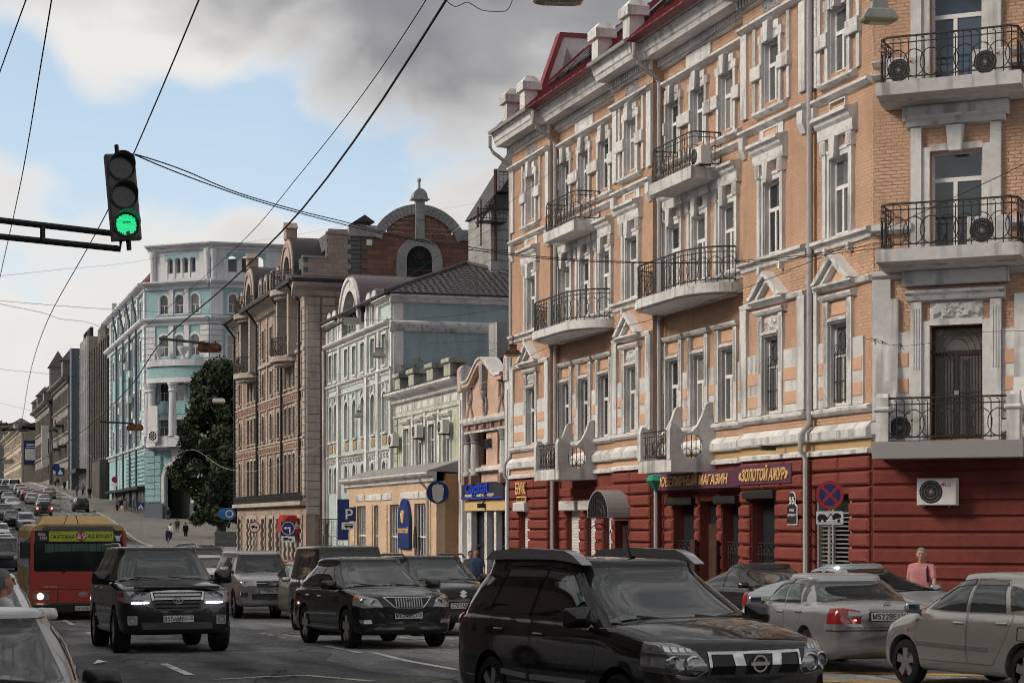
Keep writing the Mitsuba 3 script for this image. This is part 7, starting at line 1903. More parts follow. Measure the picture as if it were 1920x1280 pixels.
VN = spec(4.75, 1.80, 1.93, 2.85, .85, .33, 1.12, 1.15, .98, (-.72, -1.62), (-4.68, -4.55), (.87, .74), sq=8, bow=.2, clear=.22, arch=.03,
          windows=[[(-1.2, 1.17), (-1.75, 1.70), (-2.3, 1.73), (-2.3, 1.16)], [(-2.38, 1.16), (-2.38, 1.73), (-3.4, 1.73), (-3.4, 1.16)], [(-3.48, 1.18), (-3.48, 1.73), (-4.4, 1.71), (-4.45, 1.2)]], doors=[[(-1.0, .4), (-1.0, 1.1), (-1.7, 1.79), (-2.34, 1.81), (-2.34, .4)], [(-2.36, .4), (-2.36, 1.81), (-3.44, 1.8), (-3.44, .4)]], tint_all='glass_tint', mirror=(-1.1, 1.0, 1.22),
          front=[('headlight', [(.42, .72), (.46, .92), (.9, .98), (.9, .74)], 'lamp_clear'), ('grille', [(-.38, .72), (-.4, .9), (.4, .9), (.38, .72)], 'trim_black', False, True)])
VN['extra'] = wipers(VN)
car('black_van', VN, 'tall black people carrier behind the black crossover', pose(-3.34, 41.66, 163, 2.85), 'paint_black', glass='glass_tint')
PR = spec(4.46, 1.745, 1.49, 2.70, .90, .31, .98, 1.02, .84, (-.98, -2.05), (-4.36, -3.05), (.82, .59), sq=4.6, bow=.26, clear=.2, arch=.10, tumble=.05, peak=.25,
          windows=[[(-1.52, 1.02), (-2.15, 1.33), (-2.5, 1.37), (-2.5, 1.01)], [(-2.58, 1.01), (-2.58, 1.37), (-3.05, 1.34), (-3.4, 1.02)]], doors=[[(-1.35, .36), (-1.3, .95), (-2.1, 1.39), (-2.54, 1.42), (-2.54, .36)], [(-2.56, .36), (-2.56, 1.42), (-3.1, 1.39), (-3.5, 1.0), (-3.2, .36)]], mirror=(-1.3, .92, 1.04), mirror_size=(.09, .12, .07), tint_all='glass_tint',
          front=[('headlight', [(.42, .62), (.5, .84), (.88, .92), (.88, .66)], 'lamp_clear')], rear=[('tail_light', [(.55, .72), (.55, .98), (.88, .98), (.88, .72)], 'lamp_red')])
PR['extra'] = wipers(PR)
car('black_liftback', PR, 'black liftback at the kerb behind the bonnet of the turning crossover', pose(5.75, 39.3, 163, 2.7), 'paint_black', glass='glass_tint')
car('pale_blue_liftback', PR, 'pale blue liftback standing behind the silver saloon at the corner', pose(7.04, 33.0, 140, 2.7), 'paint_sky', glass='glass_tint')
car('black_estate', SZ, 'black car with roof rails at the right edge behind the silver hatchback', pose(10.35, 35.3, 16, 2.64), 'paint_black', far=True)
# -- left foreground
FS = dict(S2); FS['mirror_mat'] = 'trim_black'; FS['H'] = 1.46
car('warm_silver_saloon', FS, 'pale silver saloon cut off by the lower left corner, windscreen towards the camera', pose(-3.27, 11.15, 164, 2.7), 'paint_dull_silver', glass='glass_tint')
WS = dict(S2); car('white_saloon', WS, 'white saloon with silver mirror behind the foreground saloon at the left edge', pose(-5.85, 20.4, 164, 2.7), 'paint_white')


# ---- the bus
BU = thing('city_bus', 'red and yellow city bus number 49 with a route board over its windscreen', 'bus')
mat('bus_red', (0.36, 0.022, 0.014), 0.35, 0.5, 0, .6); mat('bus_yellow', dirty((0.52, 0.36, 0.14), (0.32, 0.21, 0.09), .4, 1.5, .4), 0.45, 0.4); mat('route_yellow', (0.42, 0.50, 0.05), 0.5, 0.4); mat('route_red', (0.33, 0.03, 0.02), 0.5, 0.4); mat('bus_glass', (0.012, 0.016, 0.018), 0.06, 0.7); mat('curtain_green', (0.075, 0.13, 0.11), 0.8, 0.2)
a = math.radians(180 - 16.5); bp = at(148, 1100, 50.0)
BF = Frame(bp[:2], (math.sin(a), math.cos(a)), float(ground_z(*bp[:2])))     # the bus front is a wall: u to the left, z up
bw = 1.225
sh = [(-bw, .45), (-bw, 2.1), (-bw + .03, 2.32), (-bw + .12, 2.45), (-bw + .3, 2.50), (bw - .3, 2.50), (bw - .12, 2.45), (bw - .03, 2.32), (bw, 2.1), (bw, .45)]
part(BU, 'body', B().ext(sh, -9.2, -.10), 'bus_yellow', BF)
part(BU, 'front_panel', B().ext([(-bw - .004, .42), (bw + .004, .42), (bw + .004, 1.28), (-bw - .004, 1.28)], -.5, .0), 'bus_red', BF)
part(BU, 'corner_post', B().ext([(bw - .10, 1.285), (bw + .004, 1.285), (bw, 2.1), (bw - .03, 2.32), (bw - .10, 2.35)], -.6, -.01), 'bus_red', BF); part(BU, 'corner_post', B().ext([(-bw + .10, 1.285), (-bw - .004, 1.285), (-bw, 2.1), (-bw + .03, 2.32), (-bw + .10, 2.35)], -.6, -.01), 'bus_red', BF)
part(BU, 'windscreen', B().ext(sbox(-bw + .11, 1.29, bw - .11, 2.02).buffer(-.08).buffer(.08), -.08, -.015), 'bus_glass', BF)
part(BU, 'windscreen_rubber', B().ext(sbox(-bw + .09, 1.27, bw - .09, 2.04).buffer(-.08).buffer(.08).difference(sbox(-bw + .12, 1.30, bw - .12, 2.01).buffer(-.08).buffer(.08)), -.06, .004), 'rubber', BF)
v = []
for i in range(60):
    u = -.86 + i * 1.72 / 59; sag = .05 * math.cos(i * .11) ; v += [[u, -.012 + .004 * math.sin(i * 1.7), 1.99], [u, -.012 + .004 * math.sin(i * 1.7), 1.80 - .06 * abs(u) ** 2 + .01 * math.sin(i * 1.7)]]
part(BU, 'curtain', B().add(v, [[2 * i, 2 * i + 1, 2 * i + 3, 2 * i + 2] for i in range(59)]), 'curtain_green', BF)
part(BU, 'route_box', B().box(-bw + .12, bw - .12, -.12, -.02, 2.045, 2.33), 'trim_black', BF)
part(BU, 'front_visor', B().ext([(-.95, 2.335), (.95, 2.335), (.85, 2.45), (-.85, 2.45)], -.2, -.06), 'paint_green', BF)
RB = thing('route_board', 'lime yellow route board reading number 49 on the bus front', 'sign')
part(RB, 'board', B().box(-.88, .76, -.019, .0, 2.05, 2.315), 'route_yellow', BF)
part(RB, 'disc', B().ext(Point(-.06, 2.185).buffer(.135, 20), .0, .006), 'route_red', BF)
part(RB, 'lettering', B().text('49', .17, .055, .0065, 2.10, .004, True, width=.23), 'sign_white', BF)
part(RB, 'lettering', B().text('ОКАТОВАЯ', .095, .72, .0005, 2.12, .004, True, width=.60).text('ЖД ВОКЗАЛ', .095, -.22, .0005, 2.14, .004, True, width=.62), 'plate_ink', BF)
part(RB, 'small_lettering', B().text('ООО «ВАП»', .03, .72, .0005, 2.26, .004, False, width=.26), 'plate_ink', BF)
part(BU, 'sticker', B().text('Drive', .08, 1.03, -.0195, 2.20, .004, True, width=.18).text('& Style', .07, .99, -.0195, 2.11, .004, True, width=.18), 'sign_white', BF)
st = unary_union([Point(-1.0, 2.15).buffer(.05), sbox(-1.06, 2.06, -.94, 2.075), Polygon([(-1.0, 2.12), (-.9, 2.24), (-.93, 2.14)]), Polygon([(-1.0, 2.14), (-1.1, 2.25), (-1.06, 2.13)]), sbox(-1.05, 2.08, -.95, 2.11)]); part(BU, 'sticker', B().ext(st, -.02, -.015), 'sign_white', BF)
part(BU, 'bumper', B().cham(-bw - .01, bw + .01, -.4, .06, .18, .46, .05), 'trim_black', BF)
part(BU, 'panel_line', B().box(-bw + .05, bw - .05, .0, .006, .80, .815), 'trim_black', BF); part(BU, 'panel_line', B().box(-.02 + .55, .55, .0, .006, .46, .81), 'trim_black', BF)
part(BU, 'emblem', B().ext(affinity.translate(ell(.115, .065, .016), -.1, .68).union(sbox(-.2, .675, 0, .69)).union(Polygon([(-.16, .71), (-.04, .71), (-.1, .64)])), .0, .02), 'satin', BF)
part(BU, 'maker_lettering', B().text('AERO TOWN', .04, .9, .0, .86, .006, True, width=.34), 'satin', BF)
for s in (-1, 1):
    part(BU, 'headlight', B().ext(sbox(s * .95 - .2, .54, s * .95 + .2, .72).buffer(-.03).buffer(.03), .0, .012), 'lamp_clear', BF)
    part(BU, 'indicator', B().box(s * .95 - .2, s * .95 + .2, .0, .012, .74, .78), 'lamp_amber', BF)
put_glow(numbered(BU + '__lit_headlight'), B().ext(Point(.98, .63).buffer(.075, 16), .013, .02), 'glow_warm', None, BF)
part(BU, 'wiper', B().tube([(.42, .02, 1.22), (.30, .03, 1.34), (-.02, .02, 1.78)], .018, 5), 'trim_black', BF); part(BU, 'wiper', B().tube([(-.35, .02, 1.24), (-.50, .03, 1.36), (-.72, .02, 1.62)], .018, 5), 'trim_black', BF)
for s in (-1, 1): part(BU, 'mirror', B().cham(s * (bw + .14) - .12, s * (bw + .14) + .12, -.02, .14, 1.62 if s > 0 else 1.55, 2.05 if s > 0 else 1.80, .03).tube([(s * (bw - .02), -.1, 2.15), (s * (bw + .12), .06, 2.05)], .02), 'trim_black', BF)
Pn = empty_part(BU, 'number_plate'); part(Pn, 'board', B().box(-.42, .10, .06, .07, .26, .375), 'plate_white', BF); part(Pn, 'lettering', B().text('А492МВ', .075, .085, .0702, .28, .004, True, width=.345).text('125', .06, -.285, .0702, .292, .004, True, width=.12), 'plate_ink', BF)
part(BU, 'roof_unit', B().add([[-.95, -3.8, 2.5], [.95, -3.8, 2.5], [.95, -1.0, 2.5], [-.95, -1.0, 2.5], [-.80, -3.5, 2.72], [.80, -3.5, 2.72], [.80, -1.35, 2.72], [-.80, -1.35, 2.72]], [[0, 1, 2, 3], [4, 7, 6, 5], [0, 4, 5, 1], [1, 5, 6, 2], [2, 6, 7, 3], [3, 7, 4, 0]]), 'bus_yellow', BF)
part(BU, 'antenna', B().tube([(0, -.3, 2.5), (.06, -.25, 2.72)], .012, 4).tube([(.35, -.6, 2.5), (.25, -.6, 2.72)], .01, 4), 'trim_black', BF)
for k in range(6):
    u0 = -1.4 - k * 1.3
    for s in (-1, 1):
        Wn = empty_part(BU, 'side_window'); part(Wn, 'pane', B().box(s * (bw - .02), s * (bw + .008), u0 - 1.12, u0, 1.30, 2.12), 'bus_glass', BF); part(Wn, 'frame', B().box(s * (bw - .02), s * (bw + .014), u0 - 1.14, u0 + .02, 1.86, 1.89), 'zinc', BF)
DR = empty_part(BU, 'folding_door')
for k in range(2): part(DR, 'leaf', B().box(bw, bw + .02, -1.32 + k * .55 - .0, -.82 + k * .55, .42, 2.18), 'bus_yellow', BF); part(DR, 'pane', B().box(bw + .018, bw + .026, -1.24 + k * .55, -.90 + k * .55, .75, 2.08), 'bus_glass', BF)
for w_ in (-1.9, -7.0):
    for s in (-1, 1):
        (tv, tf), (rv, rf), sp = wheel_parts(.46, .28, (8, .03, 0)); Wk = empty_part(BU, 'wheel')
        for nm, (v, f), m in (('tyre', (tv, tf), 'rubber'), ('rim', (rv, rf), 'zinc')):
            q = np.column_stack([v[:, 1] * s + s * (bw - .16), v[:, 0] + w_, v[:, 2] + .46]); part(Wk, nm, (q, f), m, BF, smooth=40)
# ---------------------------------------------------------------- far traffic on the hill
def ground_hit(px, py, zmin=30, zmax=420):
    """Where the sight line through this pixel of the photograph meets the ground."""
    Y = np.arange(zmin, zmax, .5); p = np.stack([(px - 960) / FPX * Y, Y], 1)
    h = EYE + (HOR - py) / FPX * Y - ground_z(p[:, 0], p[:, 1])
    i = np.nonzero(h[:-1] * h[1:] < 0)[0]
    k = i[0] if len(i) else int(np.argmin(np.abs(h)))
    return p[k]


UP, DOWN = -17.3, 162.7
FAR = [  # px, py of the wheels' foot, measures, name, paint, heading, label
    (83, 968, SZ, 'dark_off_roader', 'paint_grey', UP, 'grey off-roader with spare wheel and lit tail lights, seen from behind above the bus', 'car'),
    (82, 956, SD, 'white_saloon', 'paint_white', UP, 'white saloon just ahead of the grey off-roader with a spare wheel', 'car'),
    (84, 949, S2, 'pale_saloon', 'paint_silver', UP, 'silver saloon two cars ahead of the grey off-roader with a spare wheel', 'car'),
    (61, 945, SD, 'pale_saloon', 'paint_white', UP, 'white saloon in the left queue going uphill, lowest of the rear views there', 'car'),
    (53, 938, PR, 'red_car', 'paint_red', UP, 'dark red car in the uphill queue', 'car'),
    (45, 932, SD, 'pale_saloon', 'paint_silver', UP, 'silver saloon in the uphill queue ahead of the dark red car', 'car'),
    (38, 927, S2, 'pale_saloon', 'paint_silver_warm', UP, 'beige silver saloon in the uphill queue third from the dark red car', 'car'),
    (27, 922, VN, 'white_van', 'paint_white', UP, 'white tall van near the top of the uphill queue', 'van'),
    (13, 920, SZ, 'dark_off_roader', 'paint_navy', UP, 'navy off-roader beside the white van near the hilltop', 'car'),
    (3, 919, SZ, 'silver_off_roader', 'paint_silver', UP, 'silver off-roader at the left edge near the hilltop', 'car'),
    (93, 935, S2, 'beige_saloon', 'paint_beige', UP, 'beige saloon at the right kerb near the hilltop', 'car'),
    (153, 960, SZ, 'green_car', 'paint_green', UP, 'dark green car parked by the kerb above the bus roof', 'car'),
    (9, 934, SZ, 'blue_off_roader', 'paint_navy', DOWN, 'dark blue off-roader coming downhill, highest of the oncoming cars', 'car'),
    (17, 946, S2, 'silver_saloon', 'paint_silver', DOWN, 'silver saloon coming downhill behind the white one', 'car'),
    (25, 957, PR, 'white_liftback', 'paint_white', DOWN, 'white liftback coming downhill in front of the silver saloon', 'car'),
    (12, 976, RX, 'grey_wagon', 'paint_grey', DOWN, 'grey crossover coming downhill at the left edge', 'car'),
    (25, 987, S2, 'black_saloon', 'paint_black', DOWN, 'black saloon coming downhill just above the silver off-roader', 'car'),
    (50, 996, SZ, 'silver_off_roader', 'paint_silver', DOWN, 'silver off-roader coming downhill behind the bus', 'car'),
    (2, 1013, HB, 'white_hatchback', 'paint_white', DOWN, 'white hatchback at the left edge beyond the bus', 'car'),
    (9, 1040, S2, 'white_saloon', 'paint_white', DOWN, 'white saloon at the left edge beside the bus', 'car'),
    (10, 1072, VN, 'blue_van', 'paint_navy', DOWN, 'dark blue van at the left edge beside the bus front', 'van'),
]
for px, py, S_, nm, col, hd, lab, cat in FAR:
    x, y = ground_hit(px, py, 60)
    f2 = np.array([math.sin(math.radians(hd)), math.cos(math.radians(hd))])
    ax_ = np.array([x, y]) + (f2 * (S_['wb'] + .4) if hd == UP else -f2 * .4)
    car(nm, S_, lab, pose(ax_[0], ax_[1], hd, S_['wb']), col, group='far traffic on the hill', cat=cat, glass='glass_far', far=2)
tl = T(pose(*(np.array(ground_hit(83, 968, 60)) + np.array([math.sin(math.radians(UP)), math.cos(math.radians(UP))]) * 3.04), UP, 2.64).tolist())
for s in (-1, 1): put_glow(numbered('dark_off_roader__brake_light'), arr(cube(-SZ['L'] + SZ['fo'] - .02, -SZ['L'] + SZ['fo'] + .10, s * .78 - .09, s * .78 + .09, .80, 1.0)), 'glow_red', tl)
for px, py, Y, S_, nm, col, hd, lab in ((398, 0, 108, HB, 'green_hatchback', 'paint_green', DOWN, 'dark green hatchback below the low stone wall'), (397, 0, 84, SZ, 'dark_off_roader', 'paint_black', DOWN, 'black off-roader with roof rack behind the white car in mid street'), (396, 0, 70, S2, 'white_saloon', 'paint_white', DOWN, 'white saloon between the black off-roader and the silver pickup'), (546, 0, 63, HB, 'white_hatchback', 'paint_red', UP, 'red hatchback beyond the silver saloon in mid street')):
    x = (px - 960) / FPX * Y; car(nm if col != 'paint_red' else 'red_hatchback', S_, lab, pose(x, Y, hd, S_['wb']), col, glass='glass_far', far=1)
x, y = ground_hit(345, 975, 150)
car('dark_parked_car', S2, 'dark car parked before the arch of the turquoise house under the tree', pose(x, y, -75, 2.7), 'paint_black', glass='glass_far', far=2)

# ---------------------------------------------------------------- traffic light on its arm
mat('signal_grey', (0.125, 0.12, 0.128), 0.55, 0.4); mat('signal_green', (0.0, 0.10, 0.05), 0.3, 0.5); mat('signal_black', (0.012, 0.012, 0.015), 0.5, 0.4); mat('signal_lens', (0.03, 0.03, 0.036), 0.15, 0.6); mat('wire', (0.02, 0.02, 0.022), 0.7, 0.3); mat('wire_pale', (0.40, 0.40, 0.40), 0.7, 0.3)
TLc = at(232, 368, 21.8); TF = Frame(TLc[:2], (.30, -.954))
ta = math.radians(-5.0)


def tilt(b):
    v, f = b.out(); u, z = v[:, 0], v[:, 2]
    return np.column_stack([u * math.cos(ta) - z * math.sin(ta), v[:, 1], TLc[2] + u * math.sin(ta) + z * math.cos(ta)]), f


TL = thing('traffic_light', 'grey three lamp traffic light with the green lamp lit, hanging at the upper left', 'traffic light')
part(TL, 'housing', tilt(B().cham(-.165, .165, -.20, .0, -.485, .485, .02)), 'signal_grey', TF)
for i, zc in enumerate((.325, .0, -.325)):
    hd_ = B(); n = 22
    ring = [(math.cos(t), math.sin(t)) for t in np.radians(np.linspace(-28, 208, n))]
    v = [[.145 * c, 0, zc + .145 * s] for c, s in ring] + [[.150 * c, .26 * (.45 + .55 * max(0, s) ** .5), zc + .150 * s] for c, s in ring] + [[.140 * c, 0, zc + .140 * s] for c, s in ring] + [[.145 * c, .26 * (.45 + .55 * max(0, s) ** .5), zc + .145 * s] for c, s in ring]
    f = [[j, j + 1, n + j + 1, n + j] for j in range(n - 1)] + [[2 * n + j, 3 * n + j, 3 * n + j + 1, 2 * n + j + 1] for j in range(n - 1)] + [[n + j, n + j + 1, 3 * n + j + 1, 3 * n + j] for j in range(n - 1)]
    part(TL, 'visor', tilt(hd_.add(v, f)), 'signal_grey', TF, smooth=40)
    part(TL, 'lens_rim', tilt(B().ext(Point(0, zc).buffer(.15, 20).difference(Point(0, zc).buffer(.128, 20)), .0, .02)), 'signal_black', TF)
    if i < 2: part(TL, 'lens', tilt(B().ext(Point(0, zc).buffer(.128, 20), .0, .012)), 'signal_lens', TF)
disc = Point(0, -.325).buffer(.122, 24)
arrow = unary_union([sbox(-.055, -.305, .03, -.288), Polygon([(-.06, -.325), (-.115, -.297), (-.06, -.27)]).buffer(0) if False else sbox(-.03, -.45, .01, -.40), sbox(.06, -.45, .115, -.41)])
led = B()
for iy in range(-8, 9):
    for ix in range(-8, 9):
        q = (.0145 * ix + .00725 * (iy % 2), -.325 + .0135 * iy)
        if math.hypot(q[0], q[1] + .325) < .116 and not arrow.contains(Point(*q)): led.ext(Point(*q).buffer(.0062, 2), .004, .012)
part(TL, 'lens', tilt(B().ext(disc, .0, .005)), 'signal_green', TF)
put_glow(numbered(TL + '__lit_lens'), tilt(led), 'glow_green', None, TF)
part(TL, 'bracket', tilt(B().tube([(.02, -.1, .48), (.02, -.1, .60)], .025, 8).tube([(-.02, -.1, -.48), (-.02, -.1, -.60)], .028, 8)), 'signal_black', TF)
AR = thing('signal_arm', 'dark double pipe arm reaching in from the left to carry the traffic light', 'pole')
p0, p1, q0_, q1_ = at(-330, 375, 21.6), at(212, 438, 21.9), at(-330, 410, 21.6), at(226, 467, 21.9)
part(AR, 'upper_pipe', B().tube([p0, p1], .036, 8), 'signal_black', WORLD); part(AR, 'lower_pipe', B().tube([q0_, q1_, q1_ + [0.01, 0, .16]], .036, 8), 'signal_black', WORLD)
part(AR, 'strut', B().tube([at(80, 424, 21.75), at(80, 452, 21.75)], .03, 8), 'signal_black', WORLD)
part(AR, 'mast', B().tube([[p0[0], 21.6, -.3], [p0[0], 21.6, 6.2]], [.11, .08], 10), 'signal_black', WORLD)

# ---------------------------------------------------------------- wires
WIRES = [
    (.022, 'wire', [(846, -14, 26.5), (836, 0, 27), (700, 213, 33), (560, 400, 41), (430, 530, 51), (302, 642, 66), (250, 718, 80), (165, 800, 112), (60, 872, 190)], 'thick twisted cable running up the street from the top of the sky'),
    (.012, 'wire', [(808, -14, 26.5), (700, 150, 31), (560, 330, 38), (480, 427, 44), (385, 517, 52), (292, 597, 62), (215, 672, 78), (150, 745, 105)], 'thinner cable beside the thick twisted one running up the street'),
    (.013, 'wire', [(379, -14, 20), (250, 290, 27), (207, 385, 30.5), (92, 595, 44), (40, 790, 84), (20, 850, 130)], 'overhead wire passing behind the traffic light'),
    (.011, 'wire', [(99, -14, 18), (72, 150, 22), (47, 300, 27), (0, 520, 40), (-30, 640, 60)], 'steep overhead wire left of the traffic light'),
    (.010, 'wire', [(54, -14, 18), (0, 135, 22), (-60, 300, 28)], 'overhead wire in the upper left corner'),
    (.012, 'wire', [(254, 290, 21.8), (350, 322, 24), (430, 356, 26), (562, 396, 29), (663, 421, 31.5), (767, 447, 33.5), (852, 459, 35), (970, 477, 37), (1057, 485, 38), (1179, 491, 39.5), (1312, 494, 41), (1450, 488, 42.5), (1529, 480, 43.2), (1675, 462, 43.8)], 'sagging double cable from the traffic light to the corner balcony'),
    (.012, 'wire', [(254, 291, 21.8), (430, 360, 26.1), (663, 426, 31.6), (852, 464, 35.1), (1057, 488, 38.1), (1312, 492, 41.1), (1529, 476, 43.2), (1660, 455, 43.7)], 'second strand of the sagging cable from the traffic light'),
    (.013, 'wire', [(1935, 300, 38), (1896, 320, 39), (1742, 392, 42), (1596, 458, 45), (1410, 535, 50), (1205, 604, 56), (1057, 641, 62), (957, 690, 68)], 'cable slanting down across the peach facade from the right edge'),
    (.010, 'wire', [(1425, -4, 46), (1200, 175, 54), (1011, 340, 63), (970, 370, 66), (852, 459, 74), (753, 527, 83), (600, 626, 104), (530, 672, 118)], 'thin wire descending along the peach facade towards the granite house'),
    (.013, 'wire_pale', [(970, 690, 68), (865, 732, 74), (742, 764, 82), (660, 805, 88), (587, 843, 95), (520, 872, 101), (470, 884, 106), (430, 880, 110), (355, 843, 120), (300, 868, 130), (262, 872, 140)], 'pale slack cable along the houses down to the tree'),
    (.011, 'wire_pale', [(355, 843, 120), (400, 842, 122), (445, 827, 124)], 'short pale cable from the tree to the granite house'),
    (.010, 'wire', [(-20, 562, 60), (205, 580, 64), (470, 592, 68), (740, 600, 72), (960, 577, 74)], 'level cross wire over the roofs of the teal house'),
    (.009, 'wire', [(-20, 566, 50), (90, 590, 52), (180, 610, 60), (302, 642, 66)], 'cross wire tying the steep wire to the thick cable'),
    (.009, 'wire', [(-20, 690, 80), (165, 708, 88), (330, 722, 96), (610, 705, 104)], 'low cross wire in front of the turquoise house'),
    (.006, 'wire', [(-20, 520, 45), (120, 505, 60), (275, 487, 75), (420, 462, 85), (640, 425, 95), (925, 376, 100)], 'faint thin wire rising from the left to the red arched wall'),
    (.010, 'wire', [(600, 705, 100), (735, 690, 92), (860, 668, 84), (960, 648, 76)], 'wire crossing the teal side wall'),
    (.009, 'wire', [(612, 660, 102), (745, 648, 94), (960, 645, 76)], 'upper wire crossing the teal side wall'),
    (.010, 'wire', [(0, 755, 120), (60, 770, 130), (200, 800, 150), (380, 832, 165)], 'low wire over the far cars'),
    (.009, 'wire', [(836, 0, 27), (850, 12, 27.2), (880, 6, 27.6), (905, 20, 28), (945, 22, 28.2), (962, -6, 28.4)], 'loose loop of wire at the top of the sky'),
    (.008, 'wire', [(1615, 632, 43.9), (1700, 648, 43.6), (1760, 640, 43.4), (1850, 622, 43.2), (1940, 620, 43)], 'loose wire with scraps across the lowest corner door'),
    (.010, 'wire_pale', [(165, 790, 190), (200, 770, 180), (230, 745, 170), (255, 715, 160)], 'pale cable before the dark ribbed block'),
    (.010, 'wire_pale', [(92, 800, 230), (108, 815, 225), (130, 828, 215), (160, 845, 200), (180, 862, 195), (205, 850, 190)], 'pale slack cable before the far houses'),
]


def smooth_line(q, n=60):
    q = np.asarray(q, float); t = np.concatenate([[0], np.cumsum(np.linalg.norm(np.diff(q, axis=0), axis=1))])
    tt = np.linspace(0, t[-1], n)
    return np.column_stack([PchipInterpolator(t, q[:, k])(tt) for k in range(3)])


for r_, m, pts, lab in WIRES:
    single('overhead_wire', B().tube(smooth_line([at(*p) for p in pts]), r_ * (.95 if r_ > .02 else .72), 5), m, lab, 'wire', WORLD, smooth=60)
b = B()
for px, py in ((1640, 637), (1655, 641), (1690, 647)):
    for k in range(5): p = at(px, py, 43.7); b.tube([p, p + [R.uniform(-.1, .1), .0, R.uniform(-.12, .06)]], .008, 4)
single('wire_scraps', b, 'wire', 'frayed scraps on the loose wire by the lowest corner door', 'wire', WORLD)

# ---------------------------------------------------------------- hanging street lamps
mat('rust', dirty((0.12, 0.05, 0.022), (0.025, 0.018, 0.014), .95, 5, .6), 0.8, 0.3); mat('lamp_grey', dirty((0.24, 0.245, 0.25), (0.12, 0.12, 0.125), .5, 5, .4), 0.6, 0.4); mat('lamp_glass', (0.30, 0.25, 0.14), 0.2, 0.5)


def hanging_lamp(px, py, Y, w, lab, m='lamp_grey', n=(0.0, -1.0), h=None, bar=None):
    A = thing('hanging_lamp', lab, 'street lamp'); c = at(px, py, Y); F = Frame(c[:2], n, c[2]); h = h or w * .75
    v = []
    for z, a, d in ((-.38, .30, .16), (-.30, .46, .2), (-.22, .5, .22), (-.18, .5, .22), (.12, .36, .18), (.16, .24, .14), (.5, .20, .12)):
        v += [[-a * w, -d * w, z * h], [a * w, -d * w, z * h], [a * w, d * w, z * h], [-a * w, d * w, z * h]]
    k = 7; f = [[i * 4 + j, i * 4 + (j + 1) % 4, i * 4 + 4 + (j + 1) % 4, i * 4 + 4 + j] for i in range(2, k - 1) for j in range(4)] + [[(k - 1) * 4 + j for j in (0, 1, 2, 3)]]
    part(A, 'housing', B().add(v, f), m, F)
    part(A, 'glass', B().add(v[:12], [[i * 4 + j, i * 4 + (j + 1) % 4, i * 4 + 4 + (j + 1) % 4, i * 4 + 4 + j] for i in range(2) for j in range(4)] + [[3, 2, 1, 0]]), 'lamp_glass', F)
    part(A, 'hanger', B().tube([(0, 0, h * .5), (0, 0, h * .5 + .35)], .02, 5).tube([(-w * .25, 0, h * .5 + .02), (w * .25, 0, h * .5 + .02)], .035, 5), 'iron', F)
    if bar: part(A, 'support_bar', B().tube([at(*bar), at(px - w * 20 * 0, py - h * 16, Y)], .05, 6), 'iron', WORLD)
    return A


hanging_lamp(1648, 26, 30, .56, 'grey hanging street lamp in front of the top corner windows', n=(.15, -1))
hanging_lamp(1048, -9, 24, .62, 'dark underside of a lamp at the top edge of the picture', m='iron', n=(.1, -1), h=.3)
hanging_lamp(711, 664, 86, .62, 'grey hanging lamp before the teal house front')
hanging_lamp(673, 778, 92, .46, 'small grey hanging lamp below the teal house windows')
hanging_lamp(962, 660, 64, .55, 'rusty lamp at the left edge of the peach building', m='rust')


def tray_lamp(px, py, Y, w, lab, m, bar):
    A = thing('hanging_lamp', lab, 'street lamp'); c = at(px, py, Y); F = Frame(c[:2], (.0, -1.0), c[2])
    part(A, 'housing', B().ext([(-w / 2, -.10 * w), (w / 2, -.10 * w), (w * .46, .10 * w), (w * .34, .17 * w), (-w * .36, .17 * w), (-w * .46, .10 * w)], -.16, .16), m, F)
    part(A, 'glass', B().ext([(-w * .5, -.10 * w), (-w * .42, -.20 * w), (w * .42, -.20 * w), (w * .5, -.10 * w)], -.14, .14), 'lamp_glass' if m != 'rust' else 'rust', F)
    for s in (-1, 1): part(A, 'lug', B().box(s * w * .25 - .03, s * w * .25 + .03, -.03, .03, w * .17, w * .26), 'iron', F)
    part(A, 'support_bar', B().tube([at(*bar), at(px - 3, py - 7, Y)], .055, 6), 'iron', WORLD)


tray_lamp(393, 651, 70, .86, 'rusty tray shaped street lamp on a bar in front of the turquoise house', 'rust', (300, 635, 66))
tray_lamp(253, 801, 104, .86, 'rust topped tray lamp on a bar before the dark ribbed block', 'rust', (187, 790, 104))
tray_lamp(660, 602, 90, .84, 'plain grey tray lamp before the teal dormers', 'lamp_grey', (610, 622, 96))
tray_lamp(410, 751, 96, .62, 'pale flat lamp before the tree', 'ac_white', (388, 750, 96))
for px, py, Y, w in ((7, 796, 130, .7), (20, 806, 150, .8), (45, 807, 150, .8), (15, 865, 190, 1.2)):
    tray_lamp(px, py, Y, w, 'small dark hanging lamp over the far street, ' + {7: 'leftmost and highest', 20: 'middle of the lower pair', 45: 'right one of the lower pair'}.get(px, '') if py < 860 else 'pale tray lamp over the far cars', 'iron' if py < 860 else 'lamp_grey', (px - 24, py + 2, Y))

# ---------------------------------------------------------------- road signs
mat('sign_pole', (0.26, 0.26, 0.27), 0.5, 0.4); mat('sign_navy', (0.01, 0.028, 0.14), 0.45, 0.4)


def post(A, F, top, r_=.03, u=0, w=-.05):
    p = F.pt(u, w, 0); part(A, 'post', B().tube([(u, w, float(ground_z(*p[:2])) - F.z0 - .1), (u, w, top)], r_, 8), 'sign_pole', F)


def sign_frame(px, py, Y, n=(0.1, -1)):
    c = at(px, py, Y); return Frame(c[:2], n, c[2])


def rbx(a, b, c, d, r=.03): return sbox(a, c, b, d).buffer(-r).buffer(r)


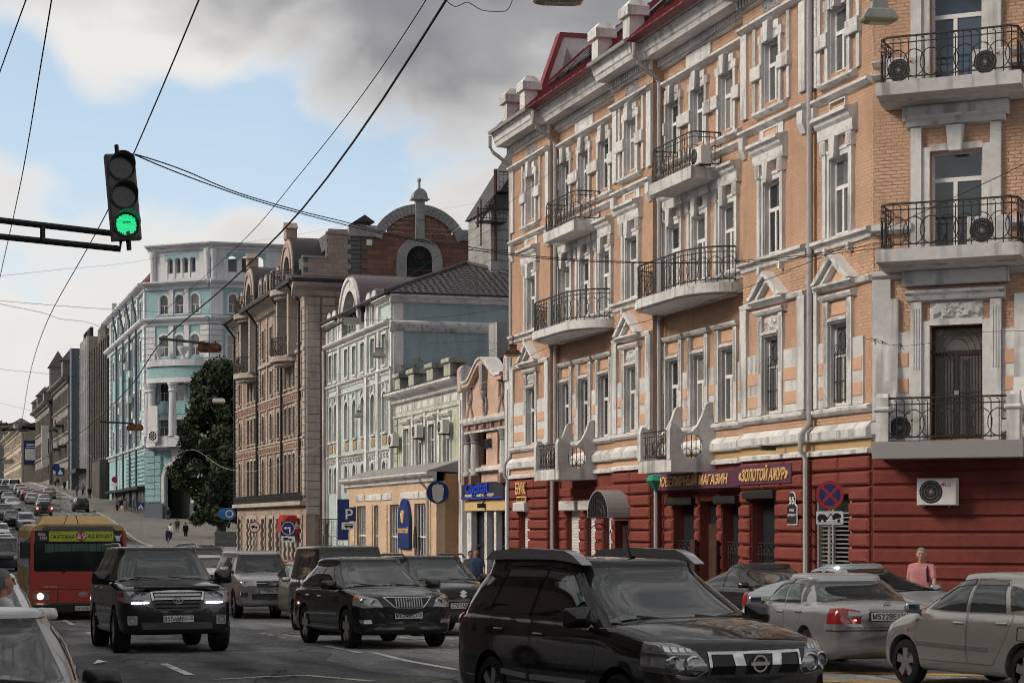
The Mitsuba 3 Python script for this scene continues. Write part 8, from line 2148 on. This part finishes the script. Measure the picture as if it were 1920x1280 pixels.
F = sign_frame(1556, 928, 40.5); A = thing('no_stopping_sign', 'round blue and red no stopping sign with a tow truck plate before the corner', 'road sign')
part(A, 'disc', B().ext(Point(0, 0).buffer(.30, 32), -.01, .0), 'sign_navy', F)
cr_ = unary_union([Point(0, 0).buffer(.295, 32).difference(Point(0, 0).buffer(.232, 32)), affinity.rotate(sbox(-.25, -.03, .25, .03), 45, origin=(0, 0)), affinity.rotate(sbox(-.25, -.03, .25, .03), -45, origin=(0, 0))])
part(A, 'red_ring', B().ext(cr_, .0, .006), 'sign_red', F)
part(A, 'plate', B().ext(rbx(-.29, .29, -.62, -.34), -.01, .0), 'sign_white', F)
tow = unary_union([sbox(-.28, -.585, .27, -.575), sbox(.05, -.52, .27, -.45), Polygon([(.08, -.45), (.12, -.40), (.22, -.40), (.26, -.45)]), Point(.11, -.53).buffer(.035), Point(.22, -.53).buffer(.035), LineString([(.05, -.50), (-.02, -.39), (-.10, -.50)]).buffer(.010), affinity.rotate(sbox(-.24, -.50, -.05, -.42), -8), affinity.rotate(Polygon([(-.22, -.42), (-.18, -.38), (-.10, -.38), (-.06, -.42)]), -8), Point(-.19, -.54).buffer(.035), Point(-.09, -.50).buffer(.03)])
part(A, 'tow_truck', B().ext(tow, .0, .004), 'plate_ink', F); post(A, F, .28, .032)
F = sign_frame(654, 964, 91.5); A = thing('parking_sign', 'blue parking sign with letter P and a bus plate', 'road sign')
part(A, 'board', B().ext(rbx(-.34, .34, -.34, .34), -.01, .0), 'sign_navy', F); part(A, 'lettering', B().text('P', .46, .15, .0, -.22, .006, True), 'sign_white', F)
part(A, 'plate', B().ext(rbx(-.34, .34, -.72, -.38), -.01, .0), 'sign_white', F); part(A, 'bus_mark', B().ext(unary_union([rbx(-.2, .2, -.62, -.46), Point(-.11, -.63).buffer(.04), Point(.11, -.63).buffer(.04)]).difference(unary_union([sbox(-.17 + .09 * i, -.54, -.11 + .09 * i, -.49) for i in range(4)])), .0, .004), 'plate_ink', F); post(A, F, .3)
single('blue_banner_stand', B().cham(-.38, .38, -.06, .06, -1.0, 1.0, .03), 'sign_navy', 'tall plain blue panel behind the parking sign', 'banner', sign_frame(647, 974, 93.5))
F = sign_frame(540, 991, 100); A = thing('left_arrow_sign', 'blue square sign with a white left turn arrow and a truck plate', 'road sign')
part(A, 'board', B().ext(rbx(-.36, .36, -.36, .36), -.01, .0), 'sign_navy', F); part(A, 'ring', B().ext(Point(0, .02).buffer(.34, 24).difference(Point(0, .02).buffer(.31, 24)), .0, .004), 'sign_white', F)
part(A, 'arrow', B().ext(unary_union([sbox(-.13, -.22, -.05, .06), sbox(-.13, .0, .12, .08), Polygon([(.10, .12), (.24, .04), (.10, -.04)])]), .0, .006), 'sign_white', F)
part(A, 'plate', B().ext(rbx(-.36, .36, -.70, -.40), -.01, .0), 'sign_white', F); part(A, 'truck_mark', B().ext(unary_union([sbox(-.02, -.60, .24, -.46), sbox(-.2, -.60, -.04, -.51), Point(-.12, -.61).buffer(.035), Point(.16, -.61).buffer(.035)]), .0, .004), 'plate_ink', F); post(A, F, .3)
F = sign_frame(477, 988, 110); A = thing('no_trucks_sign', 'round white sign with red rim and a black truck', 'road sign')
part(A, 'disc', B().ext(Point(0, 0).buffer(.33, 24), -.01, .0), 'sign_white', F); part(A, 'red_ring', B().ext(Point(0, 0).buffer(.33, 24).difference(Point(0, 0).buffer(.27, 24)), .0, .006), 'sign_red', F)
part(A, 'truck_mark', B().ext(unary_union([sbox(-.04, -.04, .18, .09), sbox(-.17, -.04, -.06, .04), Point(-.1, -.06).buffer(.035), Point(.1, -.06).buffer(.035)]), .0, .004), 'plate_ink', F); post(A, F, .3)
p = ground_hit(263, 1008, 90); F = sign_frame(264, 950, p[1]); A = thing('children_sign', 'blue square pedestrian crossing sign on a slim pole before the turquoise house', 'road sign')
part(A, 'board', B().ext(rbx(-.36, .36, -.30, .42), -.01, .0), 'sign_navy', F); part(A, 'triangle', B().ext([(-.27, -.2), (.27, -.2), (0, .3)], .0, .004), 'sign_white', F); part(A, 'figure', B().ext(unary_union([Point(0, .12).buffer(.05), LineString([(0, .07), (.0, -.05), (.08, -.17)]).buffer(.028), LineString([(0, -.05), (-.08, -.17)]).buffer(.025)]), .004, .007), 'plate_ink', F); post(A, F, .4)
p = ground_hit(214, 970, 120); F = sign_frame(215, 899, p[1]); A = thing('no_parking_sign', 'small round no stopping sign on a pole before the street front of the turquoise house', 'road sign')
part(A, 'disc', B().ext(Point(0, 0).buffer(.34, 20), -.01, .0), 'sign_navy', F); part(A, 'red_ring', B().ext(unary_union([Point(0, 0).buffer(.34, 20).difference(Point(0, 0).buffer(.26, 20)), affinity.rotate(sbox(-.3, -.04, .3, .04), 45, origin=(0, 0)), affinity.rotate(sbox(-.3, -.04, .3, .04), -45, origin=(0, 0))]), .0, .005), 'sign_red', F); part(A, 'plate', B().box(-.34, .34, -.01, .0, -.72, -.40), 'sign_white', F); post(A, F, .3)
F = sign_frame(113, 884, 245); A = thing('crossing_sign', 'blue crossing sign with a white triangle before the far old houses', 'road sign')
part(A, 'board', B().ext(rbx(-.55, .55, -.5, .5), -.01, .0), 'sign_navy', F); part(A, 'triangle', B().ext([(-.35, -.35), (.35, -.35), (0, .3)], .0, .01), 'sign_white', F); part(A, 'disc', B().ext(Point(.55, .55).buffer(.5, 16), -.02, -.01), 'sign_navy', F); post(A, F, .5)
CF = G.sub(64.4, 0); A = thing('cafe_sign', 'red rounded cafe sign with white lettering on the granite house', 'sign')
part(A, 'board', B().ext([(-1.0, 1.55), (1.0, 1.55)] + arc(0, 1.75, 1.0, 0, 180, 16, .75), .1, .9), 'route_red', CF); 
XF = Frame(CF.pt(-1.0, .5, 0)[:2], CROSS_N); part(A, 'lettering', B().text('café', .34, .42, .02, 1.75, .02, True, width=.8), 'sign_white', XF)
part(A, 'side_board', B().ext([(-.5, 1.45), (.5, 1.45)] + arc(0, 1.7, .5, 0, 180, 12, .75), -.01, .015), 'route_red', XF)
c = at(430, 963, 124); F = Frame(c[:2], (.2, -1), c[2]); A = thing('round_blue_sign', 'round light blue projecting sign at the left corner of the granite house', 'sign')
mat('sky_blue', (0.03, 0.16, 0.42), 0.4, 0.4)
part(A, 'disc', B().ext(Point(0, 0).buffer(.40, 20), -.12, .0), 'sky_blue', F); part(A, 'ring', B().ext(Point(0, 0).buffer(.26, 20).difference(Point(0, 0).buffer(.18, 20)), .0, .01), 'sign_white', F); part(A, 'drum', B().ext(Point(.28, .0).buffer(.38, 20), -.5, -.13), 'sky_blue', F)

# ---------------------------------------------------------------- people
mat('skin', (0.36, 0.20, 0.145), 0.6, 0.35); mat('skin_far', (0.28, 0.16, 0.12), 0.7, 0.3); mat('hair_grey', (0.17, 0.165, 0.16), 0.8, 0.2); mat('hair_dark', (0.025, 0.018, 0.014), 0.7, 0.3)
CL = {'pink': (.46, .20, .215), 'black': (.015, .015, .017), 'navy': (.02, .022, .05), 'white': (.55, .55, .56), 'grey': (.16, .16, .165), 'olive': (.09, .085, .07), 'blue': (.05, .07, .14), 'lilac': (.16, .14, .24), 'pale': (.40, .38, .36), 'denim': (.05, .06, .09)}
for k_, c_ in CL.items(): mat('cloth_' + k_, c_, .9, .15)


def hull_of(*s): return m3.Manifold.batch_hull([m3.Manifold.sphere(r_, 10).translate(tuple(p)) for p, r_ in s])


def finish(man, length=.035, it=6):
    v, f = arr(man.refine_to_length(length)); t = trimesh.Trimesh(v, f, process=True); trimesh.smoothing.filter_taubin(t, iterations=it)
    return np.array(t.vertices), np.array(t.faces)


def person(name, x, y, heading, H, shirt, trousers, label, hair='hair_dark', stride=.25, sleeves=True, dress=False, near=False, bag=False, lean=0.0, shorts=False, group=None, arms=(.25, -.25), z=None, look=0.0):
    k = thing(name, label, 'person', group); a = math.radians(heading); q = H / 1.75
    f2 = np.array([math.sin(a), math.cos(a)]); gz = float(ground_z(x, y)) if z is None else z
    m = np.eye(4); m[:2, 0] = f2; m[:2, 1] = [-f2[1], f2[0]]; m[:3, :3] *= q; m[:3, 3] = [x, y, gz]; TW = T(m.tolist())

    def leg(s):
        sw = stride * s; hip = np.array([0, s * .09, .90]); knee = hip + np.array([math.sin(sw + .12), 0, -math.cos(sw + .12)]) * .42; ank = knee + np.array([math.sin(sw - .22 if s < 0 else sw - .05), 0, -math.cos(sw - .1)]) * .40
        ank[2] = max(ank[2], .075); return hip, knee, ank

    def arm(s):
        sh = np.array([lean * .5, s * .185, 1.40]); sw = arms[0 if s > 0 else 1]; el = sh + np.array([math.sin(sw) * .27, s * .05, -math.cos(sw) * .27]); wr = el + np.array([math.sin(sw + .3) * .25, s * .01, -math.cos(sw + .3) * .24]); return sh, el, wr
    sk, sh_, tr = [], [], []
    for s in (-1, 1):
        h, kn, an = leg(s); toe = an + [.15, s * .02, -.045]
        sk += [hull_of((h, .085), (kn, .058)), hull_of((kn, .056), (an, .04)), hull_of((an + [-.03, 0, -.035], .04), (toe, .032))]
        if dress: pass
        else: tr += [hull_of((h, .10), (kn, .075)), hull_of((kn, .073), (kn + (an - kn) * (.1 if shorts else .92), .062))]
        sd, el, wr = arm(s)
        sk += [hull_of((sd, .05), (el, .04)), hull_of((el, .039), (wr, .028))]
        sh_ += [hull_of((sd, .062), (sd + (el - sd) * .75, .058))] + ([hull_of((el, .05), (wr, .042)), hull_of((sd, .06), (el, .05))] if sleeves else [])
        if near:
            d = (wr - el) / np.linalg.norm(wr - el); pl = wr + d * .07; sk.append(hull_of((wr, .026), (pl + [.022, 0, 0], .016), (pl + [-.022, 0, 0], .016)))
            for i, (o, l) in enumerate(((-.030, .06), (-.011, .072), (.008, .078), (.027, .068))):
                b0 = pl + [o, 0, 0]; b1 = b0 + d * l * .55; b2 = b1 + (d + np.array([0, -s * .55, 0])) * l * .5; sk += [hull_of((b0, .0095), (b1, .009)), hull_of((b1, .009), (b2, .008))]
            t0 = wr + d * .02 + [.028, 0, 0]; t1 = t0 + d * .035 + [.025, -s * .01, 0]; sk += [hull_of((t0, .012), (t1, .010)), hull_of((t1, .010), (t1 + d * .03, .009))]
        else: sk.append(hull_of((wr, .028), (wr + (wr - el) * .35, .03)))
    torso = [((0, s * .10, .95), .10) for s in (-1, 1)] + [((lean * .3, s * .085, 1.12), .105) for s in (-1, 1)] + [((lean * .45, s * .13, 1.33), .095) for s in (-1, 1)]
    body_t = hull_of(*torso[:4]) + hull_of(*torso[2:]) + hull_of(((lean * .5, .17, 1.40), .055), ((lean * .5, -.17, 1.40), .055), ((lean * .6, 0, 1.44), .06))
    nk, hd_ = np.array([lean * .6, 0, 1.44]), np.array([lean * .9 + .02, 0, 1.63])
    head = hull_of((nk, .055), (hd_ + [-.01, 0, -.07], .052)) + hull_of((hd_ + [-.012, 0, .03], .088), (hd_ + [.02, 0, -.02], .078)) + hull_of((hd_ + [.02, 0, -.02], .076), (hd_ + [.045, 0, -.085], .042))
    if near: head = head + hull_of((hd_ + [.092, 0, .015], .012), (hd_ + [.108, 0, -.022], .014)) + hull_of((hd_ + [-.01, .088, .01], .016), (hd_ + [-.01, .088, -.03], .012)) + hull_of((hd_ + [-.01, -.088, .01], .016), (hd_ + [-.01, -.088, -.03], .012)) + hull_of((hd_ + [.088, -.02, -.055], .009), (hd_ + [.088, .02, -.055], .009)) + hull_of((hd_ + [.085, -.045, .03], .012), (hd_ + [.085, .045, .03], .012))
    skin = m3.Manifold()
    for s in sk + [body_t, head]: skin = skin + s
    v, f = finish(skin, .05 if not near else .014, 4 if not near else 5)
    put(k + '__body', (v, f), 'skin' if near else 'skin_far', None, True, TW)
    top = m3.Manifold()
    for s in sh_: top = top + s
    big = [(p, r_ * 1.16) for p, r_ in torso]
    top = top + hull_of(*big[:4]) + hull_of(*big[2:]) + hull_of(((lean * .5, .165, 1.40), .068), ((lean * .5, -.165, 1.40), .068), ((lean * .55, 0, 1.42), .072))
    if dress: top = top + hull_of(((0, .09, .95), .12), ((0, -.09, .95), .12), ((0, .12, .58), .11), ((0, -.12, .58), .11))
    put(k + '__shirt', finish(top, .04, 4), 'cloth_' + shirt, None, True, TW)
    if not dress:
        pt = hull_of(((0, .09, .93), .108), ((0, -.09, .93), .108), ((0, 0, .86), .10))
        for s in tr: pt = pt + s
        put(k + '__trousers', finish(pt, .04, 4), 'cloth_' + trousers, None, True, TW)
    hr = (hull_of((hd_ + [-.02, 0, .042], .093), (hd_ + [-.035, 0, -.02], .078)) - hull_of((hd_ + [.035, 0, -.005], .085), (hd_ + [.12, 0, -.03], .09))) if True else None
    put(k + '__hair', finish(hr, .03, 3), hair, None, True, TW)
    shoes = m3.Manifold()
    for s in (-1, 1): h, kn, an = leg(s); shoes = shoes + hull_of((an + [-.04, 0, -.04], .046), (an + [.16, s * .02, -.05], .036))
    put(k + '__shoes', finish(shoes, .05, 2), 'cloth_black', None, True, TW)
    if near:
        for s in (-1, 1): put(numbered(k + '__eye'), arr(m3.Manifold.sphere(.011, 10).translate(tuple(hd_ + [.082, s * .033, .012]))), 'hair_dark', None, True, TW)
    if bag: put(k + '__backpack', arr(rbox(-.30 + lean * .4, -.13 + lean * .4, -.15, .15, 1.0, 1.40, .05)), 'cloth_black', None, 40, TW); put(k + '__strap', (lambda b: b.out())(B().tube([(-.14, .11, 1.38), (.0, .12, 1.49), (.13, .11, 1.36), (.145, .12, 1.15), (-.02, .17, 1.02)], .022, 6)), 'cloth_black', None, True, TW)
    return k


x, y = at(1728, 0, 36)[:2]
person('person', x, y, 195, 1.76, 'pink', 'denim', 'grey-haired person in a pink polo shirt with a backpack walking beside the red wall', 'hair_grey', .25, False, near=True, bag=True, lean=.05, arms=(.45, -.2))
x, y = at(893, 0, 62)[:2]; person('person', x, y, 175, 1.78, 'blue', 'denim', 'person in a blue shirt by the bank door', 'hair_dark', .15, False)
x, y = at(882, 0, 64)[:2]; person('person', x, y, 160, 1.70, 'olive', 'grey', 'person in an olive top beside the one in blue by the bank door', 'hair_dark', .15, False)
x, y = at(4, 0, 17.6)[:2]; person('person', x, y, 60, 1.60, 'white', 'grey', 'bald person in a white shirt at the left edge behind the foreground saloon', 'hair_grey', .1, True, near=True, arms=(.3, .1))
PPL = [(315, 1024, 190, 1.64, 'navy', 'navy', True, 'woman in a dark blue dress walking downhill towards the camera'), (320, 1016, 15, 1.74, 'white', 'black', False, 'person in a white shirt just behind the woman in the blue dress'),
       (332, 1004, -20, 1.75, 'olive', 'grey', False, 'person in olive shirt and shorts walking uphill on the square'), (348, 1013, -10, 1.74, 'black', 'black', False, 'person all in black walking uphill on the square'), (316, 981, 180, 1.72, 'black', 'denim', False, 'person in black standing before the arch of the turquoise house'),
       (220, 961, 180, 1.68, 'lilac', 'black', False, 'person in lilac at the left of the group under the turquoise house'), (227, 961, 180, 1.70, 'navy', 'navy', True, 'person in navy second from left in the group'), (235, 963, 0, 1.66, 'grey', 'pale', True, 'person in grey and pale skirt third in the group'), (229, 965, 180, 1.15, 'white', 'pale', False, 'child in white at the front of the group'), (247, 961, 0, 1.72, 'pale', 'white', False, 'person dressed in white at the right of the group'),
       (156, 931, -15, 1.75, 'grey', 'black', False, 'person in grey jacket walking uphill before the ribbed block'), (168, 937, -15, 1.72, 'black', 'black', False, 'person in a black coat walking uphill before the ribbed block'), (144, 933, 170, 1.62, 'olive', 'grey', False, 'person in olive walking downhill before the glass block'), (121, 922, 170, 1.66, 'navy', 'black', False, 'person in navy by the far shops'), (128, 920, 0, 1.66, 'white', 'white', False, 'person in white by the far shops'), (108, 916, 0, 1.72, 'black', 'grey', False, 'person in black beside the far old house'), (104, 914, 180, 1.7, 'grey', 'black', False, 'person in grey beside the far old house')]
for px, py, hd, H_, a_, b_, dr_, lab in PPL:
    x, y = ground_hit(px, py - 1.5, 100); person('person', x, y, hd, H_, a_, b_, lab, dress=dr_, sleeves=a_ not in ('olive',), shorts='shorts' in lab, group='pedestrians on the hill')

# ---------------------------------------------------------------- the other side of the street
mat('opposite_wall', dirty((0.22, 0.19, 0.165), (0.12, 0.105, 0.095), .5, .3, .3), .85, .2)
OP = Frame(ST.pt(0, 25.5, 0)[:2], (.955, .297))
for i, (u0, u1, zt) in enumerate(((-62, -40, 10.5), (-39.5, -16, 12), (-15.5, 12, 10), (12.5, 44, 11.5), (44.5, 80, 11), (80.5, 130, 13), (131, 190, 16), (191, 260, 20))):
    H = thing('opposite_house', f'old house of {("ochre", "grey", "buff", "tan", "brown", "dun", "drab", "umber")[i]} stone across the street, outside the picture at the left', 'building')
    z0 = float(_gp(max(u0, -60))) - 2; us = np.arange(u0 + 2, u1 - 1, 3.2); a_, b_ = -u1, -u0
    part(H, 'wall', wall_with_holes(a_, b_, z0, zt, [sbox(-u - .6, z, -u + .6, z + 2.0) for u in us for z in np.arange(z0 + 3, zt - 3, 4.0)], 0), 'opposite_wall', OP)
    part(H, 'core', B().box(a_ + .01, b_ - .01, -12, -.25, z0, zt - .1), 'pane', OP)
    part(H, 'cornice', B().ext([(0, zt - .6), (.6, zt - .2), (.6, zt), (0, zt)], a_, b_, 'wz'), 'opposite_wall', OP)

# ---------------------------------------------------------------- paint, grit and litter on the near road
struct('road_marking', lines([[ground_hit(690, 1220, 15), ground_hit(760, 1236, 15), ground_hit(856, 1254, 15)], [ground_hit(745, 1193, 15), ground_hit(852, 1210, 15)]], .13), 'paint_line')
struct('road_marking', lines([[ground_hit(532, 1188, 15), ground_hit(566, 1194, 15)], [ground_hit(400, 1272, 12), ground_hit(560, 1262, 12), ground_hit(700, 1277, 12)]], .12), 'paint_line')
q = ground_hit(188, 1241, 8, 60); gz_ = float(ground_z(*q)) + .012
single('paper_scrap', B().add([[q[0] - .09, q[1] - .1, gz_], [q[0] + .07, q[1] - .12, gz_ + .03], [q[0] + .1, q[1] + .1, gz_ + .01], [q[0] - .06, q[1] + .12, gz_ + .05]], [[0, 1, 2, 3]]), 'sign_white', 'white paper scrap on the asphalt in the lower left', 'litter', WORLD)
